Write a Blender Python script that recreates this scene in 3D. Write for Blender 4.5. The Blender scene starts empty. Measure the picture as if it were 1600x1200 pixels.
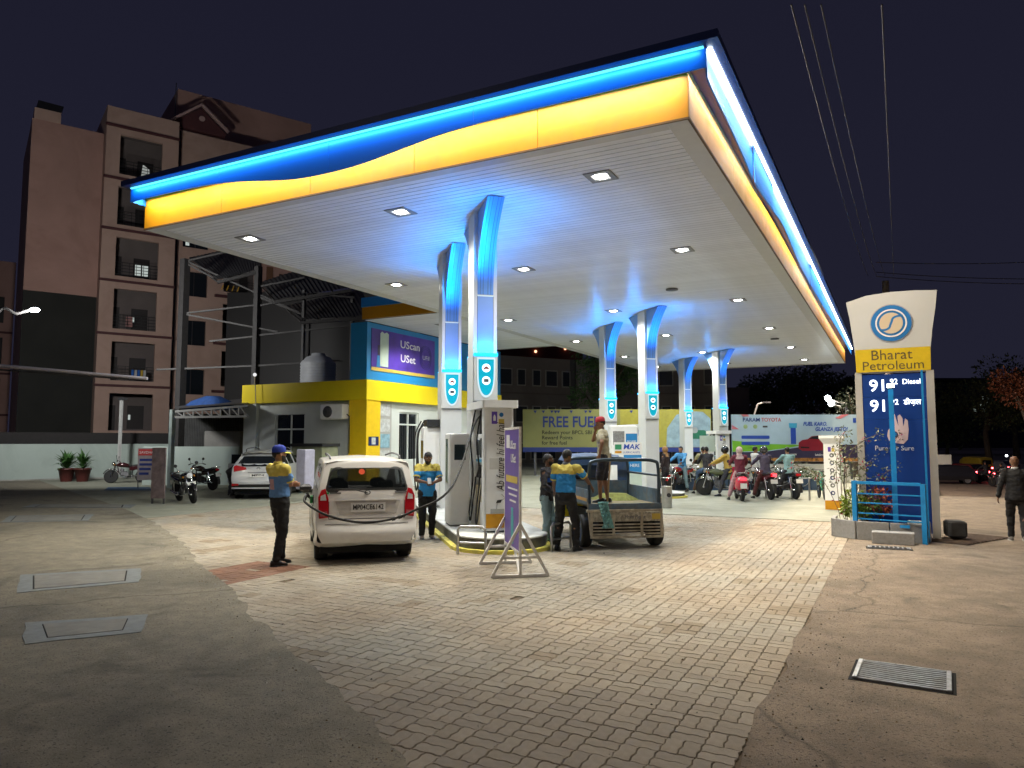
import bpy, math, random
from mathutils import Vector, Matrix, noise
random.seed(7)
PI = math.pi; R = math.radians
scene = bpy.context.scene
COL = scene.collection
# ------------------------------------------------------------ camera, sky, exposure
cd = bpy.data.cameras.new('camera'); cam = bpy.data.objects.new('camera', cd); COL.objects.link(cam)
cam.location = (0, 0, 1.7); cam.rotation_euler = (R(90+4.544), 0, R(27.581))
cd.sensor_width = 36; cd.lens = 25.76; cd.clip_start = 0.05; cd.clip_end = 2000
scene.camera = cam
world = bpy.data.worlds.new('World'); scene.world = world; world.use_nodes = True
wn = world.node_tree; wn.nodes.clear()
w_out = wn.nodes.new('ShaderNodeOutputWorld'); w_bg = wn.nodes.new('ShaderNodeBackground')
w_tc = wn.nodes.new('ShaderNodeTexCoord'); w_sep = wn.nodes.new('ShaderNodeSeparateXYZ'); w_rmp = wn.nodes.new('ShaderNodeValToRGB')
wn.links.new(w_tc.outputs['Generated'], w_sep.inputs[0]); wn.links.new(w_sep.outputs['Z'], w_rmp.inputs[0])
w_rmp.color_ramp.elements[0].position = 0.0; w_rmp.color_ramp.elements[0].color = (0.0150, 0.0150, 0.0290, 1)
w_rmp.color_ramp.elements[1].position = 0.5; w_rmp.color_ramp.elements[1].color = (0.0118, 0.0118, 0.0245, 1)
wn.links.new(w_rmp.outputs[0], w_bg.inputs['Color']); w_bg.inputs['Strength'].default_value = 1.0
wn.links.new(w_bg.outputs[0], w_out.inputs[0])
scene.view_settings.view_transform = 'Standard'; scene.view_settings.look = 'None'
scene.view_settings.exposure = 0.0; scene.view_settings.gamma = 1.0; scene.view_settings.use_curve_mapping = False
try:
    scene.cycles.max_bounces = 8; scene.cycles.diffuse_bounces = 4; scene.cycles.glossy_bounces = 4
    scene.cycles.transparent_max_bounces = 12; scene.cycles.caustics_reflective = False; scene.cycles.caustics_refractive = False
    scene.cycles.sample_clamp_indirect = 4.0; scene.cycles.use_light_tree = True
except Exception: pass
DOWN_W = 120.0
FRONT_W = 38.0
RIGHT_W = 34.0
STREET_W = 4700.0

def lamp(kind, name, loc, power, color, rot=None, target=None, **kw):
    ld = bpy.data.lights.new(name, kind); ld.energy = power; ld.color = color
    for k, v in kw.items(): setattr(ld, k, v)
    o = bpy.data.objects.new(name, ld); COL.objects.link(o); o.location = loc
    if target is not None:
        o.rotation_euler = (Vector(target)-Vector(loc)).to_track_quat('-Z', 'Y').to_euler()
    elif rot: o.rotation_euler = rot
    return o
# ------------------------------------------------------------ materials
MATS = {}
def mat(name, color=(.5,.5,.5), rough=.6, metal=0., var=.12, scale=6., bump=.0, bscale=40., emit=None, estr=0., alpha=1., trans=0., coat=0., dirt=None, dscale=1.5, damt=.5, obj_rand=0., attr=None, ior=1.45, spec=.5):
    if name in MATS: return MATS[name]
    m = bpy.data.materials.new(name); m.use_nodes = True; MATS[name] = m
    nt = m.node_tree; N = nt.nodes; L = nt.links; b = N['Principled BSDF']
    c4 = (*color, 1)
    b.inputs['Roughness'].default_value = rough; b.inputs['Metallic'].default_value = metal
    b.inputs['Coat Weight'].default_value = coat; b.inputs['IOR'].default_value = ior
    b.inputs['Specular IOR Level'].default_value = spec
    if trans: b.inputs['Transmission Weight'].default_value = trans
    if alpha < 1: b.inputs['Alpha'].default_value = alpha
    b.inputs['Base Color'].default_value = c4
    if emit is not None:
        b.inputs['Emission Color'].default_value = (*emit, 1); b.inputs['Emission Strength'].default_value = estr
    if var or dirt or bump or attr or obj_rand:
        tc = N.new('ShaderNodeTexCoord'); src = tc.outputs['Object']
        nz = N.new('ShaderNodeTexNoise'); nz.inputs['Scale'].default_value = scale; nz.inputs['Detail'].default_value = 5; nz.inputs['Roughness'].default_value = .6
        L.new(src, nz.inputs['Vector'])
        mr = N.new('ShaderNodeMapRange'); mr.inputs[1].default_value = .3; mr.inputs[2].default_value = .7
        mr.inputs[3].default_value = 1-var; mr.inputs[4].default_value = 1+var
        L.new(nz.outputs['Fac'], mr.inputs[0])
        vm = N.new('ShaderNodeVectorMath'); vm.operation = 'SCALE'; vm.inputs[0].default_value = color
        L.new(mr.outputs[0], vm.inputs['Scale']); last = vm.outputs[0]
        if attr:
            at = N.new('ShaderNodeAttribute'); at.attribute_name = attr
            v2 = N.new('ShaderNodeVectorMath'); v2.operation = 'MULTIPLY'; L.new(last, v2.inputs[0]); L.new(at.outputs['Color'], v2.inputs[1]); last = v2.outputs[0]
        if obj_rand:
            oi = N.new('ShaderNodeObjectInfo'); m2 = N.new('ShaderNodeMapRange')
            m2.inputs[3].default_value = 1-obj_rand; m2.inputs[4].default_value = 1+obj_rand*.6
            L.new(oi.outputs['Random'], m2.inputs[0])
            v3 = N.new('ShaderNodeVectorMath'); v3.operation = 'SCALE'; L.new(last, v3.inputs[0]); L.new(m2.outputs[0], v3.inputs['Scale']); last = v3.outputs[0]
        if dirt:
            n2 = N.new('ShaderNodeTexNoise'); n2.inputs['Scale'].default_value = dscale; n2.inputs['Detail'].default_value = 8; n2.inputs['Roughness'].default_value = .65; n2.inputs['Distortion'].default_value = .6
            L.new(src, n2.inputs['Vector'])
            m3 = N.new('ShaderNodeMapRange'); m3.inputs[1].default_value = .48; m3.inputs[2].default_value = .72; m3.inputs[4].default_value = damt
            L.new(n2.outputs['Fac'], m3.inputs[0])
            mx = N.new('ShaderNodeMix'); mx.data_type = 'RGBA'; L.new(m3.outputs[0], mx.inputs['Factor']); L.new(last, mx.inputs['A']); mx.inputs['B'].default_value = (*dirt, 1)
            last = mx.outputs['Result']
            rr = N.new('ShaderNodeMapRange'); rr.inputs[3].default_value = rough; rr.inputs[4].default_value = min(1, rough+.25)
            L.new(m3.outputs[0], rr.inputs[0]); L.new(rr.outputs[0], b.inputs['Roughness'])
        L.new(last, b.inputs['Base Color'])
        if bump:
            n3 = N.new('ShaderNodeTexNoise'); n3.inputs['Scale'].default_value = bscale; n3.inputs['Detail'].default_value = 6; n3.inputs['Roughness'].default_value = .7
            L.new(src, n3.inputs['Vector'])
            bp = N.new('ShaderNodeBump'); bp.inputs['Strength'].default_value = bump; bp.inputs['Distance'].default_value = .02
            L.new(n3.outputs['Fac'], bp.inputs['Height']); L.new(bp.outputs[0], b.inputs['Normal'])
    return m
def glow(name, color=(1,1,1), s=1.):
    return mat(name, (0.02,.02,.02), .5, var=0, emit=color, estr=s)
# ------------------------------------------------------------ mesh builder
def rotm(ax, a): return Matrix.Rotation(a, 4, ax)
def frame_to(p0, p1):
    d = (Vector(p1)-Vector(p0)); q = d.to_track_quat('Z', 'Y'); return q.to_matrix().to_4x4(), d.length
class MB:
    def __init__(s): s.v = []; s.f = []; s.m = []; s.sm = []
    def add(s, vs, fs, mi=0, M=None, smooth=False):
        o = len(s.v)
        if M is not None: vs = [M @ Vector(v) for v in vs]
        s.v += [tuple(v) for v in vs]; s.f += [tuple(i+o for i in f) for f in fs]
        s.m += [mi]*len(fs); s.sm += [smooth]*len(fs); return s
    def box(s, c, d, rz=0, mi=0, M=None, bev=0.):
        x, y, z = d[0]/2, d[1]/2, d[2]/2
        T = Matrix.Translation(c) @ rotm('Z', rz)
        if M is not None: T = T @ M
        if bev <= 0:
            vs = [(i*x, j*y, k*z) for k in (-1, 1) for j in (-1, 1) for i in (-1, 1)]
            fs = [(0,2,3,1), (4,5,7,6), (0,1,5,4), (2,6,7,3), (0,4,6,2), (1,3,7,5)]
            return s.add(vs, fs, mi, T)
        b = min(bev, x*.9, y*.9, z*.9)
        def ring(ix, iy, zz): return [(ix-b if 0 else a*ix, c2*iy, zz) for a, c2 in ((1,1),(-1,1),(-1,-1),(1,-1))]
        vs = []
        for zz, sh in ((-z, b), (-z+b, 0), (z-b, 0), (z, b)):
            X, Y = x-sh, y-sh
            vs += [(X, Y-b, zz), (X-b, Y, zz), (-X+b, Y, zz), (-X, Y-b, zz), (-X, -Y+b, zz), (-X+b, -Y, zz), (X-b, -Y, zz), (X, -Y+b, zz)]
        fs = [tuple(reversed(range(8))), tuple(range(24, 32))]
        for r in range(3):
            for i in range(8):
                j = (i+1) % 8; fs.append((r*8+i, r*8+j, (r+1)*8+j, (r+1)*8+i))
        return s.add(vs, fs, mi, T)
    def b2(s, lo, hi, mi=0, bev=0.):
        return s.box([(lo[i]+hi[i])/2 for i in range(3)], [abs(hi[i]-lo[i]) for i in range(3)], 0, mi, None, bev)
    def cyl(s, p0, p1, r0, r1=None, n=12, mi=0, caps=True, smooth=True):
        r1 = r0 if r1 is None else r1
        M, L = frame_to(p0, p1); M = Matrix.Translation(p0) @ M
        vs = [(r*math.cos(2*PI*i/n), r*math.sin(2*PI*i/n), z) for r, z in ((r0, 0), (r1, L)) for i in range(n)]
        s.add(vs, [(i, (i+1) % n, n+(i+1) % n, n+i) for i in range(n)], mi, M, smooth)
        if caps: s.add(vs, [tuple(reversed(range(n))), tuple(range(n, 2*n))], mi, M)
        return s
    def bar(s, p0, p1, w, h=None, mi=0):
        h = w if h is None else h
        M, L = frame_to(p0, p1); M = Matrix.Translation(p0) @ M
        return s.add([(i*w/2, j*h/2, z) for z in (0, L) for j in (-1, 1) for i in (-1, 1)], [(0,2,3,1), (4,5,7,6), (0,1,5,4), (2,6,7,3), (0,4,6,2), (1,3,7,5)], mi, M)
    def tube(s, pts, r, n=8, mi=0, closed=False, smooth=True):
        pts = [Vector(p) for p in pts]; k = len(pts); rs = r if isinstance(r, (list, tuple)) else [r]*k
        vs = []; up = None
        for i, p in enumerate(pts):
            if closed: t = pts[(i+1) % k]-pts[i-1]
            else: t = pts[min(i+1, k-1)]-pts[max(i-1, 0)]
            t.normalize()
            if up is None: up = t.orthogonal().normalized()
            else:
                up = up - t*up.dot(t)
                up = t.orthogonal().normalized() if up.length < 1e-5 else up.normalized()
            w = t.cross(up)
            vs += [p+rs[i]*(math.cos(2*PI*j/n)*up+math.sin(2*PI*j/n)*w) for j in range(n)]
        fs = []
        for i in range(k if closed else k-1):
            a = i*n; b = ((i+1) % k)*n
            fs += [(a+j, a+(j+1) % n, b+(j+1) % n, b+j) for j in range(n)]
        s.add(vs, fs, mi, None, smooth)
        if not closed: s.add(vs, [tuple(reversed(range(n))), tuple(range((k-1)*n, k*n))], mi)
        return s
    def lathe(s, prof, n=20, mi=0, M=None, smooth=True, ax=None):
        vs = [(r*math.cos(2*PI*i/n), r*math.sin(2*PI*i/n), z) for r, z in prof for i in range(n)]
        fs = [(k*n+i, k*n+(i+1) % n, (k+1)*n+(i+1) % n, (k+1)*n+i) for k in range(len(prof)-1) for i in range(n)]
        s.add(vs, fs, mi, M, smooth)
        caps = []
        if prof[0][0] > 1e-4: caps.append(tuple(reversed(range(n))))
        if prof[-1][0] > 1e-4: caps.append(tuple(range((len(prof)-1)*n, len(prof)*n)))
        if caps: s.add(vs, caps, mi, M)
        return s
    def prism(s, poly, h0, h1, mi=0, M=None, smooth=False):
        n = len(poly)
        vs = [(x, y, h0) for x, y in poly]+[(x, y, h1) for x, y in poly]
        fs = [tuple(reversed(range(n))), tuple(range(n, 2*n))]
        s.add(vs, fs, mi, M)
        return s.add(vs, [(i, (i+1) % n, n+(i+1) % n, n+i) for i in range(n)], mi, M, smooth)
    def sph(s, c, r, mi=0, n=12, k=8, M=None, sc=(1,1,1)):
        T = Matrix.Translation(c) @ (M if M is not None else Matrix()) @ Matrix.Diagonal((*sc, 1))
        prof = [(max(1e-5, r*math.sin(PI*i/k)), -r*math.cos(PI*i/k)) for i in range(k+1)]
        return s.lathe(prof, n, mi, T)
    def loft(s, rings, mi=0, closed=True, caps=True, smooth=True):
        n = len(rings[0]); vs = [p for r in rings for p in r]; m = n if closed else n-1
        fs = [(k*n+i, k*n+(i+1) % n, (k+1)*n+(i+1) % n, (k+1)*n+i) for k in range(len(rings)-1) for i in range(m)]
        s.add(vs, fs, mi, None, smooth)
        if caps and closed: s.add(vs, [tuple(reversed(range(n))), tuple(range((len(rings)-1)*n, len(rings)*n))], mi)
        return s
    def mesh(s, name, mats):
        me = bpy.data.meshes.new(name); me.from_pydata(s.v, [], s.f)
        if not isinstance(mats, (list, tuple)): mats = [mats]
        for m in mats: me.materials.append(m)
        me.polygons.foreach_set('material_index', s.m); me.polygons.foreach_set('use_smooth', s.sm)
        me.update(); return me
    def build(s, name, mats, parent=None, label=None, kind=None, loc=None, rz=None):
        return put(name, s.mesh(name, mats), parent, label, kind, loc, rz)
def put(name, me, parent=None, label=None, kind=None, loc=None, rz=None):
    o = bpy.data.objects.new(name, me); COL.objects.link(o)
    if parent is not None: o.parent = parent
    if label: o['label'] = label
    if kind: o['kind'] = kind
    if loc is not None: o.location = loc
    if rz is not None: o.rotation_euler = (0, 0, rz)
    return o
def tag(o, label, cat, group=None):
    o['label'] = label; o['category'] = cat
    if group: o['group'] = group
    return o
def thing(name, label, cat, loc=(0,0,0), rz=0, group=None):
    o = bpy.data.objects.new(name, None); COL.objects.link(o); o.location = loc; o.rotation_euler = (0, 0, rz); o.empty_display_size = .1
    return tag(o, label, cat, group)
KIDS = {}
def copy_tree(o, parent=None, label=None, loc=None, rz=None):
    c = o.copy(); COL.objects.link(c)
    if parent is not None: c.parent = parent
    if label: c['label'] = label
    if loc is not None: c.location = loc
    if rz is not None: c.rotation_euler = (0, 0, rz)
    for ch in list(o.children): copy_tree(ch, c)
    return c
_txt = {}
def textmesh(body, size, depth=.004, bold=False, shear=0., space=1., align='CENTER'):
    cu = bpy.data.curves.new('lettering', 'FONT'); cu.body = body; cu.size = size; cu.extrude = depth/2
    cu.align_x = align; cu.align_y = 'CENTER'; cu.shear = shear; cu.space_character = space; cu.resolution_u = 3
    if bold: cu.offset = size*.018 if bold is True else size*bold
    o = bpy.data.objects.new('lettering', cu); COL.objects.link(o)
    me = bpy.data.meshes.new_from_object(o.evaluated_get(bpy.context.evaluated_depsgraph_get()))
    bpy.data.objects.remove(o); bpy.data.curves.remove(cu); return me
def text(name, body, size, m, parent, loc, normal=(0,-1,0), up=(0,0,1), width=None, depth=.004, **kw):
    """lettering standing on a surface whose outward normal is given (in the parent's frame)"""
    me = textmesh(body, size, depth, **kw); me.name = name
    n = Vector(normal).normalized(); u = Vector(up); u = (u-n*u.dot(n)).normalized(); r = u.cross(n)
    M = Matrix(((r.x, u.x, n.x, 0), (r.y, u.y, n.y, 0), (r.z, u.z, n.z, 0), (0,0,0,1)))
    if width and len(me.vertices):
        xs = [v.co.x for v in me.vertices]; w = max(xs)-min(xs)
        if w > 1e-6:
            for v in me.vertices: v.co.x *= width/w
    me.transform(M); me.materials.clear(); me.materials.append(m)
    return put(name, me, parent, loc=loc)
def rrect(w, h, r, n=5):
    pts = []
    for cx, cy, a0 in ((w/2-r, h/2-r, 0), (-w/2+r, h/2-r, 90), (-w/2+r, -h/2+r, 180), (w/2-r, -h/2+r, 270)):
        for i in range(n): a = R(a0+90*i/(n-1)); pts.append((cx+r*math.cos(a), cy+r*math.sin(a)))
    return pts
def basis(o, n, up=(0,0,1)):
    """matrix whose x is right and y is up on a surface with outward normal n, at o"""
    n = Vector(n).normalized(); u = Vector(up); u = (u-n*u.dot(n)).normalized(); r = u.cross(n)
    return Matrix(((r.x, u.x, n.x, o[0]), (r.y, u.y, n.y, o[1]), (r.z, u.z, n.z, o[2]), (0,0,0,1)))
def catmull(pts, k=6):
    P = [Vector(p) for p in pts]; out = []
    for i in range(len(P)-1):
        a, b, c, d = P[max(i-1, 0)], P[i], P[i+1], P[min(i+2, len(P)-1)]
        for j in range(k):
            t = j/k; out.append(.5*((2*b)+(c-a)*t+(2*a-5*b+4*c-d)*t*t+(3*b-a-3*c+d)*t**3))
    out.append(P[-1]); return out
# common materials
M_white = mat('white_paint', (.72,.73,.72), .45, var=.04, scale=2, dirt=(.45,.43,.38), dscale=.9, damt=.35)
M_black = mat('black_plastic', (.015,.015,.016), .5, var=.1)
M_rubber = mat('rubber', (.012,.012,.012), .75, var=.2, scale=20, bump=.2, bscale=80)
M_steel = mat('brushed_steel', (.5,.5,.5), .32, 1., var=.08, scale=20)
M_dsteel = mat('dark_steel', (.12,.12,.125), .5, .7, var=.2, scale=9)
M_chrome = mat('chrome', (.75,.75,.76), .12, 1., var=0)
M_yellow = mat('yellow_paint', (.80,.50,.015), .42, var=.05, scale=1.2, dirt=(.42,.26,.04), dscale=.8, damt=.35)
M_byellow = mat('bright_yellow_paint', (.85,.66,.01), .42, var=.04, scale=1.5)
M_blue = mat('blue_paint', (.02,.20,.62), .4, var=.05, scale=2)
M_navy = mat('navy_paint', (.008,.02,.11), .4, var=.05)
M_glass = mat('dark_glass', (.012,.015,.018), .06, var=0)
M_concrete = mat('concrete', (.30,.29,.265), .85, var=.18, scale=4, bump=.35, bscale=60, dirt=(.16,.15,.13), dscale=1.1, damt=.6)
M_skin = mat('brown_skin', (.30,.155,.09), .55, var=.06)
M_skin2 = mat('dark_brown_skin', (.17,.085,.05), .55, var=.06)
M_hair = mat('black_hair', (.012,.010,.009), .6, var=.3, scale=60)
M_redlens = mat('red_lens', (.45,.01,.015), .15, var=0, coat=.6)
M_plate = mat('white_plate', (.7,.7,.68), .5, var=.02)
M_ink = mat('black_ink', (.01,.01,.01), .6, var=0)
M_inkblue = mat('blue_ink', (.015,.06,.35), .5, var=0)
M_inkwhite = mat('white_ink', (.8,.8,.8), .5, var=0)

# PREDEF shared print colours
for n_, c_ in (('emblem_blue',(.01,.16,.45)), ('ochre_print',(.55,.42,.08)), ('mint_print',(.50,.60,.52)), ('blue_print',(.02,.20,.48)), ('teal_print',(.05,.40,.42)), ('red_print',(.45,.05,.05)), ('dull_brown_render',(.13,.10,.09)), ('near_black_render',(.030,.027,.026)), ('grey_white_ink',(.6,.62,.66))): mat(n_, c_, .5, var=.05)
# ------------------------------------------------------------ ground and paving
def poly_sheet(name, poly, z, m, thick=0.0, kind='structure', parent=None):
    b = MB(); n = len(poly)
    b.add([(x, y, z) for x, y in poly], [tuple(range(n))])
    if thick: b.add([(x, y, z) for x, y in poly]+[(x, y, z-thick) for x, y in poly], [(i, n+i, n+(i+1) % n, (i+1) % n) for i in range(n)])
    return b.build(name, m, parent, kind=kind)
M_base = mat('compacted_earth', (.12,.095,.065), .95, var=.3, scale=8, bump=.6, bscale=50)
M_asph = mat('worn_concrete_road', (.25,.195,.14), .9, var=.22, scale=3.5, bump=1.0, bscale=95, dirt=(.10,.08,.06), dscale=.7, damt=.7)
M_apron = mat('grey_concrete_apron', (.225,.20,.148), .88, var=.2, scale=5, bump=.8, bscale=110, dirt=(.095,.09,.075), dscale=.55, damt=.75)
M_fore = mat('pale_forecourt_concrete', (.255,.26,.205), .75, var=.12, scale=2.2, bump=.35, bscale=70, dirt=(.14,.14,.11), dscale=.6, damt=.6)
def speckle(m, size=180., thr=.575, col=(.05,.045,.04)):
    nt = m.node_tree; N = nt.nodes; L = nt.links; b = N['Principled BSDF']
    src = b.inputs['Base Color'].links[0].from_socket
    tc = N.new('ShaderNodeTexCoord'); nz = N.new('ShaderNodeTexNoise'); nz.inputs['Scale'].default_value = size*.25; nz.inputs['Detail'].default_value = 3
    L.new(tc.outputs['Object'], nz.inputs['Vector'])
    mr = N.new('ShaderNodeMapRange'); mr.inputs[1].default_value = thr; mr.inputs[2].default_value = thr+.08; mr.inputs[4].default_value = .75
    L.new(nz.outputs['Fac'], mr.inputs[0])
    mx = N.new('ShaderNodeMix'); mx.data_type = 'RGBA'; L.new(mr.outputs[0], mx.inputs['Factor']); L.new(src, mx.inputs['A']); mx.inputs['B'].default_value = (*col, 1)
    n2 = N.new('ShaderNodeTexNoise'); n2.inputs['Scale'].default_value = size*.55; n2.inputs['Detail'].default_value = 2
    L.new(tc.outputs['Object'], n2.inputs['Vector'])
    m2 = N.new('ShaderNodeMapRange'); m2.inputs[1].default_value = .64; m2.inputs[2].default_value = .72; m2.inputs[4].default_value = .5
    L.new(n2.outputs['Fac'], m2.inputs[0])
    mx2 = N.new('ShaderNodeMix'); mx2.data_type = 'RGBA'; L.new(m2.outputs[0], mx2.inputs['Factor']); L.new(mx.outputs['Result'], mx2.inputs['A']); mx2.inputs['B'].default_value = (.42,.40,.36,1)
    L.new(mx2.outputs['Result'], b.inputs['Base Color'])
def cracks(m, sc=.55, col=(.02,.017,.014)):
    nt = m.node_tree; N = nt.nodes; L = nt.links; b = N['Principled BSDF']; src = b.inputs['Base Color'].links[0].from_socket
    tc = N.new('ShaderNodeTexCoord'); nz = N.new('ShaderNodeTexNoise'); nz.inputs['Scale'].default_value = 2.2; nz.inputs['Detail'].default_value = 6
    L.new(tc.outputs['Object'], nz.inputs['Vector'])
    ad = N.new('ShaderNodeMix'); ad.data_type = 'VECTOR'; ad.inputs['Factor'].default_value = .32; L.new(tc.outputs['Object'], ad.inputs[4]); L.new(nz.outputs['Color'], ad.inputs[5])
    vo = N.new('ShaderNodeTexVoronoi'); vo.feature = 'DISTANCE_TO_EDGE'; vo.inputs['Scale'].default_value = sc; L.new(ad.outputs[1], vo.inputs['Vector'])
    mr = N.new('ShaderNodeMapRange'); mr.inputs[1].default_value = .0; mr.inputs[2].default_value = .006; mr.inputs[3].default_value = .5; mr.inputs[4].default_value = 0.; L.new(vo.outputs['Distance'], mr.inputs[0])
    mx = N.new('ShaderNodeMix'); mx.data_type = 'RGBA'; L.new(mr.outputs[0], mx.inputs['Factor']); L.new(src, mx.inputs['A']); mx.inputs['B'].default_value = (*col, 1)
    n2 = N.new('ShaderNodeTexNoise'); n2.inputs['Scale'].default_value = .9; n2.inputs['Detail'].default_value = 4; n2.inputs['Distortion'].default_value = 1.2; L.new(tc.outputs['Object'], n2.inputs['Vector'])
    m2 = N.new('ShaderNodeMapRange'); m2.inputs[1].default_value = .60; m2.inputs[2].default_value = .68; m2.inputs[4].default_value = .45; L.new(n2.outputs['Fac'], m2.inputs[0])
    x2 = N.new('ShaderNodeMix'); x2.data_type = 'RGBA'; L.new(m2.outputs[0], x2.inputs['Factor']); L.new(mx.outputs['Result'], x2.inputs['A']); x2.inputs['B'].default_value = (.055,.047,.037,1)
    L.new(x2.outputs['Result'], b.inputs['Base Color'])
speckle(M_asph); speckle(M_apron, 220.); cracks(M_asph, .30); cracks(M_apron, .22)
LOW = -1.25           # the street beyond the price sign lies lower
b = MB(); b.add([(-900,-300,-.05), (900,-300,-.05), (900,27,-.05), (.9,27,-.05), (.9,900,-.05), (-900,900,-.05)], [(0,1,2,3,4,5)])
b.add([(.9,27,-.05), (900,27,-.05), (900,40,LOW), (.9,40,LOW), (900,900,LOW), (.9,900,LOW), (.9,900,-.05)], [(0,1,2,3), (3,2,4,5), (0,3,5,6)])
b.build('ground', M_base, kind='structure')
EDGE = [(-1.5,1.2), (-2.0,2.6), (-2.39,3.38), (-3.09,3.81), (-4.27,4.54), (-5.48,5.21), (-7.51,6.55), (-8.78,7.26), (-10.61,8.51), (-14.2,10.56), (-18.69,12.71), (-24,15)]
random.seed(3)
ed = []
for a, b_ in zip(EDGE[:-1], EDGE[1:]):
    n = max(2, int(math.hypot(b_[0]-a[0], b_[1]-a[1])/.09)) if a[0] > -11 else 3
    for i in range(n):
        t = i/n; x = a[0]+(b_[0]-a[0])*t; y = a[1]+(b_[1]-a[1])*t
        q = noise.noise(Vector((x*2.2, y*2.2, 0)))*.09+noise.noise(Vector((x*9, y*9, 3)))*.035
        ed.append((x+q*.5, y+q*.87))
ed.append(EDGE[-1])
poly_sheet('concrete_apron', [(-60,-20), (-1.5,-20)]+ed+[(-60,31)], .004, M_apron, .06)
RX = -.84
jag = []
y = 0.9
while y < 13.8:
    s = noise.noise(Vector((y*3.1, 1, 0)))*.03+noise.noise(Vector((y*1.1, 7, 0)))*.05*(1 if y < 8 else .3)
    jag.append((RX+.02+s, y)); y += .06
poly_sheet('road', [(-1.5,-20), (60,-20), (60,27), (.9,27), (.9,200), (-.8,200), (-.8,14)]+jag[::-1]+[(-1.5,1.0)], .003, M_asph, .05)
b = MB(); b.add([(.9,27,.003), (60,27,.003), (60,40.2,LOW+.05), (.9,40.2,LOW+.05), (60,300,LOW+.05), (.9,300,LOW+.05)], [(0,1,2,3), (3,2,4,5)]); b.build('street', M_asph, kind='structure')
poly_sheet('road_edge_mortar', [(-1.5,.6), (-1.5,1.2), (-2.0,2.6), (-2.3,3.3), (-.8,3.3), (-.8,.6)], -.036, M_base)
poly_sheet('forecourt', [(-60,30), (-24,14.9), (-18.69,12.6), (-15.0,10.9), (-15,17.3), (-.8,17.3), (-.8,60), (-60,60)], .002, M_fore, .03)
bed = poly_sheet('paving_bed', [(-.78,.7), (-.78,17.4), (-15.1,17.4), (-15.1,19.3), (-24.3,15.2), (-14.2,10.3), (-8.78,7.0), (-1.45,1.0)], -.014, mat('joint_dirt', (.13,.095,.06), .95, var=.35, scale=14, bump=.5, bscale=90))
# ---- wavy interlocking pavers in a basket weave
def edge_y(x):          # y of the apron edge at x
    for a, b_ in zip(EDGE[:-1], EDGE[1:]):
        if b_[0] <= x <= a[0]:
            t = (a[0]-x)/(a[0]-b_[0]); return a[1]+(b_[1]-a[1])*t
    return -9 if x > -1.5 else 99
C = .205; GAP = .0048
def warp(x, y):
    return (x+.0062*math.sin(2*PI*y/(C/2)+.6), y+.0062*math.sin(2*PI*x/(C/2)))
def outline(x0, y0, x1, y1, res):
    pts = []
    L = []
    nx = max(1, round((x1-x0)/.03/res)); ny = max(1, round((y1-y0)/.03/res))
    for i in range(nx): L.append((x0+(x1-x0)*i/nx, y0))
    for i in range(ny): L.append((x1, y0+(y1-y0)*i/ny))
    for i in range(nx): L.append((x1-(x1-x0)*i/nx, y1))
    for i in range(ny): L.append((x0, y1-(y1-y0)*i/ny))
    return [warp(*p) for p in L]
def paver_mesh(horizontal, k, res=1.):
    g = GAP/2
    if horizontal: r = (g, k*C/2+g, C-g, (k+1)*C/2-g)
    else: r = (k*C/2+g, g, (k+1)*C/2-g, C-g)
    return outline(*r, res)
def paver_geo(ol, res):
    cx = sum(p[0] for p in ol)/len(ol); cy = sum(p[1] for p in ol)/len(ol); n = len(ol)
    ins = [(cx+(x-cx)*(1-.0045/max(.02, abs(x-cx)+abs(y-cy))*1.2), cy+(y-cy)*(1-.0045/max(.02, abs(x-cx)+abs(y-cy))*1.2)) for x, y in ol]
    vs = [(x, y, 0.) for x, y in ins]+[(x, y, -.005) for x, y in ol]+[(x, y, -.03) for x, y in ol]
    fs = [tuple(range(n))]+[(n+i, n+(i+1) % n, (i+1) % n, i) for i in range(n)]+[(2*n+i, 2*n+(i+1) % n, n+(i+1) % n, n+i) for i in range(n)]
    return vs, fs, cx, cy
M_paver = mat('cement_paver', (.315,.275,.215), .85, var=.10, scale=9, bump=.5, bscale=120, dirt=(.21,.165,.12), dscale=1.1, damt=.55, attr='tone')
M_paver1 = mat('cement_paver_single', (.30,.26,.205), .85, var=.12, scale=14, bump=.6, bscale=120, dirt=(.20,.155,.11), dscale=4, damt=.5, obj_rand=.13)
protos = {}
for h in (0, 1):
    for k in (0, 1):
        vs, fs, cx, cy = paver_geo(paver_mesh(h, k), 1); b = MB(); b.add([(x-cx, y-cy, z) for x, y, z in vs], fs)
        protos[h, k] = (b.mesh('paver', M_paver1), cx, cy)
cells = []
i0, i1 = int(-24/C)-1, int(RX/C)+1
for i in range(i0, i1+1):
    for j in range(4, int(17.4/C)):
        x, y = i*C, j*C
        if x+C > RX+.06 or x < -15.0: continue
        if y < edge_y(x+C/2)-.34 or edge_y(x+C/2) > 50: continue
        if y+C > 17.35: continue
        d = math.hypot(x, y)
        # in view of the camera (with margin)
        ang = math.degrees(math.atan2(-x, y))-27.58
        if abs(ang) > 44: continue
        if y < 3.2+.0*x and x < -2.6: continue
        for k in (0, 1): cells.append((d, i, j, (i+j) % 2, k))
cells.sort()
near = cells[:300]; far = cells[300:]
random.seed(11)
redzone = lambda x, y: (-8.2 < x < -7.2 and 6.4 < y < 7.75 and noise.noise(Vector((x*3, y*3, 9))) > -.35)
for d, i, j, h, k in near:
    me, cx, cy = protos[h, k]
    
    o = put('paver', me, bed); o.location = (i*C+cx, j*C+cy, random.uniform(-.003, .001))
    o.rotation_euler = (random.gauss(0, .006), random.gauss(0, .006), random.gauss(0, .010))
pv = []; pf = []; tones = []
geo = {}
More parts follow.
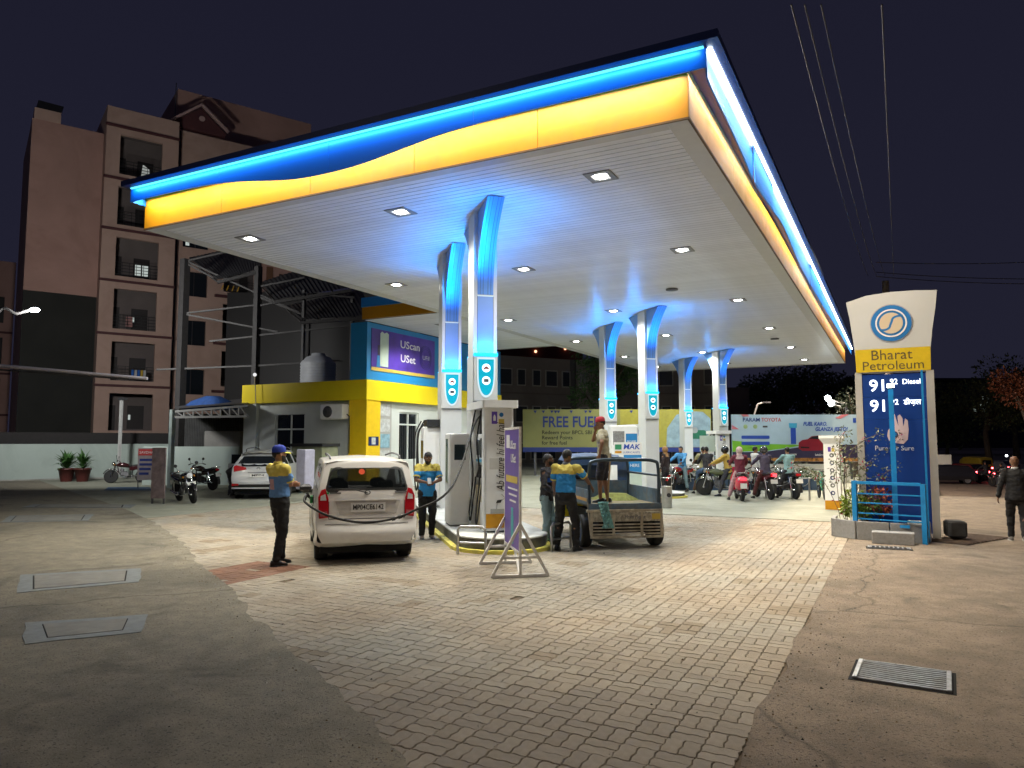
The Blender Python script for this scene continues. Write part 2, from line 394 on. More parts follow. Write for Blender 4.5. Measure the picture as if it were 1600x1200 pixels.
for h in (0, 1):
    for k in (0, 1):
        for rs in (1, 3): geo[h, k, rs] = paver_geo(paver_mesh(h, k, rs), rs)
for d, i, j, h, k in far:
    if random.random() < .001: continue
    rs = 1 if d < 9 else 3
    vs, fs, cx, cy = geo[h, k, rs]
    if d > 12: n_ = len(vs)//3; fs = fs[:1+n_]
    o = len(pv); X0, Y0 = i*C, j*C; dz = random.uniform(-.003, .001); tx = random.gauss(0, .005); ty = random.gauss(0, .005)
    rot = random.gauss(0, .010); cr, sr = math.cos(rot), math.sin(rot)
    for x, y, z in vs:
        dx, dy = x-cx, y-cy
        pv.append((X0+cx+dx*cr-dy*sr, Y0+cy+dx*sr+dy*cr, z+dz+dx*tx+dy*ty))
    pf += [tuple(a+o for a in f) for f in fs]
    X, Y = X0+cx, Y0+cy
    t = random.uniform(.90, 1.08)
    if redzone(X, Y): c = (t*.70, t*.40, t*.33)
    else:
        g = noise.noise(Vector((X*.5, Y*.5, 0)))*.18+.98; wv = 1+noise.noise(Vector((X*.9, Y*.9, 5)))*.10
        c = (t*g*wv, t*g, t*g/wv*.99)
    if noise.noise(Vector((X*1.4, Y*1.4, 21))) > .42: c = (c[0]*.78, c[1]*.72, c[2]*.64)
    tones += [c]*len(fs)
me = bpy.data.meshes.new('pavers'); me.from_pydata(pv, [], pf); me.materials.append(M_paver)
ca = me.attributes.new('tone', 'FLOAT_COLOR', 'FACE')
ca.data.foreach_set('color', [v for c in tones for v in (*c, 1.)])
put('pavers', me, bed, kind='stuff')
# ---- manhole slabs let into the apron, drain gratings
M_slab = mat('grey_slab', (.20,.195,.175), .8, var=.12, scale=6, bump=.4, bscale=90, dirt=(.12,.11,.10), dscale=2)
M_ring = mat('pale_cement_ring', (.19,.205,.205), .8, var=.14, scale=9, bump=.5, bscale=70)
M_hole = mat('black_gap', (.008,.008,.008), 1, var=0)
def manhole(label, P, ring=.14):
    A, B, Cc, D = [Vector((*p, 0)) for p in P]          # outer corners
    c = (A+B+Cc+D)/4; t = thing('manhole_cover', label, 'manhole cover', c, 0, 'cement manhole covers in the apron')
    q = [p-c for p in (A, B, Cc, D)]
    inn = [p*(1-ring*1.1/p.length*1.3) for p in q]; inn2 = [p*.965 for p in inn]
    b = MB(); n = 4
    def wob(p, s): return p+Vector((noise.noise(p*3+Vector((s,0,0))), noise.noise(p*3+Vector((0,s,0))), 0))*.03
    O = []; I = []
    for e in range(4):
        for k in range(8): O.append(wob(q[e].lerp(q[(e+1) % 4], k/8), 1)); I.append(inn[e].lerp(inn[(e+1) % 4], k/8))
    m = len(O)
    b.add([(p.x, p.y, .010) for p in O]+[(p.x, p.y, .010) for p in I]+[(p.x, p.y, .0) for p in I]+[(p.x, p.y, .0) for p in O],
          [(i, (i+1) % m, m+(i+1) % m, m+i) for i in range(m)]+[(m+i, m+(i+1) % m, 2*m+(i+1) % m, 2*m+i) for i in range(m)]+[(3*m+i, 3*m+(i+1) % m, (i+1) % m, i) for i in range(m)])
    b.build('ring', M_ring, t)
    b = MB(); b.add([(p.x, p.y, .0062) for p in inn], [(0,1,2,3)]); b.build('gap', M_hole, t)
    b = MB(); b.add([(p.x, p.y, z) for z in (.013, .006) for p in inn2], [(0,1,2,3), (4,5,1,0), (5,6,2,1), (6,7,3,2), (7,4,0,3)]); b.build('cover', M_slab, t)
manhole('nearest cement manhole cover on the left apron', [(-6.56,3.70), (-6.05,4.42), (-6.60,4.88), (-7.32,4.12)])
manhole('second cement manhole cover from the camera on the left apron', [(-8.85,4.88), (-8.22,5.95), (-9.08,6.58), (-10.0,5.55)])
manhole('small far cement manhole cover behind two bigger ones on the left apron', [(-16.9,8.9), (-15.6,10.0), (-16.8,10.9), (-18.2,9.8)])
manhole('farthest cement manhole cover near the shade line on the left apron', [(-20.3,11.2), (-17.6,12.4), (-18.4,13.1), (-21,11.9)], .2)
M_grate = mat('worn_grating_steel', (.24,.25,.26), .45, .6, var=.25, scale=14, dirt=(.12,.08,.05), dscale=7, damt=.5)
def grating(label, c, w, d, rz, n, m=M_grate, sag=0., zt=.02):
    t = thing('drain_grating', label, 'drain grating', (*c, 0), rz, 'steel drain gratings')
    b = MB(); b.box((0, 0, .0045), (w+.05, d+.05, .003)); b.build('drain_hole', M_hole, t)
    fw = .055*w
    for s in (-1, 1): MB().box((s*(w/2-fw/2), 0, zt/2+.006), (fw, d, zt), bev=.004).build('end_plate', m, t)
    for s in (-1, 1): MB().box((0, s*(d/2-.008), zt/2+.004), (w-2*fw-.002, .014, zt-.004)).build('side_rail', m, t)
    for i in range(n):
        y = -d/2+d*(i+1)/(n+1); b = MB()
        x0 = w/2-fw-.002
        b.loft([[(x, y-.0065, .006+zt*.2-sag*(1-(x/x0)**2)), (x, y+.0065, .006+zt*.2-sag*(1-(x/x0)**2)), (x, y+.0065, .006+zt-sag*(1-(x/x0)**2)), (x, y-.0065, .006+zt-sag*(1-(x/x0)**2))] for x in [x0*(-1+.25*k) for k in range(9)]], smooth=False)
        b.build('bar', m, t)
g = grating('large bent steel drain grating in the road at front right', (-.02, 6.17), .62, .50, R(-3), 9, sag=.006)
g = grating('small slotted drain grating in front of the concrete step by the price sign', (-.16,13.35), .62, .24, R(4), 1)
for i in range(9): MB().box((-.26+.065*i, 0, .02), (.022, .2, .014)).build('cross_bar', M_grate, g if False else bpy.data.objects['drain_grating.001'])
g = thing('drain_grating', 'long barred drain grating to the right behind the blue railing', 'drain grating', (1.05,15.2,0), R(62), 'steel drain gratings')
MB().box((0,0,.0045), (1.6,.7,.003)).build('drain_hole', M_hole, g)
for i in range(12): MB().box((-.75+i*.136, 0, .018), (.05,.7,.02)).build('bar', mat('rusty_bar', (.14,.10,.075), .8, .3, var=.3, scale=12), g)

# grit and bits of leaf gathered along the edges
rnd = random.Random(77); gb = MB()
for i in range(2600):
    k = rnd.random()
    if k < .35: y = rnd.uniform(1.5, 13); x = RX+abs(rnd.gauss(0, .35))+.02
    elif k < .7:
        q = rnd.choice(ed[:-8]); x = q[0]-abs(rnd.gauss(0, .22)); y = q[1]-abs(rnd.gauss(0, .22))
    else: x = rnd.uniform(-10, 3.5); y = rnd.uniform(2, 12)
    r = rnd.uniform(.003, .011)*(1.6 if rnd.random() < .05 else 1); z = .003; a = rnd.uniform(0, 6)
    p = [(x+r*math.cos(a+2.1*j)*rnd.uniform(.7,1.2), y+r*math.sin(a+2.1*j)*rnd.uniform(.7,1.2), z) for j in range(3)]
    gb.add(p+[(x, y, z+r*rnd.uniform(.3,1.))], [(0,1,3), (1,2,3), (2,0,3)], rnd.choice((0,0,1,2)))
gb.build('grit', [mat('pale_grit', (.34,.31,.26), .9), mat('dark_grit', (.04,.035,.03), .9), mat('leaf_litter', (.16,.10,.04), .8)], kind='stuff')
# ------------------------------------------------------------ forecourt canopy
can = thing('fuel_canopy', 'large flat fuel station canopy with white strip ceiling and blue and yellow lit fascia', 'canopy', (-7.8, 26.5, 0))
def cw(x, y, z=0): return (x+7.8, y-26.5, z)          # world -> canopy frame
X0, X1, Y0, Y1, ZS = -13.32, -2.28, 9.43, 43.5, 6.0
M_soffit = mat('white_soffit_strip', (.84,.86,.89), .33, var=.05, scale=1.5, dirt=(.60,.61,.62), dscale=.35, damt=.35, obj_rand=.07)
M_groove = mat('soffit_groove', (.03,.03,.03), .9, var=0)
M_trim = mat('white_soffit_trim', (.58,.58,.56), .4, var=.04)
sp = .150
b = MB(); L = X1-X0-.62
b.loft([[(x, -sp/2+.006, .0), (x, -sp/2+.011, -.009), (x, sp/2-.011, -.009), (x, sp/2-.006, 0)] for x in (-L/2, -L/6, L/6, L/2)], closed=True, smooth=False)
strip = b.mesh('ceiling_strip', M_soffit)
n = int((Y1-Y0-.5)/sp)
for i in range(n):
    o = put('ceiling_strip', strip, can); o.location = cw((X0+X1)/2, Y0+.25+sp*(i+.5), ZS+.009)
MB().b2(cw(X0+.02, Y0+.02, ZS+.012), cw(X1-.02, Y1-.02, ZS+.03)).build('ceiling_backing', M_groove, can)
for lo, hi in (((X0, Y0, ZS-.012), (X0+.31, Y1, ZS+.008)), ((X1-.31, Y0, ZS-.012), (X1, Y1, ZS+.008)), ((X0+.312, Y0, ZS-.010), (X1-.312, Y0+.245, ZS+.008)), ((X0+.312, Y1-.24, ZS-.010), (X1-.312, Y1, ZS+.008))):
    MB().b2(cw(*lo), cw(*hi)).build('edge_trim', M_trim, can)
MB().b2(cw(X0+.05, Y0+.2, ZS+.85), cw(X1-.05, Y1-.05, ZS+.9)).build('roof_deck', M_dsteel, can)
# fascia waves
front = [(-13.32,6.45), (-13.01,6.46), (-11.36,6.45), (-10.31,6.37), (-9.56,6.26), (-8.86,6.18), (-7.99,6.17), (-7.37,6.21), (-6.59,6.31), (-5.85,6.39), (-4.84,6.43), (-3.92,6.44), (-3.06,6.45), (-1.95,6.46)]
right = [(8.95,6.38), (9.43,6.30), (10.37,6.27), (11.59,6.19), (12.8,6.08), (14.65,6.20), (16.4,6.31), (19.0,6.13), (22.2,6.10), (26.1,6.17), (31.6,6.32), (38.8,6.42), (43.6,6.44)]
rytop = [(9.45,6.60), (10.5,6.46), (12.3,6.50), (14.7,6.60), (18,6.72), (21,6.64), (24,6.50), (28.3,6.46), (33,6.52), (38,6.60), (43.5,6.64)]
def smooth(tbl, k=5): return [(p.x, p.y) for p in catmull([(a, c, 0) for a, c in tbl], k)]
ZT = 6.72
M_bluef = mat('blue_fascia_panel', (.012,.20,.80), .38, var=.04, scale=1, dirt=(.01,.10,.45), dscale=.5, damt=.3)
M_yelf = mat('yellow_fascia_panel', (.50,.225,.003), .42, var=.06, scale=1.1, dirt=(.34,.135,.006), dscale=.7, damt=.6)
M_amber = mat('crinkled_brown_foil', (.42,.22,.07), .4, .2, var=.55, scale=16, bump=1., bscale=22)
def panel(pts_low, z_hi, fixed, axis, th, name, m, seam=None):
    """vertical sheet between a low curve and a high curve; axis 'x' or 'y' runs along it"""
    hi = z_hi if callable(z_hi) else (lambda t: z_hi)
    rings = []
    for t, z in pts_low:
        P = lambda o, zz: cw(t, fixed+o, zz) if axis == 'x' else cw(fixed+o, t, zz)
        rings.append([P(0, z), P(th, z), P(th, hi(t)), P(0, hi(t))])
    return MB().loft(rings, smooth=False).build(name, m, can)
def seg(tbl, a, c):
    s = smooth(tbl); f = lambda t: next((p[1]+(q[1]-p[1])*(t-p[0])/(q[0]-p[0]) for p, q in zip(s[:-1], s[1:]) if p[0] <= t <= q[0]), s[-1][1] if t > s[0][0] else s[0][1])
    n = max(2, int((c-a)/.25)); return [(a+(c-a)*i/n, f(a+(c-a)*i/n)) for i in range(n+1)]
cuts = [X0, -11.1, -8.9, -6.7, -4.5, X1]
for a, c in zip(cuts[:-1], cuts[1:]):
    panel([(a+.005, 6.0), (c-.005, 6.0)], 6.62, Y0, 'x', .02, 'yellow_panel', M_yelf)
cuts = [X0+.01, -10.8, -8.2, -5.4, -1.96]
for a, c in zip(cuts[:-1], cuts[1:]):
    panel(seg(front, a+.002, c-.002), ZT, 9.10, 'x', .02, 'blue_panel', M_bluef)
MB().b2(cw(X0+.01, 9.122, 6.46), cw(X0+.03, Y0+.4, ZT)).build('blue_panel', M_bluef, can)
c2_ = [Y0+.025, 12.5, 15.6, 18.7, 21.8, 24.9, 28, 31.1, 34.2, 37.3, 40.4, Y1]
s_ = smooth(rytop); fy = lambda t: next((p[1]+(q[1]-p[1])*(t-p[0])/(q[0]-p[0]) for p, q in zip(s_[:-1], s_[1:]) if p[0] <= t <= q[0]), 6.6)
for a, c in zip(c2_[:-1], c2_[1:]):
    k = 12; panel([(a+.003+(c-a-.006)*i/k, 6.0) for i in range(k+1)], fy, X1-.02, 'y', .02, 'yellow_panel', M_yelf)
# the right side's blue panels: some have slipped or are missing
random.seed(5)
c3_ = [9.125, 12.5, 14.6, 18.7, 21.8, 24.9, 28, 31.1, 34.2, 37.3, 40.4, 43.6]
for i, (a, c) in enumerate(zip(c3_[:-1], c3_[1:])):
    o = panel(seg(right, a+.004, c-.004), ZT, -1.98, 'y', .02, 'blue_panel', M_bluef)
    if i in (1, 4): o.location.x += .03; o.location.z -= .04
MB().b2(cw(-2.33, Y0+.1, 6.44), cw(-2.302, Y1, 6.74)).build('foil_lining', M_amber, can)
MB().b2(cw(X0, Y0+.10, 6.3), cw(X1-.05, Y0+.125, 6.80)).build('foil_lining', M_amber, can)
# dark cap over both sides, brown bottom trim
capm = mat('dark_navy_cap', (.004,.012,.07), .4, var=.05)
MB().b2(cw(X0-.06, 8.93, ZT+.012), cw(-1.78, 9.6, ZT+.12)).build('cap', capm, can)
MB().b2(cw(-2.6, 9.602, ZT+.012), cw(-1.78, 43.7, ZT+.115)).build('cap', capm, can)
tr = mat('brown_edge_strip', (.10,.05,.012), .6, var=.2)
MB().b2(cw(X0-.003, Y0-.012, ZS-.022), cw(X1+.01, Y0+.02, ZS+.005)).build('bottom_edge', tr, can)
MB().b2(cw(X1-.02, Y0+.022, ZS-.022), cw(X1+.012, Y1, ZS+.005)).build('bottom_edge', tr, can)
# left side: plain white edge, no lit fascia visible
MB().b2(cw(X0-.02, Y0+.022, ZS-.012), cw(X0-.002, Y1, ZS+.5)).build('side_panel', M_trim, can)
MB().b2(cw(X0-.02, Y1+.002, ZS), cw(X1, Y1+.02, ZS+.6)).build('side_panel', M_yelf, can)
# LED tubes
G_blue = glow('blue_led', (.10,.65,1.), 2.2); G_warm = glow('warm_led', (1,.72,.35), 4.0); G_white = glow('white_led', (.70,.86,1.), 16.)
MB().b2(cw(X0+.05, 9.062, ZT-.012), cw(-1.99, 9.096, ZT+.010)).build('led_tube', G_blue, can)
MB().b2(cw(-1.952, 9.14, ZT-.012), cw(-1.90, 43.4, ZT+.010)).build('led_tube', G_white, can)
def tube_light(p0, p1, w, col, name, dirv=(0,0,-1), width=.03, spread=180):
    a, c = Vector(p0), Vector(p1); L = (c-a).length
    o = lamp('AREA', name, (a+c)/2, w*L, col, shape='RECTANGLE', size=L, size_y=width)
    z = -Vector(dirv).normalized(); x = (c-a).normalized(); y = z.cross(x)
    o.rotation_euler = Matrix(((x.x, y.x, z.x), (x.y, y.y, z.y), (x.z, y.z, z.z))).to_euler(); o.data.spread = R(spread); return o
tube_light((X0+.1, 9.03, 6.70), (-2.05, 9.03, 6.70), 4.6, (.10,.55,1.), 'fascia_tube_light', (0,.55,-1))
tube_light((X0+.1, 9.29, 6.69), (-2.35, 9.29, 6.69), FRONT_W, (1,.88,.68), 'fascia_tube_light', (0,-.15,-1), spread=125)
tube_light((-1.86, 9.2, 6.70), (-1.86, 43.3, 6.70), 66.0, (1,.84,.64), 'fascia_tube_light', (.75,0,-1), spread=150)
tube_light((-2.20, 9.5, 6.73), (-2.20, 43.3, 6.73), RIGHT_W, (1,.78,.50), 'fascia_tube_light', (.25,0,-1), spread=140)
# ------------------------------------------------------------ second, lower-left roof joined to the canopy
ext = thing('side_canopy', 'smaller canopy section with yellow and blue edge joining the main canopy behind the office sign', 'canopy', (-16.5, 25, 0))
ew = lambda x, y, z: (x+16.5, y-25, z)
for i in range(64):
    o = put('ceiling_strip', None, ext) if 0 else None
b = MB(); b.loft([[(x, -sp/2+.006, 0), (x, -sp/2+.011, -.009), (x, sp/2-.011, -.009), (x, sp/2-.006, 0)] for x in (-1.55, 1.55)], smooth=False)
st2 = b.mesh('ceiling_strip', M_soffit)
for i in range(62):
    o = put('ceiling_strip', st2, ext); o.location = ew(-14.92, 20.32+sp*(i+.5), 6.008)
MB().b2(ew(-16.45, 20.2, 6.012), ew(-13.35, 29.7, 6.03)).build('ceiling_backing', M_groove, ext)
MB().b2(ew(-16.45, 20.12, 6.0), ew(-13.35, 20.18, 6.42)).build('yellow_panel', M_yelf, ext)
MB().b2(ew(-16.45, 20.06, 6.42), ew(-13.35, 20.18, 6.75)).build('blue_panel', M_blue, ext)
MB().b2(ew(-16.45, 29.7, 5.99), ew(-13.35, 29.76, 6.5)).build('edge_trim', M_trim, ext)
# ------------------------------------------------------------ downlights
G_lamp = glow('lamp_lens', (1,.99,.95), 30.)
fr = MB(); fr.lathe([(.0,0), (.001,0)], 4)
b = MB()
for s in (-1, 1): b.box((s*.18, 0, -.010), (.09,.45,.018)); b.box((0, s*.18, -.010), (.27,.09,.018))
fr_m = b.mesh('frame', mat('grey_lamp_frame', (.22,.22,.22), .4, var=.05))
b = MB(); b.lathe([(.115,-.006), (.10,-.022), (.06,-.03), (.0001,-.034)], 20); lens_m = b.mesh('lens', G_lamp)
ys = [10.92, 16.05, 22.6, 28.8, 35.1, 40.7]
rows = [('left', -11.95), ('middle', -8.05), ('right', -4.08)]
ordn = ['nearest', 'second', 'third', 'fourth', 'fifth', 'farthest']
side = {'left': 'on the office side of the columns', 'middle': 'along the columns', 'right': 'on the road side'}
base = None
for rn, x in rows:
    for k, y in enumerate(ys):
        lb = f'{ordn[k]} lit square downlight of the ceiling row {side[rn]}'
        if base is None:
            base = thing('ceiling_downlight', lb, 'ceiling light', (x, y, ZS), 0, 'downlights in the canopy ceiling')
            put('frame', fr_m, base); put('lens', lens_m, base)
        else: copy_tree(base, None, lb, (x, y, ZS))
copy_tree(base, None, 'lit square downlight in the side canopy above the office sign', (-14.55, 22.4, ZS))
for i, (x, y) in enumerate([(x, y) for _, x in rows for y in ys]+[(-14.55, 22.4)]):
    lamp('SPOT', 'downlight_lamp', (x, y, ZS-.10), DOWN_W*6, (1,.99,.90), rot=(0,0,0), spot_size=R(150), spot_blend=.55, shadow_soft_size=.14)
for i, (x, y, lb) in enumerate([(-5.42, 20.08, 'nearer round dark disc in the canopy ceiling'), (-4.3, 31.8, 'farther round dark disc in the canopy ceiling')]):
    o = MB().lathe([(.17,0), (.17,-.03), (.0001,-.035)], 20).build('ceiling_disc', M_dsteel, loc=(x, y, ZS-.012)); tag(o, lb, 'ceiling disc')
# ------------------------------------------------------------ columns
EV = Vector((.66,-.75,0)).normalized(); EA = math.atan2(EV.y, EV.x)     # island axis, towards the road
M_clad = mat('column_cladding', (.62,.64,.64), .30, var=.03, scale=2, dirt=(.48,.48,.45), dscale=.8, damt=.3)
M_line = mat('cladding_joint', (.06,.07,.08), .7, var=0)
M_teal = mat('teal_badge', (.0,.28,.42), .3, var=0, emit=(0,.35,.5), estr=.55)
G_rim = glow('badge_rim', (.75,.95,1.), .95)
G_icon = glow('badge_icon', (.8,.95,1.), 2.0)
G_up = glow('blue_uplight', (.0,.45,1.), 3.)
def shield(w, h, n=14):
    pts = [(-w/2, h/2), (-w/2, h*.28)]
    for i in range(n+1):
        a = PI*i/n; pts.append((-w/2*math.cos(a)*(1 if i not in (0, n) else 1), h*.28-(h*.78)*math.sin(a)**.62))
    pts += [(w/2, h*.28), (w/2, h/2)]
    return pts
SW, SD = .46, .58
def column():
    t = thing('canopy_column', 'x', 'column', (0,0,0), EA, 'clad canopy columns with blue flared heads')
    MB().b2((-SD/2, -SW/2, 0), (SD/2, SW/2, 3.30)).build('lower_shaft', M_clad, t)
    MB().b2((-SD/2+.012, -SW/2+.012, 3.302), (SD/2-.012, SW/2-.012, 5.985)).build('upper_shaft', M_clad, t)
    for s in (1, -1):
        # flare that curves out along the island
        prof = []
        for i in range(15):
            q = i/14; z = 4.42+(5.98-4.42)*q; prof.append((s*(SD/2-.01+.92*q**2.4), z))
        w0 = .15
        rings = [[(s*(SD/2-.008), -w0-.02*k, z) for k in (0,)] for x, z in prof]
        b = MB(); vs = []; n = len(prof)
        for x, z in prof: vs += [(s*(SD/2-.008), -w0, z), (x+s*.004, -w0, z), (x+s*.004, w0, z), (s*(SD/2-.008), w0, z)]
        b.add(vs, [(i*4+j, i*4+(j+1) % 4, i*4+4+(j+1) % 4, i*4+4+j) for i in range(n-1) for j in range(4)]+[(3,2,1,0), tuple(range(4*n-4, 4*n))])
        b.build('flared_head', mat('blue_glow_cladding', (.14,.32,.70), .3, var=.03), t)  # white cladding coloured blue: the lamp glow is put into its base colour
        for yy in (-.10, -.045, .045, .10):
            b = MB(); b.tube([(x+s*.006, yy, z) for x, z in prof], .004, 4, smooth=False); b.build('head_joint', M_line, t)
        b = MB()
        b.box((s*(SD/2+.03), 0, 3.30), (.10, .44, .05)); b.build('uplight', G_up, t)
        if s == 1:
            x = SD/2+.012
            b = MB().b2((SD/2+.002, -.215, 2.46), (SD/2+.06, .215, 3.26)); b.build('badge_box', M_clad, t)
            M = basis((SD/2+.062, 0, 2.88), (1, 0, 0))
            b = MB(); b.prism(shield(.34, .74), 0, .012, 0, M); b.build('badge_rim', G_rim, t)
            b = MB(); b.prism(shield(.285, .66), .0125, .018, 0, M); b.build('badge_face', M_teal, t)
            for zz, ic in ((3.05, 0), (2.82, 1)):
                b = MB(); b.lathe([(.078,0), (.078,.006)], 20, 0, basis((SD/2+.081, 0, zz), (1,0,0))); b.build('badge_disc', G_icon, t)
                b = MB(); Mi = basis((SD/2+.0895, 0, zz), (1,0,0))
                if ic == 0:
                    b.prism([(-.05,-.02), (.05,-.02), (.05,.004), (.032,.006), (.02,.03), (-.02,.03), (-.032,.006), (-.05,.004)], 0, .003, 0, Mi)
                    b.prism([(-.042,-.034), (-.022,-.034), (-.022,-.0205), (-.042,-.0205)], 0, .003, 0, Mi); b.prism([(.022,-.034), (.042,-.034), (.042,-.0205), (.022,-.0205)], 0, .003, 0, Mi)
                else:
                    b.prism([(-.045,-.03), (.045,-.03), (.045,.03), (-.045,.03)], 0, .003, 0, Mi)
                b.build('badge_pictogram', mat('red_brown_pictogram', (.25,.05,.04), .5, var=0) if ic == 0 else M_line, t)
            for z in (3.29, 2.44):
                MB().b2((SD/2+.001, -SW/2, z-.004), (SD/2+.0035, SW/2, z+.004)).build('cladding_joint', M_line, t)
            for q_ in (1, -1): MB().b2((q_*(SD/2-.0115), -.146, 3.335), (q_*(SD/2-.0095), .146, 4.388)).build('glow_tinted_panel', mat('blue_glow_tint', (.20,.34,.66), .35, var=.03), t)  # blue of the uplight glow is painted into this shaft panel
            for yy in (-.15, .15): MB().b2((SD/2-.010, yy-.004, 3.36), (SD/2-.0085, yy+.004, 4.40)).build('cladding_joint', M_line, t)
            MB().b2((SD/2-.010, -.15, 4.39), (SD/2-.004, .15, 4.405)).build('cladding_joint', G_rim, t)
    return t
CP = [(-6.82, 11.85, .20, 'clad column nearest the camera beside the front pump with two lit shield pictograms'),
      (-8.99, 14.13, .20, 'clad column behind the nearest one on the front pump island'),
      (-7.14, 23.30, .0, 'taller looking clad column of the middle island just behind the cargo three wheeler'),
      (-9.41, 25.68, .0, 'rear clad column of the middle island behind the man in the red cap'),
      (-7.30, 35.18, .0, 'front clad column of the far island behind the queued motorcycles'),
      (-9.55, 37.6, .0, 'farthest clad column on the rear of the far island')]
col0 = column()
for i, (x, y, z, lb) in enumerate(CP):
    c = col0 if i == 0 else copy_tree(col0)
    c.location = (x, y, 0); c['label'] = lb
    fr_ = Vector((x, y, 0)); P = Vector((-EV.y, EV.x, 0))
    for s in (1, -1):
        p = fr_+EV*s*(SD/2+.085); p.z = 3.34
        tgt = fr_+EV*s*(SD/2-.01); tgt.z = 4.3
        tube_light(p-P*.2, p+P*.2, 46 if i < 4 else 24, (.0,.20,1.), 'uplight_lamp', Vector((0,0,1))-EV*s*.12, .04)
        p = fr_+EV*s*(SD/2+.75); p.z = 4.75
        tgt = fr_+EV*s*(SD/2+.35); tgt.z = 6.
        lamp('SPOT', 'head_lamp', p, 115 if i < 4 else 60, (.0,.30,1.), target=tgt, spot_size=R(165), spot_blend=.9, shadow_soft_size=.05)
# ------------------------------------------------------------ survey helpers
FV = Vector((-.46301, .88635, 0)); RV = Vector((.88635, .46301, 0))
def W(lat, fwd, z=0): return RV*lat+FV*fwd+Vector((0,0,z))
def at(px, py, fwd):
    """place found on the survey photograph at a known distance"""
    return W((px-800)/1149*fwd, fwd, 1.7+(691-py)/1149*fwd)
VA = math.atan2(RV.y, RV.x)
PV = Vector((-EV.y, EV.x, 0))                        # across the islands
def isl(c, s, t, z=0): return Vector((c[0], c[1], 0))+EV*s+PV*t+Vector((0,0,z))
# ------------------------------------------------------------ pump islands
M_islside = mat('dark_kerb_side', (.11,.11,.105), .7, var=.25, scale=6, bump=.3, dirt=(.05,.05,.045), dscale=2)
M_isltop = mat('pale_island_top', (.55,.57,.56), .5, var=.12, scale=4, bump=.2, dirt=(.30,.30,.27), dscale=1.6, damt=.6)
M_kyel = mat('kerb_yellow', (.62,.55,.10), .6, var=.15, scale=7, dirt=(.22,.19,.10), dscale=3, damt=.7)
def capsule(s0, s1, w, n=12, nose=1.):
    pts = []
    for i in range(n+1): a = -PI/2+PI*i/n; pts.append((s1-w*nose+w*nose*math.cos(a), w*math.sin(a)))
    for i in range(n+1): a = PI/2+PI*i/n; pts.append((s0+w*.6+w*.6*math.cos(a), w*math.sin(a)))
    return pts
def island(c, s0, s1, w, h, label):
    t = thing('pump_island', label, 'pump island', (c[0], c[1], 0), EA, 'raised pump islands')
    MB().prism(capsule(s0-.05, s1+.09, w+.09), 0, .055).build('yellow_kerb', M_kyel, t)
    MB().prism(capsule(s0, s1, w), .056, h-.03).build('side_wall', M_islside, t)
    b = MB(); A = capsule(s0-.01, s1+.015, w+.015); B = capsule(s0+.01, s1-.01, w-.01); n = len(A)
    b.add([(x, y, h-.029) for x, y in A]+[(x, y, h-.008) for x, y in A]+[(x, y, h) for x, y in B], [(i, (i+1) % n, n+(i+1) % n, n+i) for i in range(n)]+[(n+i, n+(i+1) % n, 2*n+(i+1) % n, 2*n+i) for i in range(n)]+[tuple(range(2*n, 3*n))])
    b.build('top_slab', M_isltop, t); return t
C1, C2, C3 = (-6.82, 11.85), (-7.14, 23.30), (-7.30, 35.18)
island(C1, -6.2, 2.35, .74, .24, 'front pump island with rounded nose and yellow kerb under the nearest pump')
island(C2, -5.2, 1.6, .7, .16, 'middle pump island behind the cargo three wheeler')
island(C3, -5.2, 1.6, .7, .16, 'far pump island behind the row of motorcycles')
def guard(c, s, t, ang, label):
    g = thing('guard_rail', label, 'guard rail', isl(c, s, t), EA+ang, 'steel guards at the island nose')
    b = MB(); w = .44; h = .42
    pts = [(-w/2,0,0), (-w/2,0,h-.05), (-w/2+.05,0,h), (w/2-.05,0,h), (w/2,0,h-.05), (w/2,0,0)]
    b.tube(pts, .022, 8); b.build('bent_pipe', M_steel, g)
    MB().cyl((-w/2,0,h*.42), (w/2,0,h*.42), .016).build('cross_pipe', M_steel, g)
guard(C1, 2.30, -.62, R(62), 'bent steel pipe guard at the left of the front island nose')
guard(C1, 2.12, .86, R(118), 'bent steel pipe guard at the right of the front island nose beside the hoodie man')
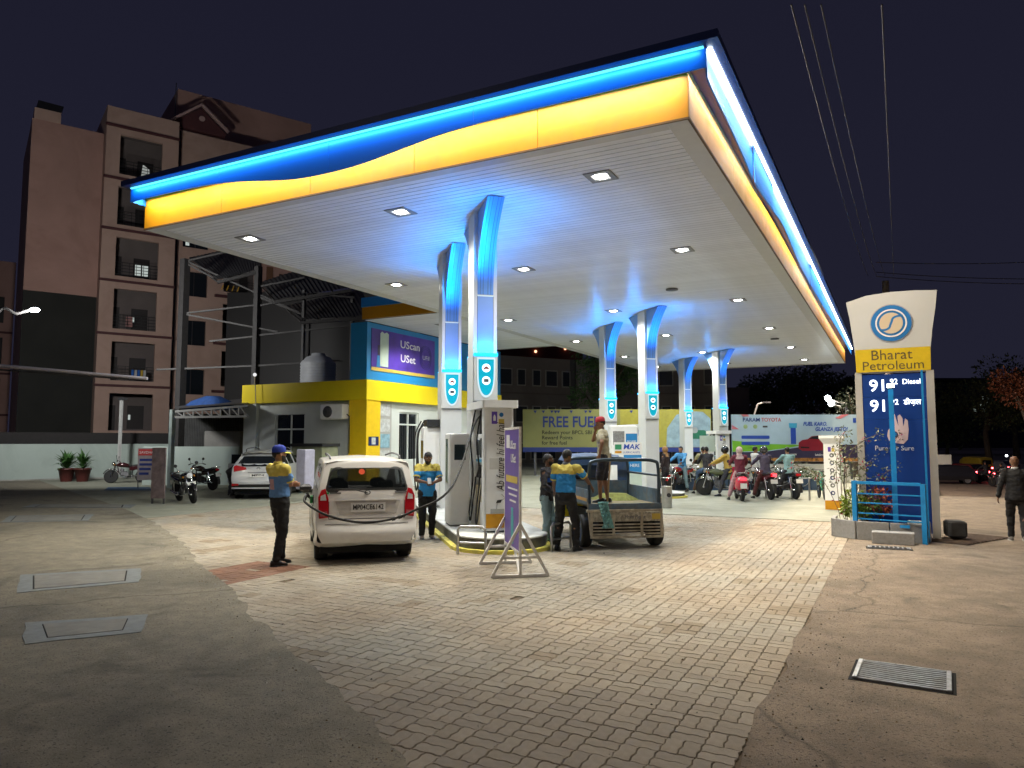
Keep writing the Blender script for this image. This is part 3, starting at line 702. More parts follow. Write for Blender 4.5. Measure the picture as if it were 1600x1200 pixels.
# ------------------------------------------------------------ pumps
M_pump = mat('pump_white', (.84,.85,.84), .35, var=.03, dirt=(.5,.49,.45), dscale=1.5, damt=.3)
M_pgrey = mat('pump_grey', (.40,.40,.38), .4, var=.06)
M_scr = mat('dark_screen', (.02,.03,.035), .1, var=0)
M_pcyan = mat('cyan_plastic', (.03,.30,.50), .4, var=0)
M_purple = mat('purple_print', (.10,.05,.36), .45, var=.1, scale=2)
M_tan = mat('worn_cream_panel', (.50,.42,.28), .6, var=.2, scale=5)
def emblem(parent, o, n, r, face=None):
    """round company mark: blue ring, white ring, cream disc with a curved stroke"""
    B = basis(o, n)
    rb = mat('emblem_blue', (.01,.16,.45), .4, var=0); rc = mat('emblem_cream', (.62,.52,.36), .5, var=0)
    def ring(r0, r1, z0, z1, m, nm, sc=1., n_=36):
        b = MB(); v = []
        for i in range(n_):
            a = 2*PI*i/n_
            for rr, zz in ((r0, z0), (r0, z1), (r1, z1), (r1, z0)): v.append((rr*math.cos(a), rr*math.sin(a)*sc, zz))
        b.add(v, [(i*4+j, ((i+1) % n_)*4+j, ((i+1) % n_)*4+(j+1) % 4, i*4+(j+1) % 4) for i in range(n_) for j in range(4)], 0, B); b.build(nm, m, parent)
    def disc(rr, z0, z1, m, nm, n_=32): b = MB(); b.prism([(rr*math.cos(2*PI*i/n_), rr*math.sin(2*PI*i/n_)) for i in range(n_)], z0, z1, 0, B); b.build(nm, m, parent)
    disc(r*1.05, 0, .008, mat('emblem_grey', (.35,.36,.38), .4, var=0), 'emblem_rim'); disc(r, .009, .014, rb, 'emblem_disc')
    ring(r*.70, r*.78, .0145, .019, M_inkwhite, 'emblem_ring'); disc(r*.58, .0145, .019, rc, 'emblem_centre')
    b = MB(); pts = [(x*r, y*r, .0205) for x, y in ((.58,.36), (.30,.36), (.10,.26), (.04,.10), (0,0), (-.04,-.10), (-.10,-.26), (-.30,-.36), (-.58,-.36))]
    pts = catmull(pts, 4); v = []
    for i, p in enumerate(pts):
        d = (pts[min(i+1, len(pts)-1)]-pts[max(i-1, 0)]).normalized(); q = Vector((-d.y, d.x, 0))*r*.055
        v += [p+q, p-q]
    b.add([(x.x, x.y, x.z) for x in v], [(2*i, 2*i+1, 2*i+3, 2*i+2) for i in range(len(pts)-1)], 0, B); b.build('emblem_stroke', rb, parent)
def stickers(t, x, y, z, s=1.):
    MB().b2((x, y-.105*s, z-.10*s), (x+.003, y-.012*s, z+.10*s)).build('sticker', M_purple, t)
    MB().prism([(-.02*s,-.05*s), (.02*s,-.05*s), (.022*s,.01*s), (.008*s,.05*s), (-.008*s,.05*s), (-.022*s,.01*s)], .004, .005, 0, basis((x, y-.058*s, z), (1,0,0))).build('sticker_mark', M_inkwhite, t)
    MB().b2((x, y+.012*s, z-.10*s), (x+.003, y+.105*s, z-.02*s)).build('sticker', mat('ochre_print', (.55,.42,.08), .5, var=.05), t)
    MB().lathe([(.036*s,0), (.036*s,.003)], 16, 0, basis((x+.001, y+.058*s, z+.05*s), (1,0,0))).build('sticker_mark', mat('emblem_blue'), t)
def nozzle(par, p, side):
    b = MB(); b.box((p[0], p[1], p[2]), (.05,.05,.16), 0, 0, rotm('X', side*.3), .01); b.tube([(p[0], p[1], p[2]+.07), (p[0]-.02, p[1]-side*.02, p[2]+.13), (p[0]-.09, p[1]-side*.02, p[2]+.12)], .013, 6)
    return b.build('nozzle', M_black, par)
def big_pump(label, loc, rz, script=True, texts=True):
    t = thing('fuel_pump', label, 'fuel pump', loc, rz, 'fuel pumps on the islands')
    H = 2.02
    poly = rrect(.24, .50, .05)
    MB().prism(poly, .03, H).build('end_panel', M_pump, t, loc=(-.12, 0, 0))
    MB().prism(poly, .03, H).build('end_panel', M_pump, t, loc=(-1.12, 0, 0))
    MB().b2((-.24,-.20,.0), (-1.0,.20,.028)).build('base_plate', M_dsteel, t)
    MB().b2((-.245,-.19,.03), (-.995,.19,.72)).build('lower_cabinet', M_tan, t)
    MB().b2((-.245,-.13,.722), (-.995,.13,1.12)).build('holster_box', M_pgrey, t)
    MB().b2((-.245,-.19,1.122), (-.995,.19,1.60)).build('display_head', M_pump, t)
    for s in (-1, 1):
        MB().b2((-.34, s*.191, 1.2), (-.62, s*.20, 1.53)).build('screen', M_scr, t)
        MB().b2((-.68, s*.191, 1.24), (-.92, s*.20, 1.5)).build('screen', M_scr, t)
        MB().b2((-.30, s*.191, 1.125), (-.95, s*.198, 1.17)).build('stripe', M_pcyan, t)
        for i, x in enumerate((-.36,-.52,-.70,-.86)): nozzle(t, (x, s*.17, .93), s)
        for i, x in enumerate((-.32,-.9)):
            b = MB(); b.tube(catmull([(x, s*.22, 2.03), (x-.03, s*.30, 1.5), (x+.05, s*.27, .9), (x+.10, s*.34, .28), (x-.02, s*.30, .12), (x-.12, s*.24, .4), (x-.06, s*.2, .86)], 6), .014, 7); b.build('hose', M_rubber, t)
        MB().b2((-.42, s*.19, .05), (-.60, s*.194, .45)).build('notice', M_plate, t)
    MB().prism(rrect(1.50, .60, .04), H+.002, H+.125).build('lid', M_pump, t, loc=(-.62, 0, 0))
    for x in (-.3,-.95): MB().b2((x-.02,-.13,1.602), (x+.02,.13,H)).build('strut', M_dsteel, t)
    MB().b2((0.001,-.215,.075), (.004,.215,.30)).build('yellow_band', M_yelf, t)
    MB().b2((0.001,-.14,.305), (.003,.16,.38)).build('notice', M_pgrey, t)
    stickers(t, .001, -.02, H-.16)
    if script:
        text('script_lettering', 'Ab future hi feel hai', .19, M_ink, t, (.004, .03, 1.22), (1,0,0), (0,-1,0), width=1.12, shear=.28, depth=.002)
        b = MB(); b.tube(catmull([(.003,.04,.62), (.003,.09,.56), (.003,.05,.52), (.003,.0,.50), (.003,-.03,.46), (.003,-.04,.38)], 5), .003, 4); b.build('pen_line', M_ink, t)
        MB().prism([(-.05,-.03), (.03,-.02), (.05,.03), (-.03,.02)], .003, .005, 0, basis((0, .0, .50), (1,0,0))).build('nozzle_drawing', M_ink, t)
        MB().b2((.001,-.16,1.02), (.0022,.16,1.20)).build('notice', mat('pale_sticker', (.6,.6,.57), .5, var=.05), t)
    return t
big_pump('tall white fuel pump with black script lettering at the nose of the front island', isl(C1, 1.66, -.05, .24), EA)
# kiosk like cabinet left of it, between the columns
def slim_unit(label, loc, rz, h=1.62, w=.34, d=.5):
    t = thing('fuel_pump', label, 'fuel pump', loc, rz, 'fuel pumps on the islands')
    MB().box((0,0,h/2+.02), (d, w, h), bev=.02).build('cabinet', M_pump, t)
    MB().box((0,0,.01), (d-.04, w-.04, .02)).build('base_plate', M_dsteel, t)
    for n_, p in ((-1, -w/2-.003), (1, w/2+.003)):
        MB().b2((-d/2+.10, p-.002, .75), (d/2-.22, p+.002, h-.08)).build('glass_panel', mat('greenish_glass', (.10,.16,.15), .12, var=.4, scale=5), t)
        MB().b2((-d/2+.08, p-.001, .73), (d/2-.20, p+.001, .75)).build('glass_edge', M_steel, t)
    MB().b2((d/2+.001,-.10,1.15), (d/2+.004,.10,1.42)).build('screen', M_scr, t)
    return t
slim_unit('slim white cabinet with a long glass side strip left of the front pump', isl(C1, .35, -.52, .24), EA, 1.60, .36, .56)
t = thing('fuel_pump', 'narrow old white pump with hanging black hoses beside the rear column of the front island', 'fuel pump', isl(C1, -3.35, -.50, .24), EA, 'fuel pumps on the islands')
MB().box((0,0,.92), (.5,.42,1.78), bev=.03).build('cabinet', M_pump, t); MB().b2((-.2,-.213,1.1), (.2,-.216,1.5)).build('screen', M_scr, t)
for x in (-.3, .28):
    b = MB(); b.tube(catmull([(x,-.2,1.95), (x,-.34,1.6), (x+.02,-.36,.9), (x-.02,-.30,.35), (x,-.24,.7)], 6), .016, 7); b.build('hose', M_rubber, t)
MB().b2((-.34,-.14,1.812), (.34,.14,1.97)).build('lid', M_black, t); MB().b2((-.2,-.12,0), (.2,.12,.03)).build('base_plate', M_dsteel, t)
t = thing('fuel_pump', 'white pump head with dark lower half beyond the rear column of the front island', 'fuel pump', isl(C1, -5.0, -.2, .24), EA, 'fuel pumps on the islands')
MB().box((0,0,.85), (.8,.45,1.65), bev=.03).build('cabinet', M_pgrey, t); MB().b2((-.35,-.226,1.1), (.35,-.232,1.55)).build('screen', M_scr, t); MB().b2((-.3,-.15,0), (.3,.15,.03)).build('base_plate', M_dsteel, t)
for x in (-.45, .0): nozzle(t, (x,-.25,.9), -1)
for x in (-.5,-.3): b = MB(); b.tube(catmull([(x,-.1,2.0), (x-.05,-.36,1.7), (x,-.36,.8), (x+.1,-.3,.35), (x+.05,-.24,.8)], 6), .016, 7); b.build('hose', M_rubber, t)
# middle island units
big_pump('white fuel pump on the middle island behind the man in the red cap', isl(C2, -.9, .15, .16), EA, script=False)
t = thing('notice_stand', 'blue and white notice panel with lubricant sign on top standing behind the three wheeler', 'sign stand', W(3.20, 20.3, 0), VA)
MB().b2((-.39,-.02,1.36), (.38,.02,1.70)).build('sign_board', M_plate, t)
text('lettering', 'MAK', .20, M_inkblue, t, (.09,-.024,1.57), bold=.02, shear=.15, width=.46)
text('lettering', 'LUBRICANTS', .075, M_inkblue, t, (.09,-.024,1.42), width=.46)
MB().prism([(-.09,-.07), (.09,-.07), (.09,.07), (-.09,.07)], 0, .004, 0, basis((-.27,-.022,1.57), (0,-1,0))).build('green_mark', mat('green_print', (.03,.22,.10), .5), t)
MB().b2((-.36,-.024,1.40), (-.18,-.021,1.46)).build('yellow_mark', M_yelf, t)
for z0, z1, m in ((.02,.28,'blue_print'), (.282,.88,'mint_print'), (.882,1.355,'blue_print')):
    MB().b2((-.12,-.018,z0), (.37,.018,z1)).build('panel', mat(m, (.02,.20,.48) if m[0] == 'b' else (.50,.60,.52), .5, var=.08, scale=8), t)
text('lettering', 'THE FUEL', .12, M_inkwhite, t, (.125,-.021,1.22), width=.4); text('lettering', 'IS HERE', .12, M_inkwhite, t, (.125,-.021,1.06), width=.36)
t = thing('dispenser_cabinet', 'white cabinet with keypad window and blue panel behind the red cap man', 'cabinet', W(3.26, 21.6, .0), VA)
MB().box((0,0,1.10), (.78,.6,2.18), bev=.03).build('cabinet', M_pump, t); MB().b2((-.33,-.304,1.62), (.0,-.301,2.02)).build('keypad_window', mat('keypad_grey', (.22,.22,.22), .3, var=.3, scale=25), t)
MB().b2((.04,-.304,1.35), (.37,-.301,1.95)).build('blue_panel', mat('blue_print'), t); text('lettering', 'PAY HERE', .09, M_inkwhite, t, (.205,-.306,1.72), width=.26)
# far island pump
fp = big_pump('white fuel pump with vertical lettering behind the riders in front of the far column', W(8.05, 28.0, 0), VA-PI/2, script=False)
text('script_lettering', 'Ab future hi feel hai', .19, M_ink, fp, (.004, .03, 1.22), (1,0,0), (0,-1,0), width=1.12, shear=.28, depth=.002)
MB().b2((-.0,-.9,1.35), (.02,-.32,1.95)).build('display_board', mat('mint_print'), fp)
MB().b2((-.01,-.86,.0), (.0,-.36,1.348)).build('display_board', M_pump, fp)
# water / air post at the right
t = thing('air_pump_post', 'white post with round icons and yellow foot standing right of the motorcycles', 'air pump', (-1.46, 20.5, 0), R(0))
MB().b2((-.19,-.17,.23), (.19,.17,1.66)).build('post', M_pump, t); MB().b2((-.19,-.17,0), (.19,.17,.228)).build('yellow_foot', M_yelf, t)
b = MB(); b.loft([[(-.19,-.17,1.662), (.19,-.17,1.662), (.19,.17,1.662), (-.19,.17,1.662)], [(-.29,-.25,1.80), (.29,-.25,1.80), (.29,.25,1.80), (-.29,.25,1.80)], [(-.29,-.25,1.87), (.29,-.25,1.87), (.29,.25,1.87), (-.29,.25,1.87)]], smooth=False); b.build('flared_top', M_pump, t)
for i in range(6):
    z = 1.37-.19*i
    MB().lathe([(.055,0), (.055,.004)], 16, 0, basis((0,-.171,z), (0,-1,0))).build('icon', M_navy if i % 2 else M_dsteel, t)
    MB().lathe([(.026,.0045), (.026,.006)], 10, 0, basis((.006 if i > 2 else 0,-.171,z), (0,-1,0))).build('icon_mark', M_inkwhite, t)
MB().b2((-.085,-.174,1.46), (-.015,-.171,1.58)).build('sticker', M_purple, t); MB().b2((.0,-.174,1.46), (.07,-.171,1.55)).build('sticker', mat('ochre_print'), t)
b = MB(); b.tube(catmull([(.2,-.05,1.5), (.30,-.08,1.2), (.26,-.1,.6), (.30,-.05,.15), (.24,0,.1)], 6), .015, 6); b.build('hose', M_rubber, t)
MB().b2((.191,-.12,.7), (.24,.12,1.45)).build('side_box', mat('mint_print'), t)
# stainless bin with hoop
t = thing('steel_bin', 'stainless steel bin with a wire holder behind the right end of the three wheeler', 'bin', W(4.02, 19.2), 0)
MB().cyl((0,0,.0), (0,0,.56), .13, .14, 18).build('drum', M_steel, t)
MB().cyl((.08,-.10,.34), (.10,-.152,.34), .055, n=14).build('hole', M_black, t)
for s in (-1, 1): b = MB(); b.tube([(s*.12,0,.5), (s*.15,-.03,.8), (s*.13,0,1.05)], .008, 6); b.build('holder', M_chrome, t)
b = MB(); b.tube([(.14*math.cos(a*PI/6), .14*math.sin(a*PI/6), .78) for a in range(12)], .007, 6, closed=True); b.build('holder_ring', M_chrome, t)
# ------------------------------------------------------------ purple banner on A-shaped feet
bn = thing('banner_stand', 'tall purple banner in white frame on triangular feet before the pump', 'banner', (-4.27, 8.40, 0), math.atan2(.86, -.68))
Lb = 1.05                                             # local x runs from the near foot to the far foot
M_wfr = mat('scuffed_white_tube', (.82,.80,.76), .5, var=.12, scale=10, dirt=(.35,.28,.2), dscale=6, damt=.5)
for x in (.0, Lb):
    w = .36; h = .66
    for a, c in (((x,-w,.02), (x,0,h)), ((x,w,.02), (x,0,h))): MB().bar(a, c, .035).build('foot_leg', M_wfr, bn)
    MB().bar((x,-w-.015,.0185), (x,w+.015,.0185), .034, .035).build('foot_base', M_wfr, bn)
    MB().bar((x,-w*.62,.245), (x,w*.62,.245), .03).build('foot_tie', M_wfr, bn)
    MB().bar((x,0,.03), (x,0,1.90), .030).build('upright', M_wfr, bn)
MB().bar((.018,0,1.885), (Lb-.018,0,1.885), .03).build('top_rail', M_wfr, bn); MB().bar((.018,0,.30), (Lb-.018,0,.30), .03).build('bottom_rail', M_wfr, bn)
MB().bar((.05,0,.03), (.35,0,.28), .025).build('brace', M_wfr, bn)
M_ban = mat('purple_banner', (.13,.075,.36), .38, var=.15, scale=1.6)
MB().b2((.02,-.012,.32), (Lb-.02,.012,1.865)).build('banner_sheet', M_ban, bn)
for s in (-1, 1):
    bx = lambda x0, x1, z0, z1, m, nm: MB().b2((x0, s*.0125, z0), (x1, s*.0145, z1)).build(nm, m, bn)
    bx(.12,.92,1.16,1.25, mat('ochre_print'), 'banner_stripe'); bx(.66,.9,1.62,1.8, M_inkwhite, 'banner_logo')
    bx(.40,.56,.36,.72, mat('teal_print', (.05,.40,.42), .5), 'banner_picture'); bx(.42,.54,.722,.83, mat('teal_print'), 'banner_picture')
    for i, z in enumerate((1.08, 1.0, .92)): bx(.12+.05*i, .78-.06*i, z-.012, z+.012, M_inkwhite, 'banner_line')
    text('lettering', 'UScan', .16, M_inkwhite, bn, (.42, s*.0145, 1.66), (0, s, 0), bold=.01, width=.42); text('lettering', 'USet', .16, M_inkwhite, bn, (.40, s*.0145, 1.48), (0, s, 0), bold=.01, width=.34)
# ------------------------------------------------------------ price sign
ps = thing('price_sign', 'tall flared fuel price sign with round blue emblem, yellow name band and lit prices', 'price sign', (0, 14.9, 0))
M_cream = mat('cream_sign_face', (.50,.51,.49), .5, var=.04, scale=2, emit=(.9,.85,.72), estr=.05)
outer = [(-.60,2.985), (-.605,3.25), (-.64,3.6), (-.685,4.0), (-.735,4.30), (-.4,4.40), (0,4.435), (.4,4.43), (.745,4.40), (.71,4.1), (.645,3.7), (.605,3.35), (.595,2.985)]
Bp = basis((0,0,0), (0,-1,0))
MB().prism([(x, z) for x, z in outer], -.36, 0, 0, Bp).build('head', M_cream, ps)
MB().prism([(-.602,2.98), (.597,2.98), (.603,3.40), (-.609,3.40)], .001, .012, 0, Bp).build('name_band', mat('sign_yellow', (.60,.42,.01), .45, emit=(1,.7,.02), estr=.04), ps)
text('lettering', 'Bharat', .26, mat('brown_letters', (.10,.075,.03), .5, var=0), ps, (-.02,-.0135,3.275), width=.66)
text('lettering', 'Petroleum', .23, mat('brown_letters'), ps, (.0,-.0135,3.085), width=.98)
emblem(ps, (0,-.002,3.86), (0,-1,0), .33)
M_gp = mat('grey_sign_side', (.42,.41,.38), .5, var=.06, dirt=(.3,.28,.25), dscale=1.2)
MB().b2((-.63,-.0,0), (-.515,.34,2.978)).build('side_post', M_gp, ps); MB().b2((.515,0,0), (.64,.34,2.978)).build('side_post', M_gp, ps)
M_sb = mat('sign_blue', (.007,.04,.20), .35, var=.06, scale=2, emit=(.0,.06,.45), estr=.04)
for z0, z1 in ((2.52,2.93), (2.11,2.516), (.1,2.106)):
    MB().b2((-.513,.02,z0), (.513,.32,z1)).build('blue_panel', M_sb, ps)
G_num = glow('lit_numerals', (.85,.92,1.), 3.0)
for z, tx in ((2.73,'Diesel'), (2.36,'\u0921\u0940\u091c\u093c\u0932')):
    text('lit_price', '91', .30, G_num, ps, (-.25,.016,z-.01), bold=.012, width=.24)
    text('lit_price', '.92', .14, G_num, ps, (-.01,.016,z+.06), bold=.008, width=.15)
    text('lit_fuel_name', tx, .13, G_num, ps, (.285,.016,z+.055), bold=.006, width=.28)
# hand making a ring with thumb and finger
hp = [(-.06,-.24), (.10,-.26), (.17,-.18), (.19,.0), (.18,.16), (.14,.20), (.12,.10), (.105,.05), (.10,.2), (.06,.27), (.02,.24), (.03,.06), (.0,.18), (-.02,.27), (-.055,.28), (-.065,.2), (-.05,.08), (-.10,.04), (-.14,-.02), (-.155,-.12), (-.13,-.2)]
MB().prism(hp, .0, .006, 0, basis((.02,.018,1.93), (0,-1,0))).build('hand_picture', mat('pale_pink_print', (.55,.42,.42), .5, var=.05, emit=(.8,.6,.6), estr=.1), ps)
MB().lathe([(.058,.0065), (.058,.009)], 18, 0, basis((-.02,.018,1.84), (0,-1,0))).build('hand_ring', M_navy, ps)
MB().lathe([(.040,.0095), (.040,.012)], 18, 0, basis((-.02,.018,1.84), (0,-1,0))).build('hand_ring', mat('emblem_blue'), ps)
text('lettering', 'Pure for Sure', .12, mat('grey_white_ink', (.6,.62,.66), .5, var=0, emit=(.7,.75,.9), estr=.15), ps, (-.03,.016,1.59), width=.62)
# planter, railing, post with lamp
pl = thing('planter_wall', 'low grey stone planter around the foot of the price sign', 'planter', (-.05, 14.6, 0))
M_gran = mat('grey_granite', (.24,.24,.235), .6, var=.15, scale=25, bump=.1, dirt=(.15,.14,.13), dscale=2)
for i, (x0, y0, x1, y1) in enumerate([(-1.02,.1,-.62,-.25), (-.615,-.26,-.1,-.30), (-.095,-.30,.48,-.30), (-1.02,.105,-1.02,.75)]):
    d = Vector((x1-x0, y1-y0, 0)); a = math.atan2(d.y, d.x)
    MB().box(((x0+x1)/2, (y0+y1)/2, .16), (d.length-.006, .07, .32), a, bev=.006).build('stone_slab', M_gran, pl)
MB().box((-.06,.30,.13), (1.0,.9,.26)).build('soil', mat('dark_soil', (.03,.022,.015), .95, bump=.8, bscale=30), pl)
st = MB().box((0,0,.10), (.64,.26,.20), bev=.01).build('stone_step', M_gran, loc=(-.10,14.02,0)); tag(st, 'grey stone step block in front of the blue railing', 'stone block')
st = MB().box((0,0,.17), (.36,.26,.34), bev=.02).build('stone_step', mat('white_stone', (.5,.5,.48), .6, dirt=(.3,.28,.25)), loc=(.30,14.65,0)); tag(st, 'small pale stone step behind the right end of the blue railing', 'stone block')
st = MB().box((0,0,.20), (.28,.4,.28), R(12), bev=.03).build('concrete_block', mat('near_black_stone', (.04,.04,.04), .8, var=.3), loc=(.86,15.05,0)); tag(st, 'dark concrete block at the right foot of the price sign', 'concrete block')
M_rail = mat('sky_blue_paint', (.012,.23,.55), .4, var=.05, dirt=(.01,.12,.3), dscale=4)
rl = thing('blue_railing', 'sky blue metal railing with five bars in front of the price sign', 'railing', (-.14, 14.3, 0), math.atan2(-.26, 1.08))
MB().bar((-.56,0,0), (-.56,0,1.02), .075).build('post', M_rail, rl); MB().bar((.53,0,0), (.53,0,1.0), .075).build('post', M_rail, rl)
for z, w in ((.99,.05), (.80,.022), (.64,.022), (.46,.022), (.36,.022)): MB().bar((-.52,0,z), (.49,0,z), w).build('rail', M_rail, rl)
MB().bar((-.25,.045,.27), (.3,.045,.27), .09,.05).build('lower_board', M_rail, rl)
lp = thing('lamp_post', 'sky blue post with a bright little lamp in front of the price numbers', 'lamp post', (-.05, 14.42, 0))
MB().bar((0,0,0), (0,0,2.64), .082).build('post', M_rail, lp)
MB().box((0,-.02,2.67), (.12,.14,.05)).build('lamp_head', M_dsteel, lp); MB().box((0,-.095,2.68), (.11,.02,.06)).build('lamp_lens', glow('lamp_lens_bright', (.8,.95,1.), 25.), lp)
lamp('SPOT', 'post_lamp', (-.05,14.27,2.68), 160, (.8,.93,1.), target=(-.3,10.5,0), spot_size=R(140), spot_blend=.8, shadow_soft_size=.05)
o = MB().bar((0,0,0), (0,0,2.95), .032).build('thin_post', M_rail, loc=(.44,14.5,0)); tag(o, 'thin tall sky blue post at the right end of the railing', 'post')
# plants in the planter
M_leafy = mat('yellow_green_leaf', (.16,.22,.02), .5, var=.3, scale=20); M_leafd = mat('dark_leaf', (.03,.07,.02), .5, var=.3, scale=20); M_leafr = mat('red_leaf', (.22,.045,.02), .5, var=.3, scale=20)
M_stem = mat('brown_stem', (.10,.07,.04), .8)
def leaves(b, c, rad, n, size, seed, sc=(1,1,1), droop=.3, mi=0):
    rnd = random.Random(seed)
    for i in range(n):
        while True:
            p = Vector((rnd.uniform(-1,1), rnd.uniform(-1,1), rnd.uniform(-1,1)))
            if .25 < p.length < 1: break
        if noise.noise(p*2.1+Vector((seed*3.3, 0, 0))) < -.18: continue
        q = Vector((p.x*rad*sc[0], p.y*rad*sc[1], p.z*rad*sc[2]))+Vector(c)
        d = (p+Vector((rnd.gauss(0,.5), rnd.gauss(0,.5), rnd.gauss(0,.4)-droop))).normalized(); s = size*rnd.uniform(.6,1.3)
        u = d.orthogonal().normalized(); u = Matrix.Rotation(rnd.uniform(0, 2*PI), 3, d) @ u; w = d.cross(u)
        b.add([q, q+d*s*.5+u*s*.25+w*s*.06, q+d*s, q+d*s*.5-u*s*.25+w*s*.06], [(0,1,2,3)], mi)
def shrub(name, label, cat, loc, rad, h, n, size, m, seed, group=None, stems=5, sc=1.):
    t = thing(name, label, cat, loc, 0, group)
    b = MB(); leaves(b, (0,0,h*.62), rad, n, size, seed, (1,1,h/rad*.42)); b.build('foliage', m, t)
    b = MB(); rnd = random.Random(seed+1)
    for i in range(stems): b.tube([(0,0,0), (rnd.uniform(-.2,.2)*rad, rnd.uniform(-.2,.2)*rad, h*.4), (rnd.uniform(-.6,.6)*rad, rnd.uniform(-.6,.6)*rad, h*.8)], [.014,.010,.005], 5)
    b.build('stems', M_stem, t); return t
shrub('planter_bush', 'bright yellow green bush at the left end of the planter', 'bush', (-.72,14.75,.26), .26, .55, 700, .075, M_leafy, 1)
shrub('planter_bush', 'reddish leaved bush behind the blue railing', 'bush', (-.30,14.72,.26), .22, .62, 500, .07, M_leafr, 2)
shrub('planter_bush', 'second small green and yellow bush behind the left railing post', 'bush', (-.50,14.62,.26), .20, .5, 420, .07, mat('green_leaf', (.07,.14,.02), .5, var=.3), 3)
t = thing('flower_vine', 'thin flowering vine climbing the left side of the price sign', 'vine', (-.86,14.85,.26))
b = MB(); rnd = random.Random(4); tips = []
for k in range(9):
    p = Vector((rnd.uniform(-.1,.25), 0, 0)); L_ = rnd.uniform(1.2,2.1); d = Vector((rnd.uniform(-.35,.25), rnd.uniform(-.2,.1), 1)).normalized(); pts = [p]
    for i in range(8): d = (d+Vector((rnd.gauss(0,.18), rnd.gauss(0,.12), 0 if i < 5 else -.25))).normalized(); pts.append(pts[-1]+d*L_/8); tips.append(pts[-1])
    b.tube(pts, .006, 5)
b.build('stems', M_stem, t)
b = MB()
for i, q in enumerate(tips):
    if i % 8 > 2: leaves(b, q, .11, 34, .055, 50+i)
b.build('foliage', mat('pale_leaf', (.13,.15,.08), .5, var=.3), t)
b = MB()
for i, q in enumerate(tips[::3]): leaves(b, q, .05, 10, .05, 90+i)
b.build('flowers', mat('dark_pink_flower', (.28,.02,.06), .5), t)
# bollards with chains
prev = None
for i, (x, y) in enumerate([(-4.42,24.3), (-3.62,23.9), (-2.83,23.5), (-2.30,23.23)]):
    o = MB().cyl((0,0,0), (0,0,.62), .028, n=10).build('bollard', M_steel, loc=(x, y, 0)); tag(o, ['steel chain bollard hidden farthest left between the motorcycles', 'steel chain bollard behind the last motorcycle', 'steel chain bollard just right of the last motorcycle', 'steel chain bollard nearest the white icon post'][i], 'bollard', 'steel bollards with chains')
    MB().sph((0,0,.63), .036).build('knob', M_steel, o)
    if i:
        a, c = Vector((*prev, .52)), Vector((x, y, .52)); b = MB(); b.tube([a.lerp(c, k/10)-Vector((0,0,.14*(1-(k/5-1)**2))) for k in range(11)], .009, 5)
        q = b.build('chain', M_steel); tag(q, ['', 'sagging chain between the two left bollards', 'sagging chain behind the last motorcycle', 'sagging chain between the two right bollards'][i], 'chain', 'chains between the bollards')
    prev = (x, y)
# ------------------------------------------------------------ hoardings beyond the forecourt
M_hy = mat('olive_yellow_print', (.24,.245,.085), .5, var=.10, scale=.6); M_hb = mat('navy_print', (.02,.04,.20), .5, var=0)
h1 = thing('hoarding', 'long olive yellow hoarding offering free fuel behind the middle island', 'hoarding', W(5.4, 38), VA)
MB().b2((-4.84,-.05,1.44), (.2,.05,3.40)).build('print', M_hy, h1)
MB().b2((.202,-.05,1.44), (2.6,.05,3.40)).build('print', mat('bright_yellow_print', (.33,.30,.05), .5), h1)
MB().b2((2.602,-.05,1.44), (4.9,.05,3.40)).build('print', mat('bright_yellow_print'), h1)
MB().b2((-4.84,-.05,1.20), (4.9,.05,1.437)).build('navy_strip', M_hb, h1)
text('lettering', 'FREE FUEL', .78, M_hb, h1, (-2.35,-.053,2.72), bold=.02, width=2.95)
for i, l in enumerate(['Redeem your BPCL SBI Credit', 'Reward Points', 'for free fuel']): text('lettering', l, .27, M_ink, h1, (-3.86,-.053,2.20-.27*i), align='LEFT', bold=.01)
for i in range(14):
    x = -4.2+i*.34*(1+.3*math.sin(i)); MB().prism([(-.09,.06), (.09,.06), (0,-.09)], .051, .054, 0, basis((x, 0, 3.28), (0,-1,0))).build('printed_pennant', M_hb, h1)
cir = [(.95*math.cos(2*PI*i/28), .86*math.sin(2*PI*i/28)) for i in range(28)]
MB().prism([(1.15,-.96), (1.15,.5), (.75,.85), (.1,.88), (-.6,.7), (-1.1,.0), (-1.15,-.96)], .051, .055, 0, basis((3.72,0,2.42), (0,-1,0))).build('picture_car', mat('grey_blue_print', (.25,.36,.42), .5, var=.25, scale=3), h1)
MB().prism(rrect(.9,.45,.15), .056, .060, 0, basis((4.2,0,2.1), (0,-1,0))).build('picture_sleeve', mat('dark_green_print', (.02,.16,.09), .5), h1)
MB().prism(rrect(.9,.30,.12), .061, .065, 0, basis((3.75,0,2.32), (0,-1,0))).build('picture_hand', mat('grey_print', (.35,.38,.38), .5, var=.2), h1)
for x in (-4.2,-1.6, 1, 3.6): MB().b2((x-.06,.052,0), (x+.06,.12,3.3)).build('support', M_dsteel, h1)
h2 = thing('hoarding', 'wide pale blue car hoarding with green field on the right behind the motorcycles', 'hoarding', W(13.1, 34), VA)
def hq(poly, k, m, nm='print'): MB().prism(poly, .05+.003*k, .052+.003*k, 0, basis((0,0,0), (0,-1,0))).build(nm, m, h2)
MB().b2((-2.93,-.05,.80), (2.93,.05,2.98)).build('board', mat('pale_blue_print', (.36,.50,.62), .5, var=.10, scale=.8), h2)
hq([(-2.93,1.36), (-2.93,1.78), (-1.2,1.62), (.1,1.58), (.6,1.62), (-.3,1.45), (-1.4,1.30), (-2.93,1.26)], 0, mat('grass_print', (.16,.42,.03), .5, var=.15, scale=2))
hq([(-2.93,.81), (-2.93,1.25), (-1.6,1.25), (-.2,1.42), (.8,1.56), (2.93,1.6), (2.93,.81)], 1, mat('dark_road_print', (.035,.03,.07), .5, var=.2, scale=2))
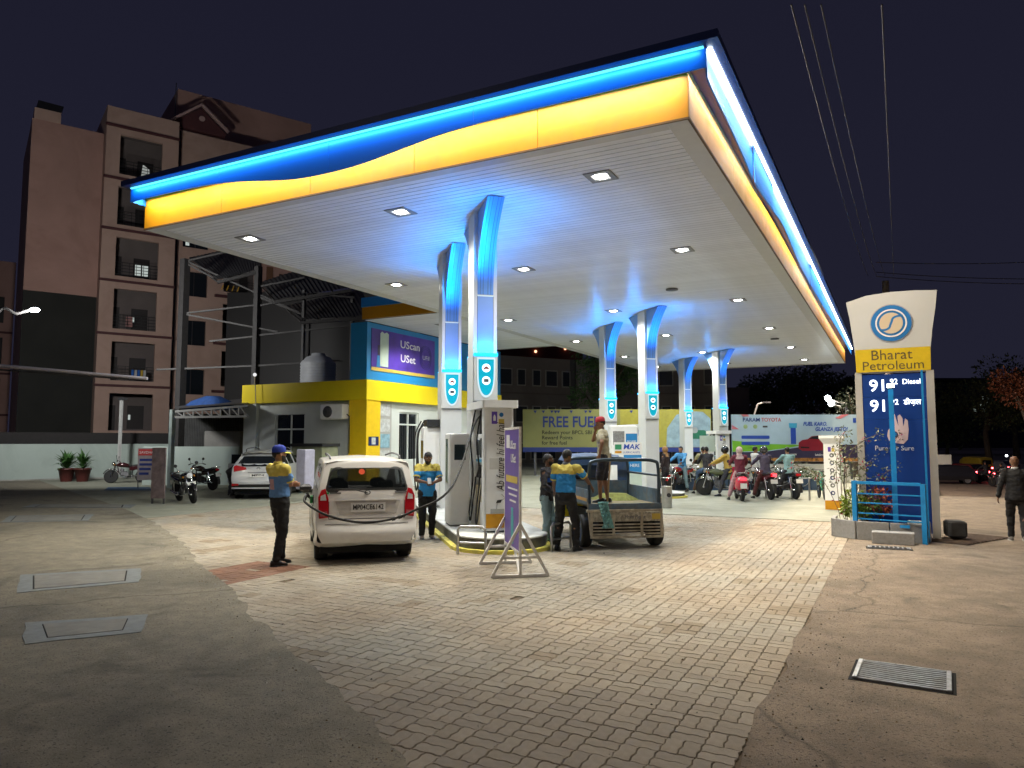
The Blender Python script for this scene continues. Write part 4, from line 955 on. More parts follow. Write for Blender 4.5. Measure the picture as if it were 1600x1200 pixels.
hq([(-2.93,.82), (-2.93,.98), (2.93,.98), (2.93,.82)], 2, mat('city_lights_print', (.30,.14,.04), .5, var=.9, scale=7))
text('lettering', 'PARAM', .25, M_hb, h2, (-2.02,-.055,2.73), width=.78, bold=.01); text('lettering', 'TOYOTA', .25, mat('red_print', (.45,.05,.05), .5), h2, (-1.10,-.055,2.73), width=.92, bold=.01)
text('lettering', 'FUEL KARO.', .24, mat('blue_print2', (.02,.07,.40), .5), h2, (.92,-.055,2.54), width=1.1, bold=.03, shear=.25)
text('lettering', 'GLANZA JEETO!', .24, mat('blue_print2'), h2, (1.66,-.055,2.30), width=1.5, bold=.03, shear=.25)
for z in (1.93, 1.65): hq([(x-1.85, y+z) for x, y in rrect(1.3,.15,.05)], 3, mat('blue_print2'), 'blue_bar')
for x in (-2.3,-1.85): MB().lathe([(.10,0), (.10,.003)], 14, 0, basis((x,-.055,2.42), (0,-1,0))).build('green_badge', mat('pale_green_print', (.32,.45,.22), .5), h2)
MB().b2((-1.5,-.056,2.38), (-1.28,-.054,2.46)).build('small_car_picture', M_dsteel, h2)
hq([(-.22,1.62), (.02,1.62), (.02,2.36), (-.22,2.36)], 3, mat('blue_print2'), 'pillar_picture'); hq([(-.27,2.362), (.07,2.362), (.09,2.58), (-.29,2.58)], 3, mat('sky_print', (.05,.33,.55), .5), 'pillar_picture')
hq([(.12,1.42), (.14,1.68), (.30,1.80), (.55,1.84), (.75,1.98), (1.15,2.02), (1.5,1.92), (1.62,1.6), (1.55,1.4), (1.2,1.32), (.3,1.30)], 3, mat('maroon_print', (.22,.015,.03), .4, var=.15, scale=3), 'car_picture')
hq([(.62,1.86), (.80,1.96), (1.10,1.99), (1.3,1.90), (1.1,1.84)], 4, M_scr, 'car_picture_window'); hq([(.22,1.50), (.62,1.48), (.62,1.42), (.24,1.43)], 4, M_ink, 'car_picture_grille')
hq([(2.1,2.78), (2.5,2.98), (2.2,2.98), (1.85,2.82)], 3, mat('pink_print', (.55,.18,.22), .5)); hq([(-2.93,2.3), (-2.6,2.3), (-2.93,2.5)], 3, mat('pink_print')); hq([(-2.5,2.98), (-2.2,2.98), (-2.1,2.9), (-2.4,2.88)], 3, mat('pink_print'))
hq([(2.68,2.6), (2.83,2.6), (2.83,2.82), (2.68,2.82)], 3, mat('blue_print2'))
text('lettering', 'on WWW', .13, M_inkwhite, h2, (-.2,-.06,1.13), width=.45); text('lettering', 'SafeDrive', .12, M_inkwhite, h2, (1.1,-.06,1.12), width=.45)
for x in (-2.5,.2,2.6): MB().b2((x-.05,.052,0), (x+.05,.12,2.9)).build('support', M_dsteel, h2)
for x in (.2,): MB().b2((x-.06,-.04,0), (x+.06,.04,.797)).build('leg', M_dsteel, h2)
pw = thing('boundary_wall', 'pale low wall with navy plinth and hedge behind the motorcycles', 'wall', W(9.9, 31), VA)
MB().b2((-6.5,.0,0), (4.3,.18,.78)).build('wall', mat('pale_grey_render', (.45,.45,.42), .8, var=.06, dirt=(.28,.28,.25)), pw)
kb = thing('planter_kerb', 'navy painted planter kerb running behind the motorcycles', 'kerb', W(9.6, 26.2), VA)
MB().b2((-4.5,0,0), (2.1,.3,.40)).build('kerb', mat('slate_navy', (.04,.07,.12), .6, var=.15, scale=3), kb); MB().b2((-4.5,-.01,.401), (2.1,.31,.43)).build('coping', mat('grey_coping', (.3,.31,.32), .7), kb)
for i in range(8):
    shrub('hedge_bush', ['clipped round hedge bush by the far pump', 'clipped hedge bush left of the red scooter rider', 'clipped hedge bush behind the red scooter rider', 'clipped hedge bush right of the red scooter rider', 'clipped hedge bush behind the helmeted rider', 'clipped hedge bush behind the teal shirt rider', 'clipped hedge bush left of the hoarding leg', 'clipped hedge bush left of the white icon post'][i], 'bush', W(5.6+i*.86, 26.9, .3), .42, .42, 420, .09, M_leafd, 20+i, 'clipped bushes behind the navy kerb', 3)
# ------------------------------------------------------------ walls with openings
def wall_grid(b, s0, s1, z0, z1, holes, y0, y1, mi=0):
    """solid wall between y0 (front) and y1 (back) with rectangular openings (sa, sb, za, zb)"""
    S = sorted({s0, s1, *[min(max(h[k], s0), s1) for h in holes for k in (0, 1)]}); Zs = sorted({z0, z1, *[min(max(h[k], z0), z1) for h in holes for k in (2, 3)]})
    solid = lambda s, z: not any(h[0] < s < h[1] and h[2] < z < h[3] for h in holes)
    G = [[solid((S[i]+S[i+1])/2, (Zs[j]+Zs[j+1])/2) for j in range(len(Zs)-1)] for i in range(len(S)-1)]
    ni, nj = len(S)-1, len(Zs)-1
    for i in range(ni):
        for j in range(nj):
            if not G[i][j]: continue
            a, c, d, e = S[i], S[i+1], Zs[j], Zs[j+1]
            b.add([(a,y0,d), (c,y0,d), (c,y0,e), (a,y0,e)], [(0,1,2,3)], mi); b.add([(a,y1,d), (c,y1,d), (c,y1,e), (a,y1,e)], [(3,2,1,0)], mi)
            for (di, dj, q) in ((-1,0,[(a,y0,d),(a,y0,e),(a,y1,e),(a,y1,d)]), (1,0,[(c,y0,e),(c,y0,d),(c,y1,d),(c,y1,e)]), (0,-1,[(c,y0,d),(a,y0,d),(a,y1,d),(c,y1,d)]), (0,1,[(a,y0,e),(c,y0,e),(c,y1,e),(a,y1,e)])):
                I, J = i+di, j+dj
                if not (0 <= I < ni and 0 <= J < nj and G[I][J]): b.add(q, [(0,1,2,3)], mi)
    return b
# ------------------------------------------------------------ apartment block
AA = math.atan2(.9003, .4352)
M_pink = mat('dusty_pink_render', (.42,.25,.205), .85, var=.08, scale=.5, dirt=(.26,.14,.11), dscale=.35, damt=.5)
M_pinkb = mat('dusty_beige_render', (.46,.31,.25), .85, var=.08, scale=.5, dirt=(.28,.17,.13), dscale=.4, damt=.5)
M_band = mat('maroon_band', (.085,.028,.03), .7, var=.1)
M_dgreen = mat('dark_painted_wall', (.022,.022,.019), .9, var=.2, scale=.4)
M_recess = mat('grey_recess_wall', (.14,.115,.11), .85, var=.1, scale=1)
M_door = mat('dark_door', (.025,.02,.02), .6, var=.1)
M_curt = mat('pale_curtain', (.5,.5,.5), .8, var=.1, emit=(.8,.85,.8), estr=.30)
M_litw = glow('lit_window', (.85,.95,.9), .5)
ap = thing('apartment_block', 'tall dusty pink apartment block with stacked dark balconies on the left', 'apartment block', (-40.2, 26.4, 0), AA)
fl = [2.1, 5.0, 8.02, 11.14, 14.2, 17.25, 20.4]
holes = [(.25,2.55,fl[i]+.28,fl[i+1]-.47) for i in range(6)]
b = MB(); wall_grid(b, -.5, 3.45, 1.6, 21.5, holes, 0, .25)
b.b2((-.5,.251,1.6), (-.3,6,21.5)); b.b2((3.25,.251,1.6), (3.45,6,21.5)); b.build('tower_wall', M_pinkb, ap)
MB().b2((-.298,1.62,1.6), (3.248,1.8,21.4)).build('recess_wall', M_recess, ap)
for i, z in enumerate(fl[1:]): MB().b2((-.56,-.10,z-.10), (3.5,-.002,z+.04)).build('floor_band', M_band, ap)
for i in range(7): MB().b2((-.298,.252,fl[i]-.1), (3.248,1.615,fl[i]+.05)).build('balcony_slab', M_recess, ap)
def railing(par, s0, s1, z, y=.10, h=.85, mi=None):
    b = MB()
    for k in range(5): b.bar((s0, y, z+.12+k*(h-.12)/4), (s1, y, z+.12+k*(h-.12)/4), .03)
    n = int((s1-s0)/.35)
    for k in range(n+1): b.bar((s0+(s1-s0)*k/n, y, z), (s0+(s1-s0)*k/n, y, z+h), .025)
    b.build('balcony_railing', M_black, par)
rnd = random.Random(8)
for i in range(6):
    z = fl[i]+.05
    if i > 0: railing(ap, .25, 2.55, z+.23)
    MB().b2((.30,1.56,z), (.80,1.61,z+1.75)).build('door', M_door, ap)
    w = MB().b2((1.45,1.56,z+.35), (2.35,1.612,z+1.75)).build('window', M_door, ap)
    if i in (5, 3, 2, 0):
        if i == 5: b = MB(); b.add([(1.62,1.55,z+.3), (2.2,1.55,z+.3), (2.12,1.55,z+1.35), (1.75,1.55,z+1.6)], [(0,1,2,3)]); b.build('curtain', M_curt, w)
        elif i == 3:
            for sx in (1.55, 1.95): MB().b2((sx,1.54,z+.7), (sx+.32,1.552,z+1.35)).build('pane', M_litw, w)
        else: MB().b2((1.5,1.54,z+.9), (1.62,1.552,z+1.2)).build('pane', M_litw, w)
b = MB()
for k, m in enumerate([(.02,.12,.45),(.45,.45,.46),(.02,.12,.45),(.5,.32,.03),(.45,.45,.46)]):
    MB().b2((1.35+.16*k,.06,fl[1]+.42), (1.48+.16*k,.085,fl[1]+.95)).build('hanging_cloth', mat(f'cloth_{k}', m, .8, var=.1), ap)
MB().b2((1.0,.4,fl[2]+.5), (1.35,.45,fl[2]+1.1)).build('hanging_cloth', mat('cloth_pink', (.4,.2,.18), .8), ap)
MB().b2((-.3,.252,21.2), (3.25,6,21.35)).build('roof_slab', M_recess, ap)
# plain left wall with a dark painted lower part
MB().b2((-4.1,1.0,10.2), (-.502,1.25,20.1)).build('side_wall', M_pink, ap); MB().b2((-4.1,1.0,1.4), (-.502,1.25,10.19)).build('side_wall', M_dgreen, ap)
MB().b2((-4.1,1.26,1.4), (-3.9,9,20.1)).build('return_wall', M_pink, ap)
MB().b2((-4.02,.95,20.1), (-2.72,2.2,20.75)).build('chimney_base', M_pinkb, ap)
b = MB(); b.loft([[(-3.95,.95,20.752), (-2.75,.95,20.752), (-2.75,2.2,20.752), (-3.95,2.2,20.752)], [(-3.85,1.05,21.25), (-2.6,1.05,21.2), (-2.6,2.0,21.2), (-3.85,2.0,21.25)]], smooth=False); b.build('roof_box', M_black, ap)
# right wing
wh = [(4.1,5.65,7.78+3.1*k,9.35+3.1*k) for k in range(-1, 4)]
bh = [(6.65,8.6,8.35+3.08*k,10.62+3.08*k) for k in range(-2, 4)]
b = MB(); wall_grid(b, 3.8, 9.0, 1.6, 21.45, wh+bh, 1.0, 1.25); b.build('wing_wall', M_pinkb, ap)
MB().b2((3.46,1.02,1.6), (3.79,1.3,21.4)).build('shaft', M_black, ap)
MB().cyl((3.62,.98,1.6), (3.62,.98,20.5), .07).build('drain_pipe', M_band, ap)
MB().b2((3.8,2.4,1.6), (9.0,2.6,21.3)).build('recess_wall', M_recess, ap)
for k in range(-2, 4):
    z = 8.35+3.08*k
    MB().b2((6.1,.80,z-.42), (8.95,.998,z-.26)).build('floor_band', M_band, ap); MB().b2((6.65,1.252,z-.14), (8.6,2.39,z-.02)).build('balcony_slab', M_recess, ap)
    railing(ap, 6.65, 8.6, z, 1.12, .8)
    MB().b2((8.0,2.33,z), (8.55,2.39,z+1.9)).build('door', M_door, ap); MB().b2((6.9,2.33,z+.5), (7.6,2.39,z+1.6)).build('window', M_door, ap)
for j, (sa, sb, za, zb) in enumerate(wh):
    w = MB().b2((sa,1.19,za), (sb,1.24,zb)).build('window', M_glass, ap)
    MB().b2(((sa+sb)/2-.02,1.16,za), ((sa+sb)/2+.02,1.188,zb)).build('frame', M_door, w)
    if j < 4: MB().b2((sa+.2,1.165,za+.15), (sa+.42,1.186,zb-.2-.2*(j % 2))).build('pane', M_litw, w)
MB().b2((8.2,.93,4.25), (8.5,.99,4.5)).build('sign_light', mat('amber_sign', (.4,.25,.02), .5, emit=(1,.6,.05), estr=.6), ap) if 0 else None
for k in range(4):
    z = 11.45+.0*k; MB().bar((6.5+.33*k,.95,z+.05), (6.62+.33*k,.95,z+.40), .05).build('hanging_garland', mat('marigold', (.4,.22,.03), .6, emit=(1,.6,.05), estr=.05), ap)
# stair bay with brown pilasters
b = MB(); wall_grid(b, 9.0, 12.2, 1.6, 21.4, [(10.1,10.9,8.9+3.05*k,9.95+3.05*k) for k in range(-2,4)], .6, .85); b.build('stair_wall', M_pink, ap)
M_pil = mat('brown_pilaster', (.16,.075,.04), .8, var=.1)
for s_ in (9.25, 11.5):
    for k in range(-2, 4): MB().b2((s_,.52,7.7+3.05*k), (s_+.42,.598,10.3+3.05*k)).build('pilaster', M_pil, ap)
for k in range(-2, 4):
    MB().b2((9.0,.45,10.5+3.05*k), (12.25,.598,10.75+3.05*k) if 0 else (12.25,.598,10.42+3.05*k)).build('floor_band', M_pinkb, ap)
    MB().b2((10.1,.78,8.9+3.05*k), (10.9,.84,9.95+3.05*k)).build('window', M_door, ap)
# blocks above the wing
MB().b2((3.9,3.0,20.5), (13.0,9,25.0)).build('roof_block', M_pink, ap)
MB().cyl((3.75,2.9,20.5), (3.75,2.9,25.3), .03).build('roof_pipe', M_dsteel, ap)
b = MB(); b.prism([(3.35,21.6), (6.45,21.6), (6.45,21.85), (4.9,23.15), (3.35,21.95)], -1.25, -.9, 0, basis((0,0,0), (0,-1,0))); b.build('gable', M_band, ap)
for a, c in (((3.1,.82,21.85), (4.9,.82,23.35)), ((6.6,.82,21.95), (4.9,.82,23.35))): MB().bar(a, c, .2, .14).build('gable_trim', mat('pale_pink_trim', (.45,.30,.28), .8), ap)
MB().lathe([(.18,0), (.18,.06)], 16, 0, basis((4.95,.885,22.45), (0,-1,0))).build('gable_vent', mat('pale_pink_trim'), ap)
MB().b2((9.1,1.4,1.6), (9.3,3,21)).build('recess_wall', M_recess, ap)
# neighbouring wing behind, far left
ap2 = thing('apartment_block', 'low dark apartment wing with small lit windows at the far left edge', 'apartment block', at(10,740,55), AA)
b = MB(); wall_grid(b, -6, 0, 0, 16, [(-5.2,-3.4,2+3.1*k,4+3.1*k) for k in range(4)]+[(-2.6,-.6,2+3.1*k,4+3.1*k) for k in range(4)], 0, .3); b.build('wall', M_pink, ap2)
MB().b2((-6,.8,0), (0,.9,15.5)).build('recess_wall', M_door, ap2)
for k in range(4):
    MB().b2((-6,-.1,1.2+3.1*k), (0,-.002,1.35+3.1*k)).build('floor_band', M_band, ap2)
    MB().b2((-2.2,.72,2.2+3.1*k), (-1.7,.79,3.4+3.1*k)).build('window', M_litw if k in (1, 3) else M_glass, ap2)
# dark strip and white compound wall
cwall = thing('compound_wall', 'long pale green white compound wall with dark retaining strip along the left side', 'wall', (-34.75, 18.23, 0), AA)
M_ww = mat('pale_lime_wash', (.34,.40,.37), .85, var=.05, scale=.8, dirt=(.22,.26,.23), dscale=.5, damt=.5)
MB().b2((-14,0,0), (12.5,.22,1.62)).build('wall', M_ww, cwall)
MB().b2((-14,.5,0), (9,.8,2.15)).build('retaining_strip', mat('dark_retaining', (.02,.018,.018), .9), cwall)
MB().b2((-14,-.05,0), (12.5,-.002,.06)).build('plinth', M_concrete, cwall)
po = thing('street_post', 'thin pale square post standing at the compound wall between plants and motorcycle', 'post', at(187,742,33.5), 0)
MB().bar((0,0,0), (0,0,3.45), .11).build('post', mat('pale_post', (.45,.45,.44), .5), po); MB().box((.08,0,3.47), (.4,.2,.1)).build('cap', M_dsteel, po)
# potted plants
M_pot = mat('maroon_pot', (.08,.018,.015), .5, var=.1)
def potted(lb, p, seed, r=.82):
    t = thing('potted_plant', lb, 'potted plant', p, 0, 'potted plants by the white wall')
    MB().lathe([(.22,0), (.32,.5), (.35,.5), (.35,.58), (.29,.58), (.28,.5), (.001,.5)], 16).build('pot', M_pot, t)
    b = MB(); rnd = random.Random(seed)
    for i in range(80):
        a = rnd.uniform(0, 2*PI); el = rnd.uniform(.15,1.35); L_ = r*rnd.uniform(.7,1.2); c = Vector((math.cos(a)*math.cos(el), math.sin(a)*math.cos(el), math.sin(el))); z0 = .5+rnd.uniform(0,.35)
        s = Vector((-math.sin(a), math.cos(a), 0))*.045; p0 = Vector((0,0,z0)); p1 = p0+c*L_*.5; p2 = p0+c*L_+Vector((0,0,-.22*L_))
        b.add([p0-s*.4, p0+s*.4, p1+s, p1-s, p2], [(0,1,2,3), (3,2,4)])
    b.build('fronds', mat('palm_green', (.05,.13,.03), .5, var=.25, scale=10), t)
potted('left potted palm with maroon pot in front of the white wall', at(106,752,32.0), 1); potted('right potted palm with maroon pot in front of the white wall', at(131,752,32.0), 2, .74)
# faint painted markings on the apron beside the wall
poly_sheet('painted_blue_strip', [at(165,766,26)[:2], at(240,766,26)[:2], at(236,760,28)[:2], at(172,760,28)[:2]], .008, mat('faded_blue_paint', (.05,.10,.18), .7, var=.3, scale=5))
# ------------------------------------------------------------ office
of = thing('station_office', 'white station office with bright yellow band and yellow corner pillar below a blue sign box', 'building', (-16.55, 20.59, 0))
M_ow = mat('office_white_render', (.60,.64,.62), .75, var=.04, scale=1, dirt=(.42,.45,.43), dscale=.8, damt=.4)
b = MB(); wall_grid(b, -6.0, -.03, 0, 3.2, [(-4.5,-3.0,.02,2.75)], .12, .30); b.build('front_wall', M_ow, of)
b = MB(); wall_grid(b, .0, 9.8, 0, 3.2, [(2.0,3.28,1.0,2.85)], 0, .16); o = b.build('side_wall', M_ow, of); o.rotation_euler = (0,0,PI/2); o.location = (-.13,.10,0)
MB().b2((-6.0,9.6,0), (-.3,9.8,3.2)).build('back_wall', M_ow, of)
MB().b2((-6.04,-.02,0), (-5.38,.5,3.2)).build('white_pillar', M_ow, of)
M_ydark = M_byellow
MB().b2((-.76,-.05,0), (.03,.74,3.2)).build('yellow_pillar', mat('pillar_yellow', (.82,.55,.01), .45, var=.05), of)
MB().b2((-6.08,-.10,3.202), (.06,9.9,3.92)).build('yellow_band', M_byellow, of)
MB().b2((-6.0,.0,3.90), (-.7,9.8,3.93)).build('roof', M_concrete, of)
wd = MB().b2((-4.48,.20,.05), (-3.02,.22,2.73)).build('window', M_glass, of)
for x in (-4.47,-3.72,-3.04): MB().b2((x-.03,.165,.05), (x+.03,.197,2.73)).build('frame', M_ow, wd)
MB().b2((-4.44,.17,2.16), (-3.07,.196,2.22)).build('frame', M_ow, wd)
# side window with grille, posters, badge
sw = MB().b2((-.26,2.12,1.02), (-.24,3.36,2.83)).build('window', M_glass, of)
for z in (1.02,2.38,2.82): MB().b2((-.235,2.12,z-.03), (-.18,3.36,z+.03)).build('frame', M_ow, sw)
for y in (2.13,2.74,3.35): MB().b2((-.236,y-.03,1.02), (-.182,y+.03,2.82)).build('frame', M_ow, sw)
b = MB()
for k in range(9): b.bar((-.225,2.2+.13*k,1.05), (-.225,2.2+.13*k,2.35), .012)
b.build('grille', M_dsteel, sw)
MB().b2((-.128,.80,.9), (-.10,1.58,3.15)).build('poster_board', M_pgrey, of)
for z0, z1, m in ((2.66,3.08,'pale_print'), (2.08,2.55,'pale_print'), (1.5,2.0,'sky_print2'), (1.0,1.4,'pale_print')):
    MB().b2((-.098,.84,z0), (-.085,1.46,z1)).build('poster', mat(m, (.5,.52,.52) if m[0] == 'p' else (.25,.42,.52), .4, var=.3, scale=8), of)
MB().b2((.031,.08,1.58), (.042,.64,1.90)).build('badge', M_navy, of)
MB().b2((.043,.24,1.62), (.047,.46,1.87)).build('badge_picture', mat('pale_print'), of)
# blue sign box on the roof
sb = thing('sign_box', 'big blue roof sign box with purple poster reading UScan USet', 'sign', (-16.55, 20.59, 3.93))
M_bbox = mat('box_blue', (.02,.24,.55), .42, var=.05, scale=1)
MB().b2((-.72,-.08,0), (.03,9.85,2.05)).build('box', M_bbox, sb)
M_up = mat('purple_poster', (.075,.035,.32), .32, var=.35, scale=.9)
MB().b2((.035,.14,.40), (.055,4.2,1.86)).build('poster', M_up, sb)
MB().b2((.056,.14,.34), (.062,4.2,.46)).build('poster_strip', mat('ochre_print'), sb)
text('lettering', 'UScan', .40, M_inkwhite, sb, (.057,2.50,1.46), (1,0,0), bold=.01, width=1.25); text('lettering', 'USet', .40, M_inkwhite, sb, (.057,2.36,.93), (1,0,0), bold=.01, width=.95)
for r_ in (.46,.40,.33): 
    b = MB(); pts = [(.0575, 3.55+x, 1.12+y) for x, y in rrect(r_*1.7, r_*2, r_*.75)]; b.tube(pts, .008, 4, closed=True); b.build('poster_ring', M_navy, sb)
text('lettering', 'UFill', .24, mat('grey_white_ink'), sb, (.057,3.6,1.1), (1,0,0), width=.5)
Bs = basis((.0,0,0), (1,0,0))
for poly, m in (([(.62,.52), (1.10,.52), (1.12,1.74), (1.0,1.80), (.86,1.74), (.72,1.80), (.62,1.72)], 'mint_print'), ([(.42,.48), (.66,.48), (.60,.9), (.46,.9)], 'blue_print'), ([(.48,.92), (.61,.92), (.61,1.28), (.48,1.28)], 'dark_print'), ([(.76,.5), (.92,.5), (.9,.86), (.8,.86)], 'dark_print')):
    MB().prism(poly, .057+.002*len(poly), .060+.002*len(poly), 0, Bs).build('poster_picture', mat(m, (.05,.04,.08), .5), sb)
MB().b2((.064,.70,1.04), (.073,1.04,1.34)).build('poster_picture', M_scr, sb)
# things on the office
ac = thing('air_conditioner', 'white outdoor air conditioner unit on the office wall above the generator', 'air conditioner', (-17.9, 20.45, 2.52))
MB().box((0,0,.27), (1.05,.38,.54), bev=.03).build('case', M_pump, ac)
MB().lathe([(.21,0), (.21,.012), (.06,.02), (.0001,.02)], 24, 0, basis((-.16,-.191,.27), (0,-1,0))).build('fan', M_dsteel, ac)
b = MB(); b.tube([(.5,.05,.2), (.62,.08,.1), (.62,.1,-1.2)], .02, 6); b.build('pipe', M_black, ac)
tk = thing('water_tank', 'ribbed grey round water tank on the office roof', 'water tank', (-21.6, 23.6, 3.93))
prof = [(.66,0)]
for k in range(9): z = .05+k*.12; prof += [(.72,z), (.745,z+.05), (.72,z+.10)]
prof += [(.70,1.15), (.60,1.24), (.50,1.36), (.30,1.42), (.28,1.52), (.0001,1.55)]
MB().lathe(prof, 28).build('tank', mat('grey_tank', (.36,.37,.39), .5, var=.1, scale=3), tk)
gen = thing('generator_cabinet', 'greenish grey generator cabinet with dark top under the air conditioner', 'generator', (-17.7, 19.4, 0), 0)
MB().b2((-.8,-.4,.1), (.55,.4,1.55)).build('case', mat('greenish_grey', (.22,.24,.15), .6, var=.2, scale=2, dirt=(.1,.1,.07)), gen); MB().b2((-.85,-.45,1.552), (.6,.45,1.66)).build('top', M_black, gen)
for k in range(5): MB().b2((-.7,-.405,.4+.2*k), (.0,-.401,.46+.2*k)).build('vent', M_black, gen)
bx = MB().box((0,0,.6), (.36,.4,1.15), bev=.02).build('pale_cabinet', mat('pale_lilac', (.38,.38,.48), .6, dirt=(.25,.25,.3)), loc=at(478,765,21.5)); tag(bx, 'pale lilac metal cabinet beside the generator behind the white hatchback', 'cabinet')
# person like figure omitted on roof: add small railing posts and man
# ------------------------------------------------------------ car shed with white truss beside the office
sh = thing('parking_shed', 'open parking shed with white zigzag truss between the pole and the office', 'shed', W(0,0,0))
FS = 27.5
a0, a1 = at(272,643,FS), at(386,634,FS); l0, l1 = at(272,652,FS), at(386,650.5,FS)
M_tr = mat('white_truss', (.34,.34,.33), .5)
MB().bar(a0, a1, .08).build('top_chord', M_tr, sh); MB().bar(l0, l1, .08).build('bottom_chord', M_tr, sh)
b = MB()
for k in range(8): t0 = k/8; b.bar(l0.lerp(l1, t0), a0.lerp(a1, t0), .05); b.bar(a0.lerp(a1, t0+.01), l0.lerp(l1, (k+1)/8), .04)
b.build('lattice', M_tr, sh)
q = at(268,640,FS); MB().bar((q.x,q.y,0), (q.x,q.y,q.z), .16).build('post', mat('pale_green_post', (.30,.36,.34), .6), sh)
A_, B_, C_, D_ = at(272,642,FS), at(386,633,FS), at(380,633,FS+6), at(272,642,FS+6)
b = MB(); b.add([A_+Vector((0,0,.07)), B_+Vector((0,0,.07)), C_+Vector((0,0,.3)), D_+Vector((0,0,.3))], [(0,1,2,3)]); b.build('roof_sheet', M_dsteel, sh)
b = MB(); p0, p1 = at(278,715,FS+6), at(384,715,FS+6); n = 40
for k in range(n):
    u0 = p0.lerp(p1, k/n); u1 = p0.lerp(p1, (k+.5)/n); u2 = p0.lerp(p1, (k+1)/n); o_ = FV*.05
    z0, z1 = .2, 3.0
    b.add([(u0.x,u0.y,z0), (u1.x+o_.x,u1.y+o_.y,z0), (u1.x+o_.x,u1.y+o_.y,z1), (u0.x,u0.y,z1), (u2.x,u2.y,z0), (u2.x,u2.y,z1)], [(0,1,2,3), (1,4,5,2)])
b.build('corrugated_back', mat('grey_corrugated', (.085,.085,.085), .6, .3, var=.25, scale=2), sh)
bx = MB().box((0,0,1.1), (1.5,.6,2.2), VA, bev=.03).build('grey_cabinet', mat('grey_cabinet', (.17,.165,.155), .7, var=.1), loc=at(352,758,30)); tag(bx, 'tall grey cabinet in the back of the parking shed above the silver car', 'cabinet')
lw = MB().box((0,0,.8), (3.8,.2,1.6), VA).build('low_wall', M_ww, loc=at(300,760,29.5)); tag(lw, 'low pale wall at the back of the parking shed', 'wall')
tp = MB(); tp.loft([[Vector((x, y, 0)) for x, y in rrect(2.2,1.4,.3)], [Vector((x+.1, y, .35)) for x, y in rrect(1.6,1.0,.3)], [Vector((x+.2, y, .55)) for x, y in rrect(.6,.5,.2)]], smooth=True)
o = tp.build('blue_tarpaulin', mat('blue_tarp', (.02,.06,.20), .6, var=.3, scale=5), loc=at(325,640,FS+3)); tag(o, 'folded blue tarpaulin bundle on the parking shed roof', 'tarpaulin')
# ------------------------------------------------------------ tall steel frame with tiered roof sheets
sf = thing('steel_roof_frame', 'dark steel frame with three tiers of corrugated roof sheets behind the canopy edge', 'steel frame', W(0,0,0))
FF = 31.0
M_fr = mat('grey_painted_steel', (.035,.033,.033), .6, .2, var=.2)
def post(px, y0, y1, w, f=FF, m=M_fr, n='post'):
    a, c = at(px, y0, f), at(px, y1, f); MB().bar((a.x,a.y,a.z), (a.x,a.y,c.z), w).build(n, m, sf)
post(279, 757, 400, .30); post(396, 757, 412, .24); post(470, 700, 450, .12); post(547, 620, 455, .14, 33); post(478, 620, 500, .14, 36)
def beam(p, q, w=.10, f=FF, m=M_fr): MB().bar(at(*p, f), at(*q, f), w).build('beam', m, sf)
for p, q in (((281,403),(395,376)), ((281,403),(470,490)), ((281,407),(330,433)), ((333,431),(398,417)), ((283,487),(395,474)), ((283,489),(430,517)), ((322,532),(395,524)), ((395,523),(550,506)), ((240,577),(395,571)), ((395,571),(535,562)), ((395,476),(465,462)), ((400,462),(470,490)), ((395,445),(470,430)), ((470,455),(550,462))): beam(p, q, .07)
M_sheet = mat('dull_roof_sheet', (.045,.045,.047), .55, .4, var=.2, scale=1)
for a_, b2_, c_, d_ in (((284,398),(400,372),(400,416),(331,433)), ((398,438),(520,398),(545,446),(424,465)), ((440,476),(560,448),(580,490),(466,498))):
    P = [at(*a_, FF+3), at(*b2_, FF+4), at(*c_, FF), at(*d_, FF-.5)]
    b = MB(); n = 40; vs = []
    for k in range(n+1):
        o_ = Vector((0,0,.03*(k % 2))); vs += [P[0].lerp(P[1], k/n)+o_, P[3].lerp(P[2], k/n)+o_]
    b.add(vs, [(2*k, 2*k+1, 2*k+3, 2*k+2) for k in range(n)]); b.build('roof_sheet', M_sheet, sf)
    for k in range(5): MB().bar(P[0].lerp(P[1], k/4)-Vector((0,0,.08)), P[3].lerp(P[2], k/4)-Vector((0,0,.08)), .06).build('rafter', M_fr, sf)
    MB().bar(P[3]-Vector((0,0,.12)), P[2]-Vector((0,0,.12)), .12).build('purlin', M_fr, sf)
# dark building mass behind the frame
o = MB().b2((-4.5,0,0), (7.0,6,11.2)).build('dark_building', mat('near_black_render', (.030,.027,.026), .9, var=.2, scale=.5), loc=W(-13.6,46), rz=VA); tag(o, 'unlit dark building behind the steel frame and the water tank', 'building')
# wall lamp on pole by the office roof
wl = thing('small_lamp', 'small white lamp on a thin pole beside the steel frame over the office roof', 'lamp', at(395,585,28), 0)
MB().sph((0,0,0), .07).build('bulb', glow('small_bulb', (.9,.9,.9), 1.0), wl); b = MB(); b.tube([(0,0,-.06), (.06,0,-.6), (.1,0,-1.1)], .02, 5); b.build('pole', M_tan, wl)
